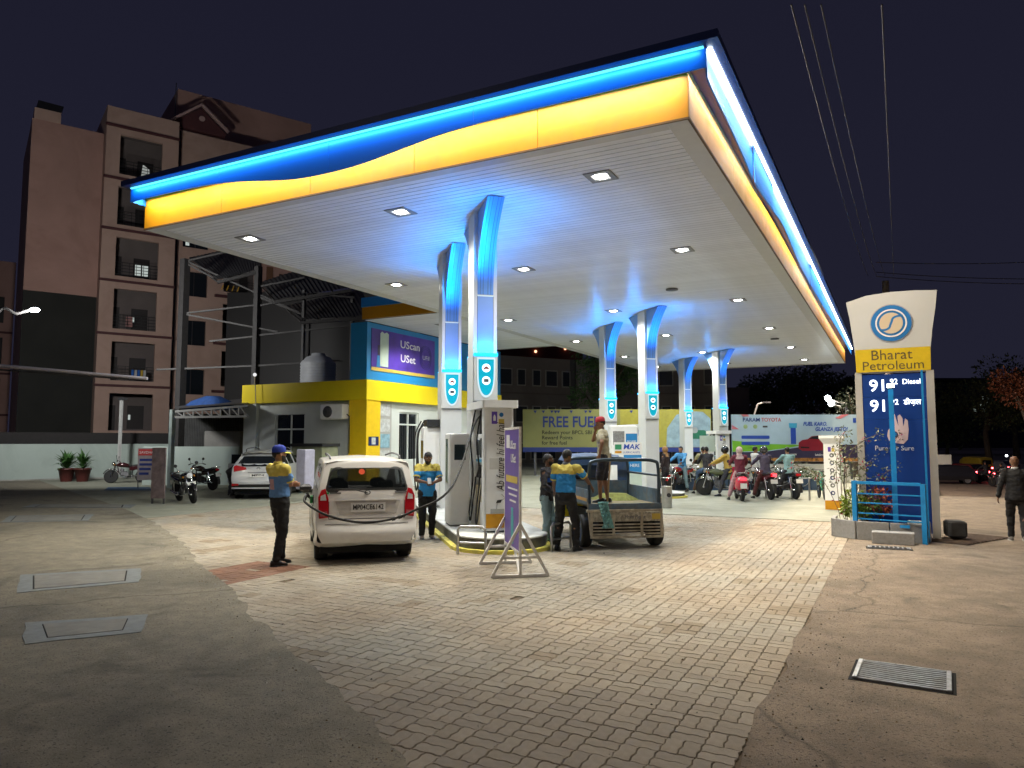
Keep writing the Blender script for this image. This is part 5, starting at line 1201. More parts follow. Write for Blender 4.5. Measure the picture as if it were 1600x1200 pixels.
# ------------------------------------------------------------ buildings beyond
gf = thing('grey_apartment_block', 'long grey apartment block with rows of small windows above the yellow hoarding', 'apartment block', at(896,745,62), 0)
M_gr = mat('grey_render', (.16,.14,.12), .9, var=.1, scale=.4, dirt=(.10,.09,.08), dscale=.3)
M_wtr = mat('dull_window_frame', (.26,.25,.22), .8)
M_wdk = mat('dull_dark_pane', (.02,.025,.03), .3)
def flats(par, nrm, s0, s1, zt, rows, cols, zt1=None):
    """facade running along nrm-perpendicular; every window a part with its pane"""
    d = Vector((nrm.y*-1, nrm.x, 0)); o = Vector((0,0,0))
    b = MB(); zt1 = zt1 or zt
    v = [o+d*s0, o+d*s1, o+d*s1+Vector((0,0,zt1)), o+d*s0+Vector((0,0,zt))]
    b.add([*v, *[p-nrm*1.5 for p in v]], [(0,1,2,3), (3,2,6,7), (1,5,6,2), (0,3,7,4), (4,7,6,5)]); b.build('wall', M_gr, par)
    for r_ in range(rows):
        for c_ in range(cols):
            s = s0+(c_+.5)*(s1-s0)/cols; z = 1.6+r_*3.0
            if z+1.4 > min(zt, zt1)-.1: continue
            w = .42 if (c_+r_) % 3 else .6
            M_ = basis(o+d*s+Vector((0,0,z+.6)), nrm)
            q = MB(); q.prism(rrect(w*2, 1.4, .02, 2), .0, .06, 0, M_); q = q.build('window', M_wtr, par)
            p = MB(); p.prism(rrect(w*2-.2, 1.2, .02, 2), .061, .07, 0, M_); p.build('pane', M_wdk, q)
    for r_ in range(int(zt/3)): MB().bar(o+d*s0+nrm*.02+Vector((0,0,.9+3*r_)), o+d*s1+nrm*.02+Vector((0,0,.9+3*r_)), .10).build('floor_band', mat('dull_band', (.12,.105,.09), .9), par)
nl = (FV*-1+RV*-.9).normalized(); nr = (FV*-1+RV*.5).normalized()
nl2 = (-FV+RV*.55).normalized()
flats(gf, nl2, -13, 0, 9.9, 3, 9)
nr2 = (-FV-RV*.25).normalized(); flats(gf, nr2, .05, 12, 9.9, 3, 7)
MB().bar((0,0,0), (0,0,9.9), .5).build('corner_pier', mat('near_black_render'), gf)
rf = thing('red_roof_block', 'dark red roofed block with two small red lights behind the grey apartments', 'building', at(835,700,75), VA)
MB().b2((-6,0,0), (5,8,12.3)).build('wall', mat('dark_red_render', (.09,.025,.02), .9, var=.15), rf)
for x, z in ((.15,10.6), (.15,9.9), (3.2,10.2)): MB().sph((x-.0,-.1,z), .14).build('red_lamp', glow('warm_bulb', (1,.45,.25), 3.), rf)
db = thing('plain_block', 'plain unlit brown block seen between the far columns', 'building', at(1100,745,78), VA)
MB().b2((-5.2,0,0), (4.95,9,9.5)).build('wall', mat('dull_brown_render', (.13,.10,.09), .9, var=.08, scale=.3), db)
for z in (5.0, 2.2): w = MB().b2((-1.05,-.05,z), (-.2,-.002,z+1.7)).build('window', M_wtr, db); MB().b2((-.95,-.08,z+.1), (-.3,-.052,z+1.6)).build('pane', M_wdk, w)
fb = thing('distant_office_block', 'distant dark office block with a few lit windows at far right', 'building', at(1540,700,165), VA)
MB().b2((-12,0,0), (16,12,15.2)).build('wall', mat('blue_black_render', (.035,.035,.04), .9, var=.15, scale=.15), fb)
MB().b2((-12.6,-.8,15.2), (16,12,15.7)).build('roof_slab', mat('near_black_render'), fb)
for k in range(8): MB().b2((3+1.8*k,-.3,10.5), (3.5+1.8*k,-.002,15.19)).build('fin', mat('blue_black_render'), fb)
for px, py in ((1538,620), (1547,620), (1538,631), (1548,631), (1539,641), (1548,641), (1527,641)):
    a = at(px, py, 165)-fb.location; s = a.dot(RV); w = MB().b2((s-.42,-.06,a.z-.5), (s+.42,-.002,a.z+.5)).build('window', glow('lit_window_dim' if px % 2 else 'lit_window_far', (.8,.95,.85), .28 if px % 2 else .6), fb)
# ------------------------------------------------------------ trees
M_tl = mat('night_leaf', (.045,.07,.022), .6, var=.4, scale=3); M_bark = mat('bark', (.06,.045,.03), .9, var=.3, scale=8, bump=.4)
def tree(label, p, h, r, seed, n=5200, size=.30, m=None, group='trees beyond the station'):
    t = thing('tree', label, 'tree', (p.x, p.y, 0), 0, group); rnd = random.Random(seed)
    b = MB(); b.tube([(0,0,0), (rnd.uniform(-.2,.2), 0, h*.3), (rnd.uniform(-.3,.3), .1, h*.6)], [h*.035, h*.026, h*.014], 7)
    cl = []
    for i in range(9):
        a = rnd.uniform(0, 2*PI); rr = r*rnd.uniform(.25,.75); z = h*rnd.uniform(.5,.9); c = (rr*math.cos(a), rr*math.sin(a), z); cl.append((c, r*rnd.uniform(.35,.6)))
        b.tube([(0,0,h*rnd.uniform(.3,.5)), (c[0]*.5, c[1]*.5, z*.8), c], [h*.014, h*.009, h*.004], 5)
    b.build('trunk', M_bark, t)
    b = MB()
    for i, (c, rr) in enumerate(cl): leaves(b, c, rr, n//9, size, seed*17+i, (1,1,.8), .1)
    b.build('crown', m or M_tl, t); return t
L_ = ['round dark tree left of the lamp behind the pale blue hoarding', 'tallest dark tree behind the pale blue hoarding', 'broad dark tree behind the middle of the pale blue hoarding', 'dark tree behind the right part of the pale blue hoarding', 'dark tree just left of the price sign in the distance']
for i, (px, h, r) in enumerate([(1187,9.0,3.6), (1222,10.5,4.4), (1262,11.3,4.8), (1298,10.2,4.4), (1328,9.6,4.0)]): tree(L_[i], at(px,700,88+4*(i % 2)), h, r, 30+i, 5000, .40)
tree('leafy green tree standing between the middle columns in front of the flats', at(947,700,50), 9.2, 2.6, 41, 5600, .24, mat('lit_leaf', (.05,.11,.03), .6, var=.4, scale=3))
tree('small pale leaved tree behind the left side of the price sign', at(1336,700,36), 4.6, 1.1, 42, 620, .18, mat('pale_night_leaf', (.022,.035,.015), .6, var=.4))
tree('big dim olive tree over the road at far right', at(1545,700,60), 8.0, 4.2, 43, 6000, .26, mat('olive_night_leaf', (.06,.075,.025), .6, var=.4))
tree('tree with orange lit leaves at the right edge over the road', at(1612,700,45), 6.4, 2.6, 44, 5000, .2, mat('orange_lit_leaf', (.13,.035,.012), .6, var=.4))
tree('dark tree at the right edge behind the office block windows', at(1588,700,75), 9.5, 4.5, 45, 5000, .34)
tree('dark low tree right beside the price sign over the road', at(1478,700,70), 5.2, 4.5, 46, 5000, .34)
# ------------------------------------------------------------ street lamps, wires
sl = thing('street_lamp', 'bright white street lamp on a bent arm at the left edge', 'street lamp', W(0,0,0))
p = at(43,482,24); MB().sph(p, .13, sc=(1.6,1,.6)).build('lamp_lens', glow('street_lens', (.85,.97,1.), 22.), sl)
b = MB(); b.tube(catmull([p+Vector((-.1,0,.03)), p-RV*.55+Vector((0,0,-.12)), p-RV*1.3-Vector((0,0,.45)), p-RV*1.5-Vector((0,0,p.z))], 6), .05, 6); b.build('arm', M_fr, sl)
lamp('SPOT', 'street_lamp_light', p-Vector((0,0,.15)), STREET_W, (.95,.95,.92), target=(p.x-10, p.y+14, 9.), spot_size=R(165), spot_blend=.9, shadow_soft_size=.5)
tb = thing('horizontal_pipe', 'long pale pipe jutting in from the left edge in front of the flats', 'pipe', W(0,0,0))
a, c = at(-120,561,17), at(226,591,17); MB().cyl(a, c, .045, .035).build('pipe', mat('pale_pipe', (.45,.42,.47), .5), tb); MB().cyl(a-Vector((0,0,.12)), a.lerp(c,.92)-Vector((0,0,.05)), .02).build('lower_pipe', M_fr, tb)
lh = thing('curved_street_light', 'thin curved white lamp arm above the pale blue hoarding', 'lamp arm', at(1175,755,45), VA)
b = MB(); b.tube([(0,0,0), (.0,0,3.2), (.15,0,4.1), (.42,0,4.85), (.8,0,4.95)], .05, 6); b.build('pole', M_wfr, lh); MB().box((.95,0,4.95), (.5,.15,.08)).build('lamp_head', M_dsteel, lh)
th = thing('twin_street_lamp', 'twin armed white street lamp lit among leaves left of the price sign', 'street lamp', W(0,0,0))
p1, p2, p3 = at(1296,622,40), at(1301,630,40), at(1325,636,40)
for pp, q in ((p1, at(1322,630,40)), (p2, p3)): MB().sph(pp, .16).build('lamp_lens', glow('street_lens'), th); b = MB(); b.tube([pp, pp.lerp(q,.5)-Vector((0,0,.05)), q], .045, 6); b.build('arm', M_wfr, th)
MB().cyl((p3.x,p3.y,0), (p3.x,p3.y,p3.z+.3), .08).build('pole', M_fr, th)
up = thing('utility_pole', 'dark concrete utility pole with crossarm rising behind the price sign', 'utility pole', at(1394,760,34), VA)
MB().cyl((0,0,0), (0,0,9.6), .20, .15, 10).build('pole', mat('pole_concrete', (.13,.11,.09), .9, var=.2), up)
MB().bar((-1.5,0,8.5), (1.8,0,8.5), .09).build('crossarm', M_fr, up)
for x in (-1.2,-.4,.4,1.3): MB().cyl((x,0,8.55), (x,0,8.78), .05).build('insulator', M_concrete, up)
M_wire = mat('wire', (.03,.03,.032), .6)
def wire(lb, a, c, sag=.4, r=.012):
    b = MB(); b.tube([a.lerp(c, k/16)-Vector((0,0,sag*(1-(k/8-1)**2))) for k in range(17)], r, 5); tag(b.build('overhead_wire', M_wire), lb, 'wire', 'overhead wires')
T = at(1394,437,34)
for i, (tx, lb) in enumerate([(1258,'leftmost steep overhead wire running up from the pole behind the price sign'), (1280,'second steep overhead wire from the left above the price sign'), (1307,'third steep overhead wire from the left above the price sign'), (1407,'vertical overhead wire straight above the price sign')]):
    wire(lb, T+RV*(-.8+.4*i)+Vector((0,0,.3)), at(tx+(1258-1280 if 0 else 0), -25, 7.5), .35, .009)
for i, (y0, y1, lb) in enumerate([(405,404,'highest level overhead wire at the right edge'), (421,432,'middle level overhead wire at the right edge'), (428,440,'lowest level overhead wire at the right edge')]): wire(lb, at(1380,y0,38), at(1640,y1,38), .1, .02)

lamp('SPOT', 'added_far_light', W(16,44,6.5), 6000, (1,.80,.70), target=W(22,42,-1), spot_size=R(150), spot_blend=.9, shadow_soft_size=.3)  # unseen lights added to brighten the dark street at far right
lamp('SPOT', 'added_far_light', W(11,22,7.5), 520, (.9,.95,1.), target=W(10,20,0), spot_size=R(130), spot_blend=.9, shadow_soft_size=.3)

# unseen street lamps added behind the camera to brighten the apron and the road
for i, (x, y, hgt, w, c, tx, ty, lb) in enumerate([(7.5,-7.0,9.0,1500,(1,.80,.60),1.0,6.5,'added unseen street lamp on the road to the right behind the viewer'), (-13.0,-6.5,9.0,1400,(1,.90,.74),-9.0,5.5,'added unseen street lamp at the left behind the viewer')]):
    rl_ = thing('added_road_lamp', lb, 'street lamp', (x, y, 0))
    MB().cyl((0,0,0), (0,0,hgt), .09, .06, 10).build('pole', M_fr, rl_); MB().bar((0,0,hgt), (0,1.2,hgt+.15), .06).build('arm', M_fr, rl_)
    MB().box((0,1.4,hgt+.14), (.25,.55,.09), bev=.02).build('lamp_head', M_dsteel, rl_); MB().box((0,1.4,hgt+.088), (.18,.42,.01)).build('lamp_lens', glow('street_lens'), rl_)
    lamp('SPOT', 'added_road_lamp_light', (x, y+1.4, hgt+.05), w, c, target=(tx, ty, 0), spot_size=R(100), spot_blend=.9, shadow_soft_size=.2)
# ------------------------------------------------------------ cars
def cr(a, b, c, d, t): return .5*((2*b)+(c-a)*t+(2*a-5*b+4*c-d)*t*t+(3*b-a-3*c+d)*t**3)
def dense(grid, ku, kv):
    """grid[i][j] control points -> finer grid with (u, v) control coordinates"""
    ni, nj = len(grid), len(grid[0])
    def row(i):
        out = []
        for j in range(nj-1):
            for k in range(kv): t = k/kv; out.append((cr(grid[i][max(j-1,0)], grid[i][j], grid[i][j+1], grid[i][min(j+2,nj-1)], t), j+t))
        out.append((grid[i][-1], nj-1.)); return out
    rows = [row(i) for i in range(ni)]; res = []
    for i in range(ni-1):
        for k in range(ku):
            t = k/ku; res.append([(cr(rows[max(i-1,0)][j][0], rows[i][j][0], rows[i+1][j][0], rows[min(i+2,ni-1)][j][0], t), i+t, rows[i][j][1]) for j in range(len(rows[0]))])
    res.append([(p, ni-1., v) for p, v in rows[-1]]); return res
def surf(D, cls, out, flip=False, mirror=True):
    for i in range(len(D)-1):
        for j in range(len(D[0])-1):
            q = [D[i][j], D[i+1][j], D[i+1][j+1], D[i][j+1]]
            c = sum((p[0] for p in q), Vector())/4; u = D[i][j][1]+(D[i+1][j][1]-D[i][j][1])/2; v = D[i][j][2]+(D[i][j+1][2]-D[i][j][2])/2
            k = cls(u, v, c)
            if k is None: continue
            P = [p[0] for p in q]
            out[k].add(P, [(3,2,1,0) if not flip else (0,1,2,3)], 0, None, True)
            if mirror: out[k].add([(p.x, -p.y, p.z) for p in P], [(0,1,2,3) if not flip else (3,2,1,0)], 0, None, True)
def weld(me):
    import bmesh
    bm = bmesh.new(); bm.from_mesh(me); bmesh.ops.remove_doubles(bm, verts=bm.verts, dist=.0008); bm.to_mesh(me); bm.free(); return me
M_under = mat('underbody', (.008,.008,.008), .9)
M_rim = mat('wheel_rim', (.35,.35,.36), .35, .8, var=.05)
def wheel(par, x, y, r, w, name='wheel', rimm=None, spokes=6):
    s = 1 if y > 0 else -1
    Mx = Matrix.Translation((x, y, r)) @ rotm('X', -s*PI/2)
    o = MB().lathe([(r*.62,-w/2), (r*.93,-w/2), (r*.985,-w*.38), (r,-w*.2), (r,w*.2), (r*.985,w*.38), (r*.93,w/2), (r*.66,w/2), (r*.62,w*.4)], 28, 0, Mx).build(name, M_rubber, par)
    b = MB(); b.lathe([(r*.65,w*.42), (r*.60,w*.44), (r*.55,w*.2), (.03,w*.12), (.0001,w*.12)], 20, 0, Mx)
    for k in range(spokes): a = 2*PI*k/spokes; b.box((r*.34*math.cos(a), r*.34*math.sin(a), w*.28), (r*.5, r*.16, w*.22), a, 0, None) if 0 else b.add([tuple(Mx @ Vector((rr*math.cos(a+da), rr*math.sin(a+da), zz))) for rr, da, zz in ((.05,.9,w*.3), (r*.58,.2,w*.43), (r*.58,-.2,w*.43), (.05,-.9,w*.3))], [(0,1,2,3)])
    b.build('rim', rimm or M_rim, o); return o
def car(name, label, cat, loc, hd, P, paint, group=None, scale=.89):
    t = thing(name, label, cat, loc, hd, group); t.scale = (scale,)*3
    L0, L1, Wd, H = P['rear'], P['front'], P['w'], P['h']; g = P['belt']
    zs = P['zs']                                   # heights of the eight profile levels
    def prof(x, wf, roof, hood=None, tum=1.):
        z = list(zs); 
        if hood is not None: z = [zs[0], zs[1], zs[2], min(zs[3], hood*.80), hood*.93, hood*.98, hood, hood*1.01]
        w = [.0, .92, .985, 1., .965, P['top']*tum, P['top']*.86*tum, 0]
        if hood is not None: w = [.0, .90, .98, .99, .94, .80, .6, 0]
        zz = [zs[0], *z[1:]]
        if hood is None: zz[5] = roof-.13; zz[6] = roof-.035; zz[7] = roof
        return [Vector((x, Wd/2*wf*w[k], zz[k])) for k in range(8)]
    S = [prof(*a) for a in P['st']]
    # rear end follows its own slope
    E = [Vector((x_, s_.y*f_, z_)) for s_, (x_, f_, z_) in zip(S[0], P['tail'])]
    S = [E]+S
    D = dense(S, 6, 5)
    out = {k: MB() for k in ('body', 'glass', 'trim')}
    wx = P['wheels']; r = P['r']
    def cls(u, v, c):
        for x_ in wx:
            if v < 4 and (c.x-x_)**2+(c.z-r)**2 < (r*1.13)**2 and c.z < r*2.2: return None
        for u0, u1 in P['side_glass']:
            if u0 < u < u1 and 4.10 < v < 5.02: return 'glass'
        if P.get('windscreen') and P['windscreen'][0] < u < P['windscreen'][1] and v > 5.0: return 'glass'
        if P.get('cladding') and v < 1.8: return 'trim'
        return 'body'
    surf(D, cls, out)
    # rear face across the car
    rows = []
    for k, p in enumerate(E):
        if k == 0: continue
        rows.append([Vector((p.x-P['bulge'][k]*(1-q*q), p.y*q, p.z+(.03*(1-q*q) if k >= 6 else 0))) for q in (-1,-.86,-.6,-.3,0,.3,.6,.86,1)])
    rows[-1] = [Vector((E[7].x+.0*q, E[6].y*q*.5, E[7].z)) for q in (-1,-.86,-.6,-.3,0,.3,.6,.86,1)]
    Dr = dense(rows, 5, 4)
    def clr(u, v, c):
        if P['rw'][0] < u < P['rw'][1] and 1.05 < v < 6.95: return None
        if P.get('cladding') and u < .75: return 'trim'
        return 'body'
    surf(Dr, clr, out, flip=True, mirror=False)
    # front face: simple close
    F = S[-1]; b2 = []
    for q in (-1,-.7,-.3,0,.3,.7,1): b2.append([Vector((F[k].x+.10*(1-q*q), F[k].y*q, F[k].z)) for k in range(1, 8)])
    surf(dense(b2, 3, 3), lambda u, v, c: 'body', out, flip=True, mirror=False)
    b = weld(out['body'].mesh('body', paint)); put('body', b, t)
    if P.get('cladding'): put('lower_cladding', weld(out['trim'].mesh('lower_cladding', M_black)), t)
    put('side_windows', weld(out['glass'].mesh('side_windows', M_cglass)), t)
    # underbody and wheel wells
    MB().b2((L0+.12,-Wd*.44,.16), (L1-.1,Wd*.44,zs[0]+.22)).build('underbody', M_under, t)
    for x_ in wx:
        for s in (-1, 1):
            wheel(t, x_, s*(Wd/2-.115), r, .185)
            MB().lathe([(r*1.13,-.06), (r*1.17,-.06), (r*1.17,.012), (r*1.13,.012)], 26, 0, Matrix.Translation((x_, s*(Wd/2-.02), r)) @ rotm('X', -s*PI/2)).build('arch_lip', M_black, t) if P.get('cladding') else None
    return t, E, Dr
M_cglass = mat('car_glass', (.006,.008,.008), .03, var=0, trans=.0, alpha=.55, spec=.6)
M_cwhite = mat('car_white', (.80,.79,.76), .28, var=.02, coat=.7, dirt=(.42,.38,.32), dscale=1.5, damt=.25)
M_cgrey = mat('car_silver', (.58,.60,.62), .3, .3, var=.02, coat=.7)
WR = dict(rear=-1.75, front=1.72, w=1.48, h=1.70, top=.86, belt=1.05, r=.285, wheels=(-1.13,1.13),
  zs=[.24,.26,.48,.78,1.04,1.52,1.60,1.64],
  st=[(-1.56,1.,1.63), (-1.1,1.,1.66), (-.3,1.,1.68), (.35,1.,1.66), (.75,.99,1.56,None,1.0), (1.15,.98,0,1.08), (1.5,.95,0,1.0), (1.68,.86,0,.90)],
  tail=[(-1.70,1,.40), (-1.78,.94,.34), (-1.80,.97,.50), (-1.745,.985,.70), (-1.72,.98,1.10), (-1.60,.96,1.50), (-1.54,.92,1.60), (-1.42,1,1.645)],
  bulge=[0,.07,.08,.05,.045,.04,.03,0], side_glass=((1.25,1.80), (2.15,3.05), (3.25,4.25)), windscreen=(4.4,5.9), rw=(3.12,3.92))
hx, hy = -.70, .714; HD = math.atan2(hy, hx)
RA = Vector((-7.06, 8.74, 0)); cpos = RA+Vector((hx, hy, 0))*1.13*.89
hc, E, Dr = car('hatchback_car', 'white tall hatchback car seen from behind being filled at the front pump', 'car', cpos, HD, WR, M_cwhite)
def rear_x(y, z):       # rear surface position
    k = next((k for k in range(1, 7) if E[k].z <= z <= E[k+1].z), 6 if z > E[3].z else 1); t = min(1, max(0, (z-E[k].z)/(E[k+1].z-E[k].z)))
    bl = WR['bulge']; hw = E[k].y+(E[k+1].y-E[k].y)*t; q = min(1, abs(y)/max(hw, .1))
    return E[k].x+(E[k+1].x-E[k].x)*t-(bl[k]+(bl[k+1]-bl[k])*t)*(1-q*q)
def on_rear(poly, off, th, m, name, par=None):
    """patch that follows the tailgate: polygon in (y, z), filled as a fan of small quads"""
    import bmesh
    bm = bmesh.new(); n = len(poly)
    f = bm.faces.new([bm.verts.new((0, y, z)) for y, z in poly])
    bmesh.ops.triangulate(bm, faces=[f]); bmesh.ops.subdivide_edges(bm, edges=bm.edges[:], cuts=2, use_grid_fill=True)
    ext = bmesh.ops.extrude_face_region(bm, geom=bm.faces[:]); top = {v for v in ext['geom'] if isinstance(v, bmesh.types.BMVert)}
    for v in bm.verts: v.co.x = rear_x(v.co.y, v.co.z)-off-(th if v in top else 0)
    bmesh.ops.recalc_face_normals(bm, faces=bm.faces[:])
    me = bpy.data.meshes.new(name); bm.to_mesh(me); bm.free(); me.materials.append(m); return put(name, me, par or hc)
# rear window: glass with a black printed border
def ringpatch(outer, inner, off, m, name):
    n = len(outer); b = MB(); v = []
    for (y, z), (y2, z2) in zip(outer, inner): v += [(rear_x(y, z)-off, y, z), (rear_x(y2, z2)-off-.004, y2, z2)]
    b.add(v, [(2*i, 2*i+1, (2*i+3) % (2*n), (2*i+2) % (2*n)) for i in range(n)], 0, None, True); return b.build(name, m, hc)
wo = [(x*1.0, z+1.315) for x, z in rrect(1.16,.40,.09,6)]; wo = [(y*(1.06-.18*(z-1.12)/.4), z) for y, z in wo]
wi = [(y*.955, 1.315+(z-1.315)*.84) for y, z in wo]
ringpatch(wo, wi, .008, M_black, 'window_border'); on_rear(wi, .010, .002, M_cglass, 'rear_window')
o = on_rear([(.08+.045*math.cos(a*PI/6), 1.44+.045*math.sin(a*PI/6)) for a in range(12)], .016, .002, mat('orange_red_sticker', (.65,.08,.03), .5, emit=(1,.15,.05), estr=.12), 'round_sticker')
on_rear([(-.32,1.605), (-.32,1.585), (.14,1.59), (.14,1.61)], .012, .006, mat('dark_red_lens', (.10,.005,.008), .2), 'high_brake_light')
for s in (-1, 1):
    on_rear([(s*.55,.74), (s*.685,.72), (s*.70,1.05), (s*.655,1.16), (s*.60,1.18), (s*.555,1.02)][::s], .006, .016, M_redlens, 'tail_light')
    on_rear([(s*.585,1.0), (s*.67,1.0), (s*.665,1.07), (s*.60,1.10)][::s], .024, .003, mat('clear_lens', (.6,.6,.6), .15), 'lamp_segment')
    on_rear([(s*.57,.76), (s*.67,.75), (s*.675,.82), (s*.57,.83)][::s], .024, .003, mat('pink_lens', (.42,.12,.12), .2), 'lamp_segment')
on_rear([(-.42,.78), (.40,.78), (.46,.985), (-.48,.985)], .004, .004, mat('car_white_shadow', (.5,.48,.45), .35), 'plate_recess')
on_rear([(-.43,.992), (.47,.992), (.47,1.008), (-.43,1.008)], .006, .025, M_cwhite, 'handle_bar')
on_rear([(-.26,.815), (.24,.815), (.24,.955), (-.26,.955)], .012, .006, M_plate, 'number_plate')
text('plate_number', 'MP04CE6142', .115, M_ink, hc, (rear_x(0,.885)-.021,-.01,.883), (-1,0,0), width=.44, bold=.012)
for z in (.707,.71): pass
on_rear([(-.55,.705), (.55,.705), (.55,.713), (-.55,.713)], .003, .004, M_black, 'tailgate_gap')
for s in (-1, 1): on_rear([(s*.545,.712), (s*.552,.712), (s*.552,1.15), (s*.545,1.15)][::s], .002, .003, M_black, 'tailgate_gap')
on_rear([(-.58,1.10), (-.40,1.10), (-.40,1.125), (-.58,1.125)], .006, .006, M_dsteel, 'name_badge'); on_rear([(.38,1.10), (.54,1.10), (.54,1.12), (.38,1.12)], .006, .006, M_dsteel, 'name_badge')
on_rear([(.55,1.095), (.585,1.095), (.585,1.125), (.55,1.125)], .006, .006, mat('green_dot', (.02,.3,.08), .5), 'green_badge')
b = MB(); b.tube([(rear_x(0,1.115)-.012, .038*math.cos(a*PI/6), 1.115+.03*math.sin(a*PI/6)) for a in range(12)], .007, 5, closed=True); b.build('maker_badge', M_dsteel, hc)
b = MB(); b.tube([(rear_x(0,1.11)-.03,.0,1.11), (rear_x(.2,1.17)-.035,.2,1.165), (rear_x(.42,1.18)-.035,.42,1.175)], .008, 5); b.build('wiper', M_black, hc)
on_rear([(-.60,.625), (.60,.625), (.60,.632), (-.60,.632)], .003, .004, M_black, 'bumper_seam')
on_rear([(-.14,.375), (.12,.375), (.12,.43), (-.14,.43)], .004, .004, M_cwhite, 'bumper_panel')
for s in (-1, 1):
    b = MB(); b.tube(catmull([(-1.30,s*.52,1.64), (-1.15,s*.53,1.69), (-.2,s*.54,1.715), (.35,s*.50,1.67)], 6), .016, 6); b.build('roof_rail', M_dsteel, hc)
    MB().box((.62, s*.83, 1.06), (.14,.20,.14), bev=.04).build('mirror', M_black, hc)
    MB().box((-.2, s*.745, .92), (.16,.02,.03), bev=.008).build('door_handle', M_cwhite, hc)
    for x in (-.62, .28, 1.02): MB().b2((x-.004, s*.738, .32), (x+.004, s*.745, 1.0)).build('door_gap', M_black, hc)
for s in (-1, 1):
    MB().box((.05, s*.33, .82), (.14,.46,.55), bev=.06).build('front_seat', M_black, hc); MB().box((.0, s*.33, 1.18), (.10,.26,.18), bev=.05).build('headrest', M_black, hc)
MB().box((-.95, 0, .85), (.14,1.15,.55), bev=.06).build('rear_seat', M_black, hc)
for s in (-.35,.35): MB().box((-.97, s, 1.19), (.09,.24,.15), bev=.05).build('headrest', M_black, hc)
MB().b2((-1.5,-.6,.45), (1.2,.6,.55)).build('cabin_floor', M_under, hc); MB().box((.85,0,.95), (.3,1.2,.25), bev=.05).build('dashboard', M_black, hc)
MB().box((-1.16,.752,.98), (.17,.012,.15), bev=.004).build('fuel_flap', M_black, hc)
MB().box((-1.16,.775,.98), (.06,.05,.13), bev=.015).build('fuel_cap', mat('green_dot'), hc)
hc.scale = (.89,.965,.89)
# filling hose in a long sag behind the car
hose_pts = [isl(C1, 1.30, -.10, 2.20), isl(C1, 1.28, -.36, 2.05)]
def carp(x, y, z): v = Matrix.Rotation(HD, 3, 'Z') @ Vector((x, y*1.08, 0)); return Vector(cpos)+v*.89+Vector((0,0,z*.89))
hose_pts += [carp(-2.02,-1.22,1.20), carp(-2.10,-.62,.83), carp(-2.12,-.22,.70), carp(-2.08,.2,.69), carp(-1.98,.6,.80), carp(-1.62,.88,.97), carp(-1.26,.86,1.06)]
b = MB(); b.tube(catmull(hose_pts, 8), .0165, 8); ho = b.build('filling_hose', M_rubber); tag(ho, 'long black filling hose sagging behind the white hatchback from pump to filler', 'hose')
q = catmull(hose_pts, 8); 
for k in (27, 29): MB().cyl(q[k], q[k+1], .028).build('coupling', M_black, ho)
nz = MB(); a_ = carp(-1.24,.85,1.07); nz.cyl(a_, carp(-1.16,.80,1.0), .03, .016); nz.cyl(a_, carp(-1.30,.88,.98), .018); nz.build('nozzle', M_black, ho)
# silver SUV with its driver door open
SV = dict(rear=-2.1, front=2.1, w=1.78, h=1.63, top=.74, belt=1.08, r=.345, wheels=(-1.28,1.30), cladding=True,
  zs=[.28,.30,.50,.80,1.08,1.48,1.56,1.60],
  st=[(-1.85,1.,1.56), (-1.3,1.,1.62), (-.3,1.,1.66), (.4,1.,1.63), (.85,.99,1.5,None,.98), (1.3,.99,0,1.12), (1.8,.96,0,1.02), (2.02,.88,0,.92)],
  tail=[(-2.08,1,.34), (-2.12,.94,.38), (-2.14,.97,.55), (-2.10,.985,.78), (-2.02,.98,1.12), (-1.74,.93,1.47), (-1.66,.90,1.55), (-1.5,1,1.58)],
  bulge=[0,.08,.09,.06,.05,.04,.03,0], side_glass=((1.4,1.95), (2.2,3.05), (3.25,4.2)), windscreen=(4.4,5.9), rw=(3.1,3.9))
sx, sy = -.56, .83; SH = math.atan2(sy, sx); sr = Vector((-17.35, 16.65, 0)); sp_ = sr+Vector((sx, sy, 0))*1.28*.89
sv, E, Dr = car('suv_car', 'silver sport utility car parked by the office with its left door open', 'car', sp_, SH, SV, M_cgrey)
WR_save = WR; WR = SV
hc_save = hc; hc = sv
on_rear([(y*1.22, z+1.27) for y, z in rrect(.95,.34,.06,5)], .010, .003, M_glass, 'rear_window', sv)
for s in (-1, 1):
    on_rear([(s*.38,1.00), (s*.80,.92), (s*.82,1.10), (s*.74,1.14), (s*.42,1.07)][::s], .006, .02, M_redlens, 'tail_light', sv)
    on_rear([(s*.62,.46), (s*.84,.46), (s*.84,.53), (s*.62,.53)][::s], .006, .01, M_redlens, 'reflector', sv)
    b = MB(); b.tube(catmull([(-1.5,s*.55,1.60), (-1.3,s*.57,1.68), (-.2,s*.58,1.72), (.4,s*.55,1.66)], 6), .02, 6); b.build('roof_rail', M_dsteel, sv)
on_rear([(-.26,.74), (.26,.74), (.26,.86), (-.26,.86)], .014, .006, M_plate, 'number_plate', sv)
text('plate_number', 'MP04', .10, M_ink, sv, (rear_x(0,.8)-.022,0,.80), (-1,0,0), width=.4, bold=.01)
on_rear([(-.34,.885), (.34,.885), (.34,.90), (-.34,.90)], .006, .01, M_black, 'trim_line', sv)
b = MB(); b.tube([(rear_x(0,1.03)-.015, .05*math.cos(a*PI/6), 1.03+.04*math.sin(a*PI/6)) for a in range(12)], .008, 5, closed=True); b.build('maker_badge', M_dsteel, sv)
on_rear([(-.85,.36), (.85,.36), (.85,.405), (-.85,.405)], .008, .012, M_cgrey, 'skid_strip', sv)
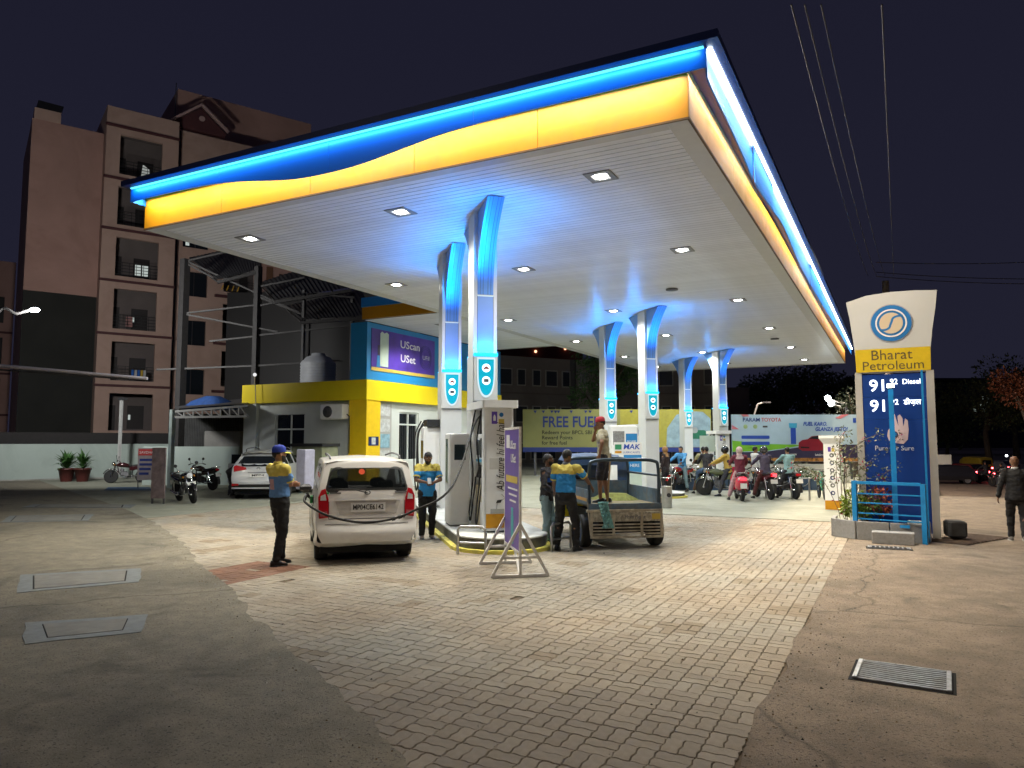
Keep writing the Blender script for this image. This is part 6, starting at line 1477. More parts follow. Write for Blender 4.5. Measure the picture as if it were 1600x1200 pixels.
MB().box((.05,1.28,.78), (.9,.07,.72), R(48), bev=.03).build('open_door', M_cgrey, sv); MB().box((-.02,1.20,1.30), (.72,.04,.34), R(48)).build('open_door_window', M_glass, sv)
MB().box((.7,.95,1.06), (.16,.2,.13), bev=.04).build('mirror', M_black, sv)
WR = WR_save; hc = hc_save
# ------------------------------------------------------------ cargo three wheeler
tw = thing('cargo_three_wheeler', 'dusty blue and yellow cargo three wheeler with open tray, pipe hoops and hanging tailgate', 'three wheeler', (-3.98, 11.50, 0), R(127)); tw.scale = (1,1,1)
M_tblue = mat('worn_blue_grey_metal', (.10,.15,.20), .55, .2, var=.25, scale=8, dirt=(.22,.18,.13), dscale=5, damt=.7)
M_tblue2 = mat('cab_blue', (.05,.10,.22), .45, var=.2, scale=3, dirt=(.2,.2,.18), dscale=3)
M_cream2 = mat('worn_cream_metal', (.38,.34,.26), .6, var=.3, scale=9, dirt=(.13,.10,.07), dscale=6, damt=.7)
M_pipe = mat('slate_blue_pipe', (.05,.075,.10), .35, .4, var=.2, scale=6)
zt = .70; hw = .58
MB().b2((-.12,-hw,zt-.04), (1.55,hw,zt)).build('tray_floor', mat('dusty_floor', (.20,.17,.10), .9, var=.3, scale=8), tw)
for s in (-1, 1):
    MB().b2((-.12,s*hw,zt+.0), (1.55,s*(hw+.03),zt+.24)).build('side_board', M_tblue, tw)
    MB().b2((-.11,s*(hw+.031),zt+.05), (1.54,s*(hw+.036),zt+.10)).build('side_stripe', M_yelf, tw)
MB().b2((1.52,-hw,zt+.001), (1.549,hw,zt+.3)).build('head_board', M_tblue, tw)
MB().b2((-.16,-hw-.03,zt-.08), (-.122,hw+.03,zt+.02)).build('rear_beam', M_tblue, tw)
b = MB()
for x in (-.10,):
    b.tube(catmull([(x,-hw,zt), (x,-hw,zt+.56), (x,-hw+.09,zt+.70), (x,0,zt+.715), (x,hw-.09,zt+.70), (x,hw,zt+.56), (x,hw,zt)], 7), .028, 8)
b.build('rear_hoop', M_pipe, tw)
b = MB(); b.tube(catmull([(1.45,-hw,zt), (1.45,-hw,zt+.56), (1.45,-hw+.09,zt+.70), (1.45,0,zt+.715), (1.45,hw-.09,zt+.70), (1.45,hw,zt+.56), (1.45,hw,zt)], 7), .026, 8); b.build('front_hoop', M_pipe, tw)
for s in (-1, 1): MB().cyl((-.10,s*hw,zt+.46), (1.45,s*hw,zt+.46), .02).build('side_rail', M_pipe, tw)
# hanging tailgate with slats
tg = MB(); x0 = -.20
tg.bar((x0,-hw-.02,zt-.09), (x0,hw+.08,zt-.09), .04); tg.bar((x0-.02,-hw-.02,zt-.50), (x0-.02,hw+.02,zt-.50), .035)
for y in (-hw, -.25, .22, hw): tg.bar((x0,y,zt-.09), (x0-.02,y,zt-.50), .035)
tg.build('tailgate_frame', M_cream2, tw)
MB().b2((x0-.012,-hw+.02,zt-.26), (x0+.008,hw-.02,zt-.115)).build('tailgate_plate', mat('scribbled_plate', (.36,.34,.28), .6, var=.5, scale=18, dirt=(.10,.09,.08), dscale=12, damt=.8), tw)
for k in range(4): MB().b2((x0-.028,-hw+.02,zt-.465+.05*k), (x0+.0,hw-.02,zt-.445+.05*k)).build('tailgate_slat', M_cream2, tw)
MB().b2((x0-.016,-.58,zt-.23), (x0-.013,-.42,zt-.14)).build('tailgate_sticker', mat('ochre_print'), tw)
text('tailgate_lettering', 'Horn Please', .09, mat('faded_ink', (.08,.09,.12), .7), tw, (x0-.0135,-.14,zt-.19), (-1,0,0), width=.34)
for s in (-1, 1): MB().cyl((-.1,s*(hw+.04),zt+.1), (x0-.03,s*(hw+.02),zt-.47), .012).build('tailgate_chain', M_cream2, tw)
for s in (-1, 1): wheel(tw, .18, s*.60, .262, .16, rimm=M_tblue2, spokes=5)
wheel(tw, 2.35, .001, .25, .13)
MB().b2((-.05,-.42,.30), (1.4,.42,.56)).build('chassis', M_under, tw); MB().cyl((.18,-.5,.262), (.18,.5,.262), .05).build('axle', M_under, tw)
MB().b2((.0,-.2,.561), (1.4,.2,.655)).build('chassis', M_under, tw)
for s in (-1, 1): MB().box((-.13,s*.52,zt-.02), (.03,.14,.06)).build('tail_light', M_redlens, tw)
# cab
cb = MB(); st = []
for x, w_, zr, zb in ((1.60,.60,1.42,.34), (1.75,.62,1.46,.34), (2.2,.60,1.47,.34), (2.45,.56,1.42,.36), (2.62,.48,1.0,.42), (2.75,.34,.75,.5)):
    st.append([Vector((x, y*w_, z)) for y, z in ((-1,zb), (-1,.95*min(1,zr)), (-.92,zr-.10), (-.8,zr), (0,zr+.03), (.8,zr), (.92,zr-.10), (1,.95*min(1,zr)), (1,zb))])
n = 9
for k in range(5):
    for i in range(8):
        if k in (1,) and i in (0, 7, 1, 6): continue
        if k in (2, 3) and i in (1, 6): continue
        mi = 1 if i in (0, 7) and k in (0, 4, 3) else 0
        cb.add([st[k][i], st[k+1][i], st[k+1][i+1], st[k][i+1]], [(3,2,1,0)], mi)
cb.build('cab_shell', [M_tblue2, M_byellow], tw)
wall_b = MB(); M0 = Matrix.Translation((1.585,0,0)) @ rotm('Z', PI/2)
tmp = MB(); wall_grid(tmp, -.60, .60, .34, 1.38, [(-.42,.42,.98,1.28)], 0, .02); wall_b.add([M0 @ Vector(v) for v in tmp.v], tmp.f); wall_b.build('cab_back', M_tblue2, tw)
MB().b2((1.55,.05,.36), (1.60,.60,.66)).build('yellow_panel', M_byellow, tw) ; MB().b2((1.62,-.61,.4), (2.2,-.60,.9)).build('door_sill', M_byellow, tw)
MB().b2((1.70,-.45,.5), (2.0,.45,.62)).build('seat', M_black, tw); MB().b2((1.62,-.45,.62), (1.70,.45,1.0)).build('seat_back', M_black, tw)
MB().cyl((2.3,-.3,1.0), (2.3,.3,1.0), .02).build('handlebar', M_dsteel, tw)
for s in (-1, 1): MB().box((2.3,s*.72,1.22), (.03,.12,.18)).build('mirror', M_black, tw); MB().b2((1.75,s*.601,.3), (2.25,s*.615,.85)).build('yellow_side', M_byellow, tw)
# cloth hanging over the tailgate, stick, green pile
cl = MB(); rows_ = []
for k in range(9):
    z = zt+.06-.42*k/8; rows_.append([Vector((x0-.045-.02*math.sin(j*1.9+k), .30+.018*j-.03*k/8+.045*math.sin(j+k*.6), z)) for j in range(9)])
for k in range(8):
    for j in range(8): cl.add([rows_[k][j], rows_[k][j+1], rows_[k+1][j+1], rows_[k+1][j]], [(0,1,2,3)], 0, None, True)
me_ = cl.mesh('hanging_cloth', mat('teal_rag', (.16,.36,.36), .85, var=.45, scale=20)); me_.transform(Matrix.Translation(tw.location) @ rotm('Z', tw.rotation_euler[2]))
o = put('hanging_cloth', me_); tag(o, 'teal patterned rag hanging over the tailgate of the cargo three wheeler', 'cloth'); sm_ = o.modifiers.new('thick', 'SOLIDIFY'); sm_.thickness = .004
def twp(x, y, z): return Vector(tw.location)+(Matrix.Rotation(tw.rotation_euler[2], 3, 'Z') @ Vector((x, y, 0)))+Vector((0,0,z))
o = MB().cyl(twp(.25,.18,zt), twp(.06,.17,1.52), .014).build('wooden_stick', mat('pale_wood', (.38,.26,.14), .7)); tag(o, 'pale wooden stick leaning on the rear pipe hoop of the three wheeler', 'stick')
b = MB(); b.loft([[Vector((1.0+x*s_, -.18+y*s_, 0)) for x, y in rrect(.8,.8,.3)] for s_ in (1,)]+[[Vector((1.0+x*.5, -.18+y*.5, .10)) for x, y in rrect(.8,.8,.3)]], smooth=True)
me_ = b.mesh('grain_heap', mat('olive_heap', (.16,.17,.04), .95, var=.4, scale=15)); me_.transform(Matrix.Translation(Vector(tw.location)+Vector((0,0,zt+.002))) @ rotm('Z', tw.rotation_euler[2])); tag(put('grass_heap', me_), 'low olive heap lying on the tray floor of the three wheeler', 'heap')
# ------------------------------------------------------------ motorcycles
def bike_wheel(par, x, r, w=.10):
    Mx = Matrix.Translation((x, 0, r)) @ rotm('X', PI/2)
    o = MB().lathe([(r*.80,-w*.35), (r*.86,-w/2), (r*.96,-w*.4), (r,0), (r*.96,w*.4), (r*.86,w/2), (r*.80,w*.35)], 28, 0, Mx).build('wheel', M_rubber, par)
    b = MB(); b.lathe([(r*.80,-w*.3), (r*.74,-w*.2), (r*.74,w*.2), (r*.80,w*.3)], 28, 0, Mx); b.lathe([(.03,-w*.8), (.05,-w*.4), (.05,w*.4), (.03,w*.8)], 12, 0, Mx)
    for k in range(12):
        a = 2*PI*k/12; b.cyl((x+.04*math.cos(a+.5), (-1)**k*w*.35, r+.04*math.sin(a+.5)), (x+r*.76*math.cos(a), 0, r+r*.76*math.sin(a)), .005, n=4, caps=False)
    b.build('rim', M_chrome, o); return o
def motorcycle(label, loc, hd, tank=(.02,.02,.022), stripe=None, scale=.92, lean=0., front_plate=True, group='motorcycles and scooters on the forecourt'):
    t = thing('motorcycle', label, 'motorcycle', loc, hd, group); t.scale = (scale,)*3; t.rotation_euler = (lean, 0, hd)
    mt = mat('bike_paint_%02d%02d%02d' % tuple(int(c*99) for c in tank), tank, .25, var=.02, coat=.8)
    bike_wheel(t, -.64, .30); bike_wheel(t, .64, .30, .085)
    for s in (-1, 1): MB().cyl((.64,s*.085,.30), (.46,s*.085,.86), .022, n=8).build('fork', M_chrome, t); MB().cyl((-.64,s*.09,.30), (-.05,s*.08,.34), .018, n=6).build('swing_arm', M_chrome, t)
    for s in (-1, 1): MB().cyl((-.62,s*.12,.34), (-.50,s*.13,.70), .032, n=8).build('shock_absorber', M_chrome, t)
    b = MB(); b.tube([(.44,0,.84), (.30,0,.40), (-.02,0,.28), (-.2,0,.34), (-.25,0,.66)], .022, 6); b.tube([(.44,0,.84), (.1,0,.72), (-.35,0,.66), (-.75,0,.72)], .025, 6); b.build('frame', M_black, t)
    b = MB(); b.box((.12,0,.42), (.30,.20,.22), bev=.04); b.box((.20,0,.58), (.14,.15,.14), 0, 0, rotm('Y', -.3), .02); b.cyl((.02,-.14,.38), (.02,.14,.38), .10, n=14); b.build('engine', M_dsteel, t)
    b = MB(); b.tube([(.26,-.09,.46), (.30,-.13,.28), (.0,-.15,.24), (-.3,-.16,.28)], .02, 6); b.cyl((-.22,-.17,.26), (-.78,-.18,.36), .042, .036, 10); b.build('exhaust', M_chrome, t)
    rings = []
    for x, w, z0, z1 in ((-.10,.07,.72,.80), (.0,.12,.70,.88), (.15,.145,.70,.93), (.30,.14,.72,.93), (.42,.09,.76,.87), (.45,.04,.80,.84)):
        rings.append([Vector((x, w*math.cos(a), (z0+z1)/2+(z1-z0)/2*math.sin(a))) for a in [2*PI*k/12 for k in range(12)]])
    MB().loft(rings).build('tank', mt, t)
    rings = []
    for x, w, z0, z1 in ((-.02,.08,.74,.80), (-.2,.12,.74,.82), (-.5,.13,.77,.85), (-.75,.10,.80,.87), (-.84,.07,.82,.86)):
        rings.append([Vector((x, w*math.cos(a), (z0+z1)/2+(z1-z0)/2*math.sin(a))) for a in [2*PI*k/10 for k in range(10)]])
    MB().loft(rings).build('seat', M_black, t)
    b = MB()
    for s in (-1, 1): b.loft([[Vector((x, s*(.10-.03*q), z)), Vector((x, s*(.13-.03*q), z-.04)), Vector((x, s*(.12-.03*q), z-h_)), Vector((x, s*(.09-.03*q), z-h_))] for x, z, h_, q in ((-.1,.72,.16,0), (-.4,.76,.16,0), (-.86,.83,.09,1))], smooth=False)
    b.build('side_panel', mt, t)
    def fender(x, r, a0, a1, w, m):
        b = MB(); R_ = []
        for k in range(9):
            a = R(a0+(a1-a0)*k/8); R_.append([Vector((x+rr*math.cos(a), y, .30+rr*math.sin(a))) for rr, y in ((r,-w), (r+.02,-w*.4), (r+.02,w*.4), (r,w), (r-.01,w*.4), (r-.01,-w*.4))])
        b.loft(R_); b.build('mudguard', m, t)
    fender(.64,.335,20,150,.06,mt); fender(-.64,.36,60,190,.075,M_black)
    MB().sph((.56,0,.86), .095, sc=(.8,1,1)).build('headlight', M_chrome, t); MB().lathe([(.082,0), (.0001,.02)], 16, 0, basis((.625,0,.86), (1,0,.1))).build('headlight_glass', mat('lamp_glass', (.6,.62,.65), .08), t)
    b = MB(); b.tube(catmull([(.36,-.36,.98), (.40,-.2,1.02), (.44,0,.96), (.40,.2,1.02), (.36,.36,.98)], 4), .013, 6); b.build('handlebar', M_chrome, t)
    for s in (-1, 1):
        MB().cyl((.38,s*.26,1.0), (.35,s*.38,.97), .02, n=8).build('grip', M_black, t)
        b = MB(); b.cyl((.39,s*.24,1.0), (.42,s*.30,1.17), .006, n=5); b.lathe([(.055,0), (.05,.015), (.0001,.02)], 14, 0, basis((.42,s*.31,1.19), (-1,0,0))); b.build('mirror', M_black, t)
        MB().sph((.50,s*.16,.82), .03, n=8, k=6).build('turn_signal', mat('amber_lens', (.5,.2,.02), .2), t)
    MB().box((-.90,0,.80), (.05,.16,.08), bev=.015).build('tail_light', M_redlens, t)
    MB().box((-.96,0,.60), (.012,.22,.13), 0, 0, rotm('Y', .2)).build('number_plate', M_plate, t)
    if front_plate: MB().box((.71,0,.62), (.012,.24,.09), 0, 0, rotm('Y', -.2)).build('number_plate', M_plate, t)
    b = MB(); b.tube([(-.55,.0,.84), (-.7,.13,.88), (-.93,.10,.90), (-.93,-.10,.90), (-.7,-.13,.88)], .012, 6); b.build('grab_rail', M_chrome, t)
    for s in (-1, 1): MB().cyl((-.02,s*.1,.26), (-.02,s*.26,.26), .014, n=6).build('foot_peg', M_black, t)
    return t
def scooter(label, loc, hd, col, scale=.92, group='motorcycles and scooters on the forecourt'):
    t = thing('scooter', label, 'scooter', loc, hd, group); t.scale = (scale,)*3
    mt = mat('scooter_paint_%02d%02d%02d' % tuple(int(c*99) for c in col), col, .2, var=.02, coat=.9)
    bike_wheel(t, -.58, .24, .11); bike_wheel(t, .62, .24, .10)
    rings = []
    for x, w, z0, z1 in ((-.92,.07,.62,.76), (-.88,.13,.52,.80), (-.70,.20,.36,.82), (-.45,.22,.30,.80), (-.20,.19,.30,.74), (-.08,.12,.30,.66)):
        rings.append([Vector((x, w*math.cos(a), (z0+z1)/2+(z1-z0)/2*(abs(math.sin(a))**.8)*(1 if math.sin(a) > 0 else -1))) for a in [2*PI*k/16 for k in range(16)]])
    MB().loft(rings).build('rear_body', mt, t)
    MB().loft([[Vector((x, w*math.cos(a), z+.05*math.sin(a))) for a in [2*PI*k/12 for k in range(12)]] for x, w, z in ((-.86,.08,.83), (-.7,.14,.83), (-.3,.15,.80), (-.05,.10,.77))]).build('seat', M_black, t)
    MB().b2((-.1,-.17,.26), (.42,.17,.31)).build('floorboard', M_black, t)
    b = MB(); b.loft([[Vector((x, y*w, z)) for y, x in ((-1,x0-.05), (-.6,x0+.02), (0,x0+.05), (.6,x0+.02), (1,x0-.05), (.6,x0-.05), (0,x0-.03), (-.6,x0-.05))] for x0, w, z in ((.42,.16,.28), (.46,.21,.45), (.44,.22,.70), (.38,.14,.90))]); b.build('leg_shield', mt, t)
    b = MB(); b.loft([[Vector((.40+x, y, z)) for x, y in rrect(w, d, .03)] for w, d, z in ((.14,.3,.90), (.2,.34,.98), (.14,.28,1.05))]); b.build('handlebar_cowl', mt, t)
    for s in (-1, 1):
        MB().cyl((.36,s*.15,.99), (.32,s*.34,.97), .018, n=8).build('grip', M_black, t)
        b = MB(); b.cyl((.38,s*.16,1.03), (.38,s*.26,1.20), .006, n=5); b.lathe([(.055,0), (.0001,.02)], 14, 0, basis((.38,s*.27,1.22), (-1,0,0))); b.build('mirror', M_black, t)
        MB().cyl((.60,s*.06,.24), (.50,s*.05,.6), .018, n=6).build('fork', M_chrome, t)
    MB().box((-.93,0,.71), (.05,.20,.09), bev=.02).build('tail_light', glow('scooter_tail_glow', (1,.05,.08), 2.2), t)
    for s in (-1, 1): MB().box((-.88,s*.13,.70), (.05,.07,.06), bev=.015).build('turn_signal', M_plate, t)
    MB().box((-.95,0,.50), (.012,.20,.16), 0, 0, rotm('Y', .15)).build('number_plate', M_plate, t)
    MB().cyl((-.35,-.17,.26), (-.80,-.19,.30), .05, .045, 10).build('exhaust', M_chrome, t)
    MB().box((-.35,.02,.28), (.4,.22,.18), bev=.05).build('engine', M_dsteel, t)
    b = MB(); b.tube([(-.6,.16,.85), (-.85,.14,.90), (-.95,0,.91), (-.85,-.14,.90), (-.6,-.16,.85)], .012, 6); b.build('grab_rail', M_chrome, t)
    return t
def hv(x, y, deg): return math.atan2(y, x)+R(deg)
def atg(px, fwd): return W((px-800)/1149*fwd, fwd, 0)
vh = lambda deg: math.atan2(FV.y, FV.x)+R(deg)        # 0 = facing away from the camera, + turns left
motorcycle('black motorcycle facing the camera with a white front plate on the left', (-17.93,14.35,0), hv(-17.93,14.35,198), (.012,.012,.014), lean=.16, group='parked motorcycles at the left')
motorcycle('black and red motorcycle parked sideways at the white wall', atg(200,31.0), hv(-29.8,20.8,82), (.035,.006,.008), lean=.1, group='parked motorcycles at the left')
motorcycle('dark motorcycle half hidden behind the bending man with its round chrome wheel showing', atg(318,26.5), hv(-26,21,35), (.05,.03,.02), group='parked motorcycles at the left')
motorcycle('dark motorcycle carrying two riders beside the far pump', (-5.75,24.75,0), hv(-5.75,24.75,16), (.02,.02,.02), front_plate=False)
motorcycle('red motorcycle with blue shirted rider behind the steel bin', (-6.75,25.6,0), hv(-6.75,25.6,150), (.35,.02,.02))
motorcycle('olive motorcycle seen from the side under the rider in yellow', (-4.95,23.95,0), hv(-4.95,23.95,74), (.10,.12,.05))
motorcycle('dark motorcycle with big lit red tail ridden by the helmeted man', (-3.62,23.45,0), hv(-3.62,23.45,20), (.10,.01,.02), front_plate=False)
motorcycle('dark motorcycle with silver tail ridden by the man in the teal shirt', (-3.02,24.0,0), hv(-3.02,24.0,24), (.02,.02,.025), front_plate=False)
scooter('glossy red scooter with lit tail seen from behind', (-4.15,22.45,0), hv(-4.15,22.45,8), (.50,.01,.045))
for (x, y), c, d in (((-3.62,23.45), (1,.03,.04), 22),):
    v = Matrix.Rotation(vh(d), 3, 'Z') @ Vector((-.88,0,0)); o = MB().box((0,0,0), (.03,.18,.09), vh(d), bev=.01).build('tail_glow', glow('tail_glow', c, 6.), loc=Vector((x, y, .80))+v)
    o.parent = [q for q in bpy.data.objects if q.get('label', '').startswith('dark motorcycle with big lit')][0]; o.matrix_parent_inverse = Matrix(); o.location = (-.935,0,.80); o.rotation_euler = (0,0,0)
# bicycle at the right behind the icon post
bc = thing('bicycle', 'green bicycle standing behind the white icon post', 'bicycle', (-2.02,23.9,0), hv(-2.02,23.9,10)); bc.scale = (.9,)*3
bike_wheel(bc, -.5, .32, .04); bike_wheel(bc, .52, .32, .04)
b = MB(); b.tube([(.52,0,.32), (.42,0,.9), (-.1,0,.85), (-.02,0,.3), (.42,0,.72)], .016, 6); b.tube([(-.5,0,.32), (-.1,0,.85)], .012, 6); b.tube([(-.5,0,.32), (-.02,0,.3)], .012, 6); b.build('frame', mat('bike_green', (.02,.25,.15), .4), bc)
MB().box((-.15,0,.93), (.24,.14,.05), bev=.02).build('saddle', M_black, bc); b = MB(); b.tube([(.35,-.28,.98), (.42,0,.96), (.35,.28,.98)], .012, 6); b.build('handlebar', M_dsteel, bc)
# ------------------------------------------------------------ street traffic beyond the price sign
CR = dict(WR); 
G_tail = glow('traffic_tail', (1,.06,.07), 30.)
def far_car(label, px, fwd, deg, col, lit=True):
    t = thing('street_car', label, 'car', W((px-800)/1149*fwd, fwd, 0), vh(deg), 'vehicles on the street at far right'); t.location.z = LOW+.05; t.scale = (.9,)*3
    m = mat('street_paint_%02d%02d%02d' % tuple(int(c*99) for c in col), col, .3, coat=.6)
    b = MB(); b.loft([[Vector((x, y*w, z)) for y, z in ((-.8,.3), (.8,.3), (.86,.6), (.82,z1), (.8*tf,z2), (-.8*tf,z2), (-.82,z1), (-.86,.6))] for x, w, z1, z2, tf in ((-1.9,.92,.8,.86,.95), (-1.75,1,.92,1.0,.95), (-1.3,1,.95,1.42,.72), (.3,1,.95,1.45,.72), (.95,1,.92,1.0,.9), (1.8,.95,.75,.85,.9), (1.95,.8,.6,.7,.9))], smooth=False); b.build('body', m, t)
    MB().loft([[Vector((x, y*.62, z)) for y, z in ((-1.06,z0), (1.06,z0), (.98,z1), (-.98,z1))] for x, z0, z1 in ((-1.735,1.02,1.04), (-1.36,1.02,1.39), (.33,1.02,1.42), (.9,1.0,1.02))], smooth=False).build('windows', M_glass, t)
    for x in (-1.2, 1.2):
        for s in (-1, 1): wheel(t, x, s*.74, .31, .18)
    if lit:
        for s in (-1, 1): MB().box((-1.93,s*.62,.78), (.04,.22,.12)).build('tail_light', G_tail, t)
    MB().box((-1.94,0,.6), (.02,.4,.1)).build('number_plate', M_plate, t)
    return t
far_car('dark red car with lit tail lamps on the street right of the price sign', 1502, 56, 15, (.16,.02,.02))
far_car('pale car with white roof further along the street at right', 1549, 66, 25, (.4,.4,.4))
far_car('dark car at the right edge of the street behind the walking man', 1598, 58, 70, (.05,.05,.06), False)
far_car('black car parked in the dark just right of the price sign', 1478, 52, 70, (.02,.02,.025), False)
t = thing('auto_rickshaw', 'yellow and dark auto rickshaw on the street right of the price sign', 'auto rickshaw', W((1522-800)/1149*60, 60, LOW+.05), vh(10))
b = MB(); b.loft([[Vector((x, y*w, z)) for y, z in ((-.6,.3), (.6,.3), (.62,.9), (.55,zr), (0,zr+.08), (-.55,zr), (-.62,.9))] for x, w, zr in ((-1.2,.95,1.5), (-1.1,1,1.65), (.6,1,1.68), (1.1,.8,1.4), (1.3,.5,.9))], smooth=False); b.build('body', mat('rickshaw_yellow', (.45,.33,.03), .5), t)
MB().box((-1.21,0,1.3), (.02,.8,.35)).build('rear_window', M_glass, t); MB().box((-1.215,0,.7), (.02,1.1,.5)).build('rear_panel', M_dgreen, t)
for s in (-1, 1): wheel(t, -.9, s*.5, .2, .1); MB().box((-1.235,s*.45,.85), (.02,.14,.1)).build('tail_light', G_tail, t)
wheel(t, 1.0, .001, .2, .1)
for i, (px, fw, lb) in enumerate([(1536,52,'far motorcycle with red tail lamp and two dark riders between the street cars'), (1560,48,'far motorcycle with bright red tail lamp nearest the walking man'), (1585,52,'far motorcycle close to the right edge with red tail lamp')]):
    m_ = motorcycle(lb, W((px-800)/1149*fw, fw, LOW+.05), vh(8+6*i), (.03,.03,.03), group='motorcycles on the street at far right')
    o = MB().box((-.935,0,.80), (.03,.15,.09)).build('tail_glow', G_tail, m_)
for i, (px, py) in enumerate([(1572,712), (1587,731), (1592,735), (1594,733)]):
    o = MB().sph((0,0,0), .10, n=8, k=6).build('distant_light', glow('distant_white', (.9,.95,1.), 12.), loc=at(px, py, 70)); tag(o, ['single small white street light over the right edge', 'upper of three small white lights near the right edge', 'right one of three small white lights near the right edge', 'lower of three small white lights at the right edge'][i], 'street light', 'small distant street lights')
o = MB().box((0,0,0), (1.6,.06,.5), VA).build('small_white_board', M_plate, loc=at(1461,718,38)+Vector((0,0,0))); tag(o, 'small white notice board just right of the price sign', 'sign board')
# notice boards by the left motorcycles
nb = thing('notice_board', 'red and white printed notice board standing behind the sideways motorcycle', 'notice board', atg(232,27.5), VA+.1)
nb.scale = (.85,)*3
MB().b2((-.42,-.02,.35), (.42,.02,1.75)).build('board', mat('white_red_print', (.30,.26,.26), .6, var=.2, scale=4), nb)
MB().b2((-.40,-.026,1.42), (.40,-.021,1.70)).build('red_heading', mat('red_print'), nb)
for k in range(4): MB().b2((-.34,-.026,1.18-.2*k), (.3-.08*k,-.021,1.28-.2*k)).build('blue_line', M_hb, nb)
text('lettering', 'SAVDHAN', .16, M_plate, nb, (0,-.028,1.55), width=.7)
for s in (-.38,.38): MB().b2((s-.02,-.02,0), (s+.02,.02,.348)).build('leg', M_dsteel, nb)
nb = thing('notice_board', 'narrow faded pink and white board beside the front facing motorcycle', 'notice board', atg(250,20.5), VA-.2)
MB().b2((-.22,-.02,.15), (.20,.02,1.55)).build('board', mat('faded_pink_board', (.20,.15,.15), .7, var=.35, scale=7, dirt=(.12,.1,.1), dscale=5), nb)
for s in (-.18,.18): MB().b2((s-.02,-.02,0), (s+.02,.02,.148)).build('leg', M_dsteel, nb)
# ------------------------------------------------------------ people
def ik(a, c, l1, l2, pole):
    d = c-a; L = min(d.length, (l1+l2)*.995); u = d.normalized(); c = a+u*L
    x = (l1*l1-l2*l2+L*L)/(2*L); h = math.sqrt(max(0, l1*l1-x*x)); p = (pole-u*pole.dot(u)).normalized()
    return a+u*x+p*h, c
def limb(b, pts, rad, n=12, flat=None):
    """round limb through the points, with hemispherical ends"""
    P = []; Rr = []
    for i in range(len(pts)-1):
        for k in range(4): t = k/4; P.append(pts[i].lerp(pts[i+1], t)); Rr.append(rad[i]+(rad[i+1]-rad[i])*t)
    P.append(pts[-1]); Rr.append(rad[-1])
    d0 = (P[1]-P[0]).normalized(); d1 = (P[-1]-P[-2]).normalized()
    P = [P[0]-d0*Rr[0]*.95, P[0]-d0*Rr[0]*.6]+P+[P[-1]+d1*Rr[-1]*.6, P[-1]+d1*Rr[-1]*.95]; Rr = [Rr[0]*.3, Rr[0]*.8]+Rr+[Rr[-1]*.8, Rr[-1]*.3]
    b.tube(P, Rr, n)
def rings(b, rows, fwd, side):
    """elliptic torso rings: (centre, half depth, half width)"""
    b.loft([[c+fwd*rd*math.cos(2*PI*k/16)+side*rw*math.sin(2*PI*k/16) for k in range(16)] for c, rd, rw in rows])
def remesh(b, vox, name, folds=0., seed=0., iters=2):
    me = b.mesh(name, M_skin); o = bpy.data.objects.new(name, me); COL.objects.link(o)
    m = o.modifiers.new('r', 'REMESH'); m.mode = 'VOXEL'; m.voxel_size = vox; m.use_smooth_shade = True
    s = o.modifiers.new('s', 'SMOOTH'); s.iterations = iters; s.factor = .5
    r = bpy.data.meshes.new_from_object(o.evaluated_get(bpy.context.evaluated_depsgraph_get())); bpy.data.objects.remove(o); bpy.data.meshes.remove(me)
    r.name = name
    if folds:
        n = [Vector(v.normal) for v in r.vertices]
        for v, q in zip(r.vertices, n):
            p = v.co; v.co = p+q*folds*(noise.noise(Vector((p.x*9, p.y*9, p.z*16+seed)))+.6*noise.noise(Vector((p.x*22, p.y*22, p.z*30+seed))))
    r.polygons.foreach_set('use_smooth', [True]*len(r.polygons)); return r
def paint(me, mats, fn):
    me.materials.clear()
    for m in mats: me.materials.append(m)
    me.polygons.foreach_set('material_index', [fn(p.center) for p in me.polygons]); return me
def cloth(n, c, rough=.8): return mat('cloth_'+n, c, rough, var=.10, scale=14, bump=.25, bscale=160)
M_shoe = mat('black_shoe', (.012,.012,.013), .35); M_sole = mat('pale_sole', (.35,.33,.30), .6)
M_lips = mat('lips', (.20,.07,.06), .5, var=0); M_eyew = mat('eye_white', (.6,.58,.55), .3, var=0)
YOKE = cloth('yellow_yoke', (.62,.50,.10)); UBLUE = cloth('uniform_blue', (.025,.24,.55))
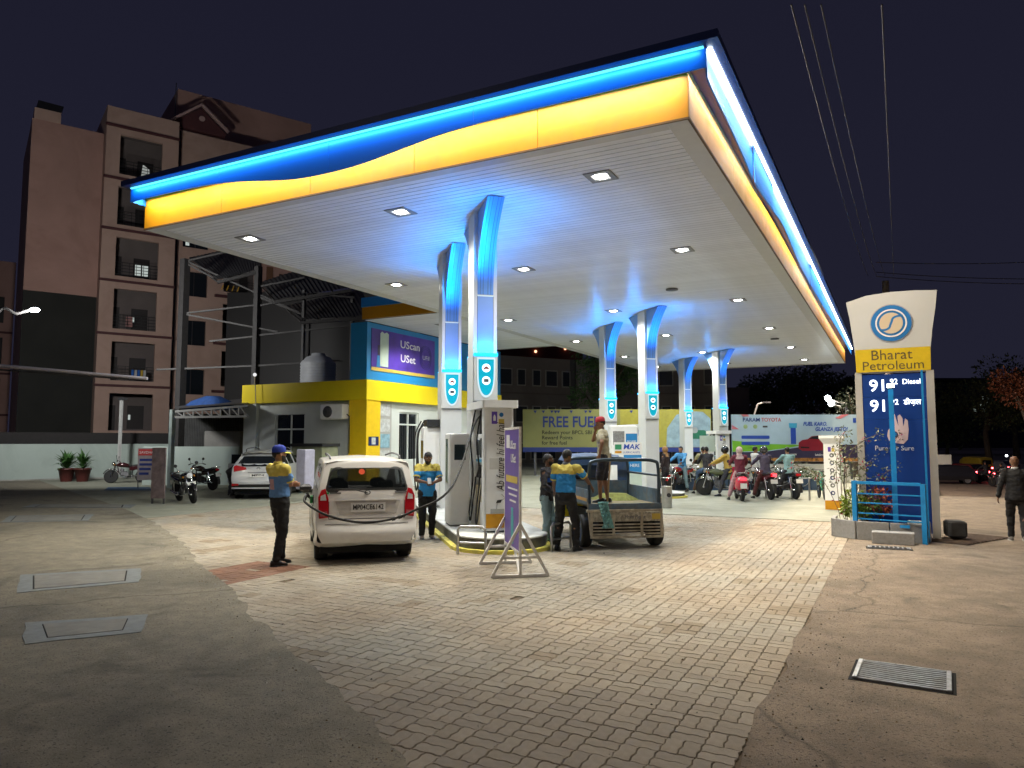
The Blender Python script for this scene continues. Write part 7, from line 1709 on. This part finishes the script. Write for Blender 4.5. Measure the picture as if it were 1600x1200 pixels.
def person(label, loc, yaw, H=1.6, vox=.011, pel=(0,.945), lean=0., side=0., feet=((.05,.10,0),(-.04,-.10,0)), toes=(8,-8), hands=((.05,.30,.78),(.05,-.30,.78)), elbow=((-1,.3,-.2),(-1,-.3,-.2)),
           knee=((1,.15,0),(1,-.15,0)), look=(0,0), shirt=None, yoke=None, sleeve='short', trousers=None, shorts=False, skin=None, hair=True, cap=None, helmet=None, scarf=None, beard=False, shoe=None, fold=.011, tuck=True, collar=None, boots=None, extra=None, group=None, z0=0., logo=None, barefoot=False, long_shirt=0., girth=1.):
    s = H/1.70; t = thing('person', label, 'person', (loc[0], loc[1], loc[2] if len(loc) > 2 else 0), yaw, group); t.scale = (s,)*3
    skin = skin or M_skin; near = vox < .0125
    P = Vector((pel[0], 0, pel[1])); up = Vector((math.sin(lean), math.sin(side), math.cos(lean))).normalized(); fw = Vector((math.cos(lean), 0, -math.sin(lean))); sd = up.cross(fw)*1.0
    sd = Vector((0,1,0)) if sd.length < .1 else sd.normalized()
    T = lambda u, f=0., w=0.: P+up*u+fw*f+sd*w
    hip = [T(-.02,0,.09), T(-.02,0,-.09)]; sh = [T(.485,-.01,.185*girth), T(.485,-.01,-.185*girth)]
    foot = [Vector(f) for f in feet]; ank = [f+Vector((0,0,.085)) for f in foot]
    kn = []
    for i in (0, 1): k, a = ik(hip[i], ank[i], .435, .41, Vector(knee[i])); kn.append(k); ank[i] = a
    el = []; wr = []
    for i in (0, 1): e, w = ik(sh[i], Vector(hands[i]), .285, .255, Vector(elbow[i])); el.append(e); wr.append(w)
    ly, lp = R(look[0]), R(look[1]); hd = Matrix.Rotation(ly, 3, 'Z') @ Vector((math.cos(lp), 0, math.sin(lp))); hu = Matrix.Rotation(ly, 3, 'Z') @ Vector((-math.sin(lp), 0, math.cos(lp)))
    if abs(lean) > .8: hu = (hu*.4+up*.6).normalized(); hd = (hd-hu*hd.dot(hu)).normalized()
    hs = hu.cross(hd).normalized()
    nb = T(.52,-.01); hc_ = nb+up*.06+hu*.105+hd*.025
    HP = lambda f, w, u: hc_+hd*f+hs*w+hu*u
    g = girth
    b = MB()
    rings(b, [(T(-.10),.07,.11), (T(-.04),.105*g,.155), (T(.06),.105*g,.145*g), (T(.18),.100*g,.135*g), (T(.32),.112,.158), (T(.42),.108,.170), (T(.49),.080,.150), (T(.53),.055,.07)], fw, sd)
    limb(b, [nb-up*.03, hc_-hu*.05], [.055,.052])
    # head
    b.loft([[HP(f0+rd*math.cos(a), rw*math.sin(a), u) for a in [2*PI*k/18 for k in range(18)]] for u, rd, rw, f0 in ((-.115,.030,.030,.045), (-.10,.055,.045,.030), (-.07,.075,.058,.016), (-.03,.088,.068,.005), (.02,.094,.074,.0), (.06,.092,.074,-.002), (.095,.072,.060,-.004), (.115,.035,.03,-.004))])
    b.loft([[HP(f, w*q, u) for q, f, w in ((1,.085,1), (-1,.085,1), (0,fo,0))] if 0 else [HP(.080,wd,u), HP(fo,0,u+.002), HP(.080,-wd,u)] for u, fo, wd in ((.035,.094,.010), (.005,.106,.012), (-.018,.120,.018), (-.030,.098,.016))], smooth=True)
    for q in (-1, 1):
        b.sph(HP(-.005,q*.078,-.005), .022, n=8, k=6, sc=(.9,.5,1.3)); b.sph(HP(.072,q*.030,.028), .016, n=8, k=6)
    b.sph(HP(.078,0,-.058), .018, n=8, k=6); b.sph(HP(.066,0,-.098), .022, n=8, k=6)
    for i in (0, 1):
        q = 1 if i == 0 else -1
        limb(b, [sh[i], el[i]], [.052,.040]); limb(b, [el[i], wr[i]], [.040,.026])
        b.sph(sh[i], .050, n=12, k=8)
        limb(b, [hip[i], kn[i]], [.088,.055]); limb(b, [kn[i], ank[i]], [.054,.036]); b.sph(kn[i].lerp(ank[i],.28)-Vector((.012,0,0)), .055, n=10, k=8, sc=(1,1,1.8))
        fa = R(toes[i]); fd = Vector((math.cos(fa), math.sin(fa), 0)); limb(b, [foot[i]+Vector((0,0,.05))-fd*.04, foot[i]+Vector((0,0,.030))+fd*.12], [.038,.030])
        # hand: palm, four fingers, thumb
        d = (wr[i]-el[i]).normalized(); cv = Vector((0,-q,0)) if abs(d.y) < .8 else Vector((1,0,0)); cv = (cv-d*cv.dot(d)).normalized(); ac = d.cross(cv).normalized()*(1 if i == 0 else -1)
        if ac.x < 0 and abs(d.x) < .8: ac = -ac
        b.loft([[wr[i]+d*u+ac*w*math.cos(a)+cv*h*math.sin(a) for a in [2*PI*k/10 for k in range(10)]] for u, w, h in ((-.01,.024,.020), (.03,.034,.018), (.07,.040,.016), (.088,.036,.012))])
        for k, (o_, L_) in enumerate(((.028,.068), (.010,.076), (-.010,.070), (-.028,.055))):
            r0 = wr[i]+d*.08+ac*o_; m_ = r0+d*L_*.5+cv*.012; e_ = m_+(d*.6+cv*.8).normalized()*L_*.5; limb(b, [r0, m_, e_], [.0105,.0095,.008], 8)
        limb(b, [wr[i]+d*.03+ac*.026, wr[i]+d*.065+ac*.052+cv*.012, wr[i]+d*.095+ac*.05+cv*.024], [.013,.011,.009], 8)
    me = remesh(b, vox, 'body', iters=1); me.materials.clear(); me.materials.append(skin); put('body', me, t)
    # trousers
    b = MB(); tr_ = trousers
    rings(b, [(T(-.15),.06,.10), (T(-.08),.118*g,.160), (T(.02),.118*g,.160*g), (T(.10),.112*g,.150*g), (T(.115),.110*g,.148*g)], fw, sd)
    for i in (0, 1):
        a_ = ank[i]+Vector((0,0,.0)); end = kn[i].lerp(a_, -.02) if shorts else a_
        if shorts: limb(b, [hip[i], hip[i].lerp(kn[i],.5), kn[i].lerp(hip[i],.06)], [.108,.098,.088])
        else: limb(b, [hip[i], kn[i], a_+(kn[i]-a_).normalized()*.02], [.105,.078,.062])
    me = remesh(b, max(vox,.012), 'trousers', fold*1.1, 3.1+H*7); paint(me, [tr_], lambda c: 0); put('shorts' if shorts else 'trousers', me, t)
    # shirt
    b = MB(); low = -.10-long_shirt if not tuck else .055
    rw_ = [(T(low),.122*g,.168*g)] if tuck else [(T(low),.130*g,.182*g), (T(0),.128*g,.178*g)]
    rings(b, rw_+[(T(.12),.122*g,.164*g), (T(.20),.118*g,.158*g), (T(.33),.126,.176), (T(.43),.122,.188), (T(.50),.092,.165), (T(.545),.064,.075), (T(.56),.06,.066)], fw, sd)
    for i in (0, 1):
        b.sph(sh[i], .066, n=12, k=8)
        if sleeve == 'short': limb(b, [sh[i]-sd*(.03 if i == 0 else -.03), sh[i], sh[i].lerp(el[i],.66)], [.070,.070,.068])
        elif sleeve == 'long': limb(b, [sh[i]-sd*(.03 if i == 0 else -.03), el[i], wr[i].lerp(el[i],.06)], [.076,.060,.044])
    me = remesh(b, max(vox,.012), 'shirt', fold, 9.+H*3)
    ms = [shirt, yoke or shirt, logo or shirt]
    def f(c):
        h = (c-P).dot(up); x = (c-P).dot(fw); y = (c-P).dot(sd)
        if logo is not None and x < -.02 and .17 < h < .33 and abs(y) < .055: return 2
        if yoke is not None and h > (.405 if x > 0 else .37) and abs(y) < .30: return 1
        return 0
    paint(me, ms, f); put('shirt', me, t)
    if sleeve == 'short' and yoke is not None:
        for i in (0, 1):
            e1 = sh[i].lerp(el[i],.72); b = MB(); b.tube([e1+(el[i]-sh[i]).normalized()*k for k in (-.004,.020)], [.071,.069], 12); b.build('sleeve_cuff', yoke, t)
    if collar: b = MB(); b.lathe([(.062,0), (.068,.012), (.060,.045), (.052,.045)], 14, 0, basis(T(.535,-.005), up, fw)); b.build('collar', collar, t)
    # shoes
    for i in (0, 1):
        if barefoot: continue
        fa = R(toes[i]); fd = Vector((math.cos(fa), math.sin(fa), 0)); sdv = Vector((-fd.y, fd.x, 0)); b = MB(); fz = foot[i]
        b.loft([[fz+fd*u+sdv*w*math.cos(a)+Vector((0,0,max(.004, h/2+h/2*math.sin(a)))) for a in [2*PI*k/12 for k in range(12)]] for u, w, h in ((-.085,.020,.05), (-.075,.034,.085), (-.03,.038,.105), (.03,.042,.085), (.09,.047,.060), (.14,.042,.048), (.165,.022,.03))])
        b.build('shoe', shoe or M_shoe, t)
        b = MB(); b.loft([[fz+fd*u+sdv*w+Vector((0,0,z)) for w, z in ((-w_,-.004), (w_,-.004), (w_,.014), (-w_,.014))] for u, w_ in ((-.088,.025), (-.06,.040), (.0,.042), (.09,.050), (.15,.040), (.170,.02))]); b.build('sole', M_shoe if shoe is None else M_sole, t)
        if boots: limb_b = MB(); limb_b.tube([ank[i].lerp(kn[i], k/4) for k in range(5)], [.056,.052,.058,.066,.07], 12); limb_b.build('boot_shaft', boots, t)
    # head details
    if hair and not helmet and not scarf:
        b = MB(); vs = []; m = 14; n = 20
        top = .0
        for j in range(m+1):
            th = PI*.5*j/m*1.42
            for k in range(n):
                a = 2*PI*k/n; q = Vector((.103*math.sin(th)*math.cos(a)-.006, .084*math.sin(th)*math.sin(a), .108*math.cos(th)+.018))
                if math.cos(a) > .25 and q.z < .055: q.z = .055; q.x = min(q.x, .086)
                if abs(math.sin(a)) > .75 and q.z < .0: q.z = 0
                vs.append(HP(q.x, q.y, q.z))
        b.add(vs, [(j*n+k, j*n+(k+1) % n, (j+1)*n+(k+1) % n, (j+1)*n+k) for j in range(m) for k in range(n)], 0, None, True); b.build('hair', M_hair, t)
    if beard:
        b = MB(); b.loft([[HP(f0+rd*math.cos(a), rw*math.sin(a), u) for a in [PI*(k/8-.5) for k in range(9)]] for u, rd, rw, f0 in ((-.122,.04,.035,.045), (-.10,.068,.052,.026), (-.075,.082,.064,.014), (-.045,.088,.070,.008), (-.02,.080,.074,.0))], closed=False); b.build('beard', M_hair, t)
    if near:
        for q in (-1, 1):
            MB().sph(HP(.083,q*.030,.018), .0105, n=8, k=6).build('eye', M_eyew, t); MB().sph(HP(.0905,q*.030,.018), .0055, n=8, k=5).build('iris', M_ink, t)
            MB().box((0,0,0), (.008,.032,.006)).build('eyebrow', M_hair, t, loc=HP(.090,q*.031,.040)).rotation_euler = (0,0,ly)
        MB().sph(HP(.088,0,-.058), .016, n=10, k=6, sc=(.45,1.4,.4), M=rotm('Z', ly)).build('lips', M_lips, t)
    if cap:
        cm, bm_ = cap; b = MB(); b.lathe([(.098,-.005), (.101,.03), (.092,.07), (.06,.098), (.0001,.108)], 20, 0, basis(HP(-.006,0,.035), hu, hd) @ Matrix.Diagonal((.86,1.04,1,1))); b.build('cap', cm, t)
        b = MB(); b.loft([[HP(.075+u, w*q, .030-abs(q)**2*.012-u*.12-z) for q in (-1,-.5,0,.5,1) for z in (0,)]+[HP(.075+u, w*q, .024-abs(q)**2*.012-u*.12) for q in (1,.5,0,-.5,-1)] for u, w in ((-.02,.075), (.03,.075), (.07,.06), (.095,.03))]); b.build('cap_brim', bm_, t)
    if helmet:
        b = MB(); b.sph(HP(-.008,0,.02), .135, n=20, k=14, sc=(1,.95,1)); b.build('helmet', helmet, t)
        b = MB(); b.loft([[HP(.137*math.cos(a)-.008+.004, .132*math.sin(a), u) for a in [PI*(k/8-.5)*.85 for k in range(9)]] for u in (-.05,.0,.05)], closed=False); b.build('visor', M_glass, t)
    if scarf:
        b = MB(); b.sph(HP(-.008,0,.01), .125, n=18, k=12, sc=(1,.9,1.02)); rings(b, [(hc_-hu*.06,.085,.08), (nb-up*.0,.09,.10), (T(.47),.115,.17), (T(.40,-.02),.12,.16)], fw, sd)
        me = remesh(b, .014, 'headscarf', .008, 2.); paint(me, [scarf], lambda c: 0); put('headscarf', me, t)
    return t, dict(T=T, HP=HP, wr=wr, el=el, sh=sh, kn=kn, ank=ank, fw=fw, sd=sd, up=up)
def ray(x, y): return math.atan2(y, x)
BK = cloth('black', (.012,.012,.013)); DK = cloth('charcoal', (.03,.03,.035))
# 1 man with folded arms
px_, py_ = -7.66, 7.68
t, K = person('man in blue uniform and blue yellow cap standing with folded arms beside the hatchback', (px_, py_), ray(px_, py_)-R(58), 1.60, .0105, pel=(-.02,.945), lean=-.07,
  feet=((.10,.11,0), (-.10,-.07,0)), toes=(5,-14), hands=((.13,-.04,1.17), (.17,.09,1.20)), elbow=((0,.8,-1), (0,-.8,-1)), look=(-14,2), shirt=cloth('sky_uniform', (.10,.22,.45)), yoke=YOKE, trousers=BK, cap=(cloth('royal_blue', (.012,.035,.30)), mat('cap_yellow', (.62,.58,.03), .6)), beard=True, collar=YOKE, logo=cloth('white_red_patch', (.5,.30,.30)), girth=1.08, fold=.012)
# 2 attendant behind the hatchback
px_, py_ = -7.42, 10.95
t, K = person('smiling bearded man in blue uniform looking at a phone between hatchback and pump island', (px_, py_), ray(px_, py_)+PI+R(10), 1.50, .0115, feet=((.03,.09,0), (.0,-.10,0)), hands=((.26,.06,1.12), (.28,-.06,1.13)), elbow=((-.1,1,-1), (-.1,-1,-1)), look=(0,-22), shirt=UBLUE, yoke=YOKE, trousers=BK, skin=M_skin2, beard=True, collar=YOKE, tuck=False, shoe=mat('grey_shoe', (.12,.11,.10), .6))
ph = MB().box((0,0,0), (.02,.075,.15), 0, 0, rotm('Y', -.7), .006).build('phone', mat('pale_phone', (.5,.5,.5), .3), t, loc=(.345,-.02,1.165))
# 3 hoodie man
p = W(.58, 12.35)
t, K = person('man in dark sweatshirt with blue chest band and pale jeans left of the three wheeler', (p.x, p.y), ray(p.x, p.y)-R(108), 1.46, .0115, lean=.04, feet=((.05,.11,0), (-.02,-.08,0)), hands=((.10,.22,.95), (.16,-.12,1.02)), elbow=((-.6,1,-.6), (-.3,-1,-.8)), look=(20,3), shirt=cloth('charcoal_sweatshirt', (.035,.032,.035)), sleeve='long', trousers=cloth('washed_jeans', (.22,.32,.34)), skin=M_skin2, beard=True, tuck=False, girth=1.04)
me = bpy.data.meshes.new('chest_band'); b = MB(); rings(b, [(K['T'](.27),.134,.180), (K['T'](.35),.139,.188)], K['fw'], K['sd']); b.f = b.f[:16]; b.m = b.m[:16]; b.sm = b.sm[:16]; b.build('chest_band', cloth('band_blue', (.03,.12,.42)), t)
for q in (-1, 1): bb = MB(); bb.tube([K['T'](.50,.10,q*.03), K['T'](.42,.138,q*.04), K['T'](.30,.142,q*.05)], .005, 5); bb.build('drawstring', M_plate, t)
# 4 attendant from behind
p = W(.86, 11.72)
t, K = person('man in bright blue uniform shirt with yellow shoulders seen from behind at the three wheeler', (p.x, p.y), ray(p.x, p.y)-R(22), 1.56, .0105, lean=.10, pel=(-.04,.93), feet=((.03,.19,0), (.02,-.17,0)), toes=(14,-14), hands=((.12,.25,.86), (.42,-.34,1.02)), elbow=((-1,.5,0), (-.5,-1,.0)), look=(-6,-6), shirt=UBLUE, yoke=YOKE, trousers=BK, skin=M_skin2, collar=cloth('grey_collar', (.2,.22,.25)), girth=1.12, fold=.014)
# 5 man on the tray
q = twp(.30,.22,zt)
t, K = person('man in red cap and khaki shirt standing on the three wheeler tray', (q.x, q.y, zt), ray(q.x, q.y)+R(80), 1.38, .0105, lean=.05, feet=((.06,.08,0), (-.06,-.09,0)), hands=((.02,.36,.98), (.17,-.03,1.47)), elbow=((-.3,1,-.8), (.7,-.5,-1)), look=(6,-10), shirt=cloth('khaki', (.38,.34,.23)), trousers=cloth('dark_shorts', (.03,.028,.032)), shorts=True, cap=(cloth('red_cap', (.40,.03,.04)), cloth('maroon_brim', (.06,.02,.03))), tuck=False)
# 6 walker
t, K = person('man in black clothes walking away at the right edge with grey shoes', (1.80,15.3), ray(1.8,15.3)+R(4), 1.42, .012, feet=((.16,.11,0), (-.18,-.10,.05)), toes=(6,-4), hands=((-.02,.33,.80), (.06,-.31,.80)), shirt=BK, sleeve='long', trousers=BK, skin=M_skin2, hair=False, shoe=mat('grey_shoe'), tuck=False, collar=cloth('white_collar', (.4,.4,.4)), girth=1.1)
# 7 bending man at the silver car
t, K = person('dark clothed man bending into the open door of the silver car', (-18.95,16.9), SH-R(20), 1.52, .014, pel=(-.12,.86), lean=1.15, feet=((-.05,.10,0), (-.22,-.12,0)), hands=((.62,.16,.78), (.60,-.12,.80)), elbow=((0,1,-.6), (0,-1,-.6)), look=(0,-40), shirt=DK, sleeve='long', trousers=DK, skin=M_skin2, tuck=False)
# riders
def rider(label, x, y, hd, side=0, ground=True, pill=False, **kw):
    S_ = .90; px0 = -.22 if not pill else -.62
    kw.setdefault('hands', ((.46,.30,1.03),(.46,-.30,1.03)) if not pill else ((.10,.20,.98),(.10,-.20,.98)))
    kw.setdefault('vox', .015)
    fz = .0 if ground else .26
    feet = ((.05+px0+.2, .34 if ground else .24, fz), (.25+px0+.05, -.24, .26)) if not pill else ((-.15,.26,.30), (-.15,-.26,.30))
    return person(label, (x, y, 0), hd, 1.70*S_, pel=(px0,.93), lean=kw.pop('lean', .16), feet=kw.pop('feet', feet), toes=(4,-4), elbow=((-.3,1,-.7),(-.3,-1,-.7)), knee=((1,.5,.3),(1,-.5,.3)), tuck=False, **kw)
BK_POS = {}
def find(lb): return next(q for q in bpy.data.objects if q.get('label', '').startswith(lb))
def on(bike, label, **kw): q = find(bike); return rider(label, q.location.x, q.location.y, q.rotation_euler[2], **kw)
on('dark motorcycle carrying two', 'front rider in pale yellow shirt on the motorcycle carrying two', shirt=cloth('pale_yellow', (.45,.42,.22)), trousers=cloth('brown', (.12,.07,.04)), sleeve='short')
on('dark motorcycle carrying two', 'pillion rider in dark jacket and blue jeans beside the far pump', pill=True, shirt=DK, sleeve='long', trousers=cloth('jeans', (.05,.09,.16)))
on('red motorcycle with blue', 'rider in light blue shirt with dark strap on the red motorcycle', shirt=cloth('light_blue', (.06,.25,.50)), trousers=cloth('grey_jeans', (.12,.18,.20)), sleeve='long')
on('olive motorcycle', 'helmeted rider in mustard yellow top on the olive motorcycle', shirt=cloth('mustard', (.48,.33,.06)), trousers=DK, sleeve='long', helmet=mat('black_helmet', (.015,.015,.017), .15, coat=.8), long_shirt=.04)
on('glossy red scooter', 'woman with pale pink headscarf and maroon dress on the red scooter', shirt=cloth('maroon', (.14,.02,.04)), trousers=cloth('pink_cloth', (.40,.25,.27)), sleeve='long', scarf=cloth('pale_pink', (.50,.38,.38)), long_shirt=.08, lean=.05)
on('dark motorcycle with big lit', 'rider in purple grey jacket and silver striped helmet on the lit tail motorcycle', shirt=cloth('purple_grey', (.08,.065,.10)), trousers=cloth('dark_red_trousers', (.10,.03,.03)), sleeve='long', helmet=mat('striped_helmet', (.05,.05,.055), .15, var=.9, scale=16, coat=.8))
on('dark motorcycle with silver', 'rider in pale teal shirt on the rightmost queued motorcycle', shirt=cloth('pale_teal', (.25,.42,.42)), trousers=DK, sleeve='long')
person('woman in dark coat with orange brown scarf standing behind the steel bin', (-7.05,24.9), ray(-7,25)+R(60), 1.5, .015, shirt=cloth('dark_coat', (.03,.02,.02)), sleeve='long', trousers=DK, scarf=cloth('orange_brown', (.30,.16,.06)), tuck=False, long_shirt=.1)
person('man in white shirt standing behind the helmeted rider', (-4.15,25.3), ray(-4.1,25.3)-R(60), 1.52, .015, hands=((.35,.2,1.1),(.1,-.3,.8)), shirt=cloth('white_shirt', (.6,.6,.58)), sleeve='long', trousers=DK, tuck=False)
q = at(541,592,27.5); person('man in grey shirt standing on the office roof beside the blue sign box', (-17.9,22.6,3.93), R(-60), 1.5, .015, shirt=cloth('grey_shirt', (.22,.22,.25)), trousers=BK, tuck=False, skin=M_skin2)
for i, lb in enumerate(['dark rider on the far motorcycle between the street cars', 'dark rider on the far motorcycle nearest the walking man', 'dark rider on the far motorcycle close to the right edge']):
    q = [o for o in bpy.data.objects if o.get('group') == 'motorcycles on the street at far right' and o.get('label', '').startswith('far motorcycle')]
    m_ = sorted(q, key=lambda o: o.location.x)[i]
    rider(lb, m_.location.x, m_.location.y, m_.rotation_euler[2], shirt=DK, trousers=DK, sleeve='long', vox=.03, group='riders on the street at far right').__getitem__(0).location.z = m_.location.z
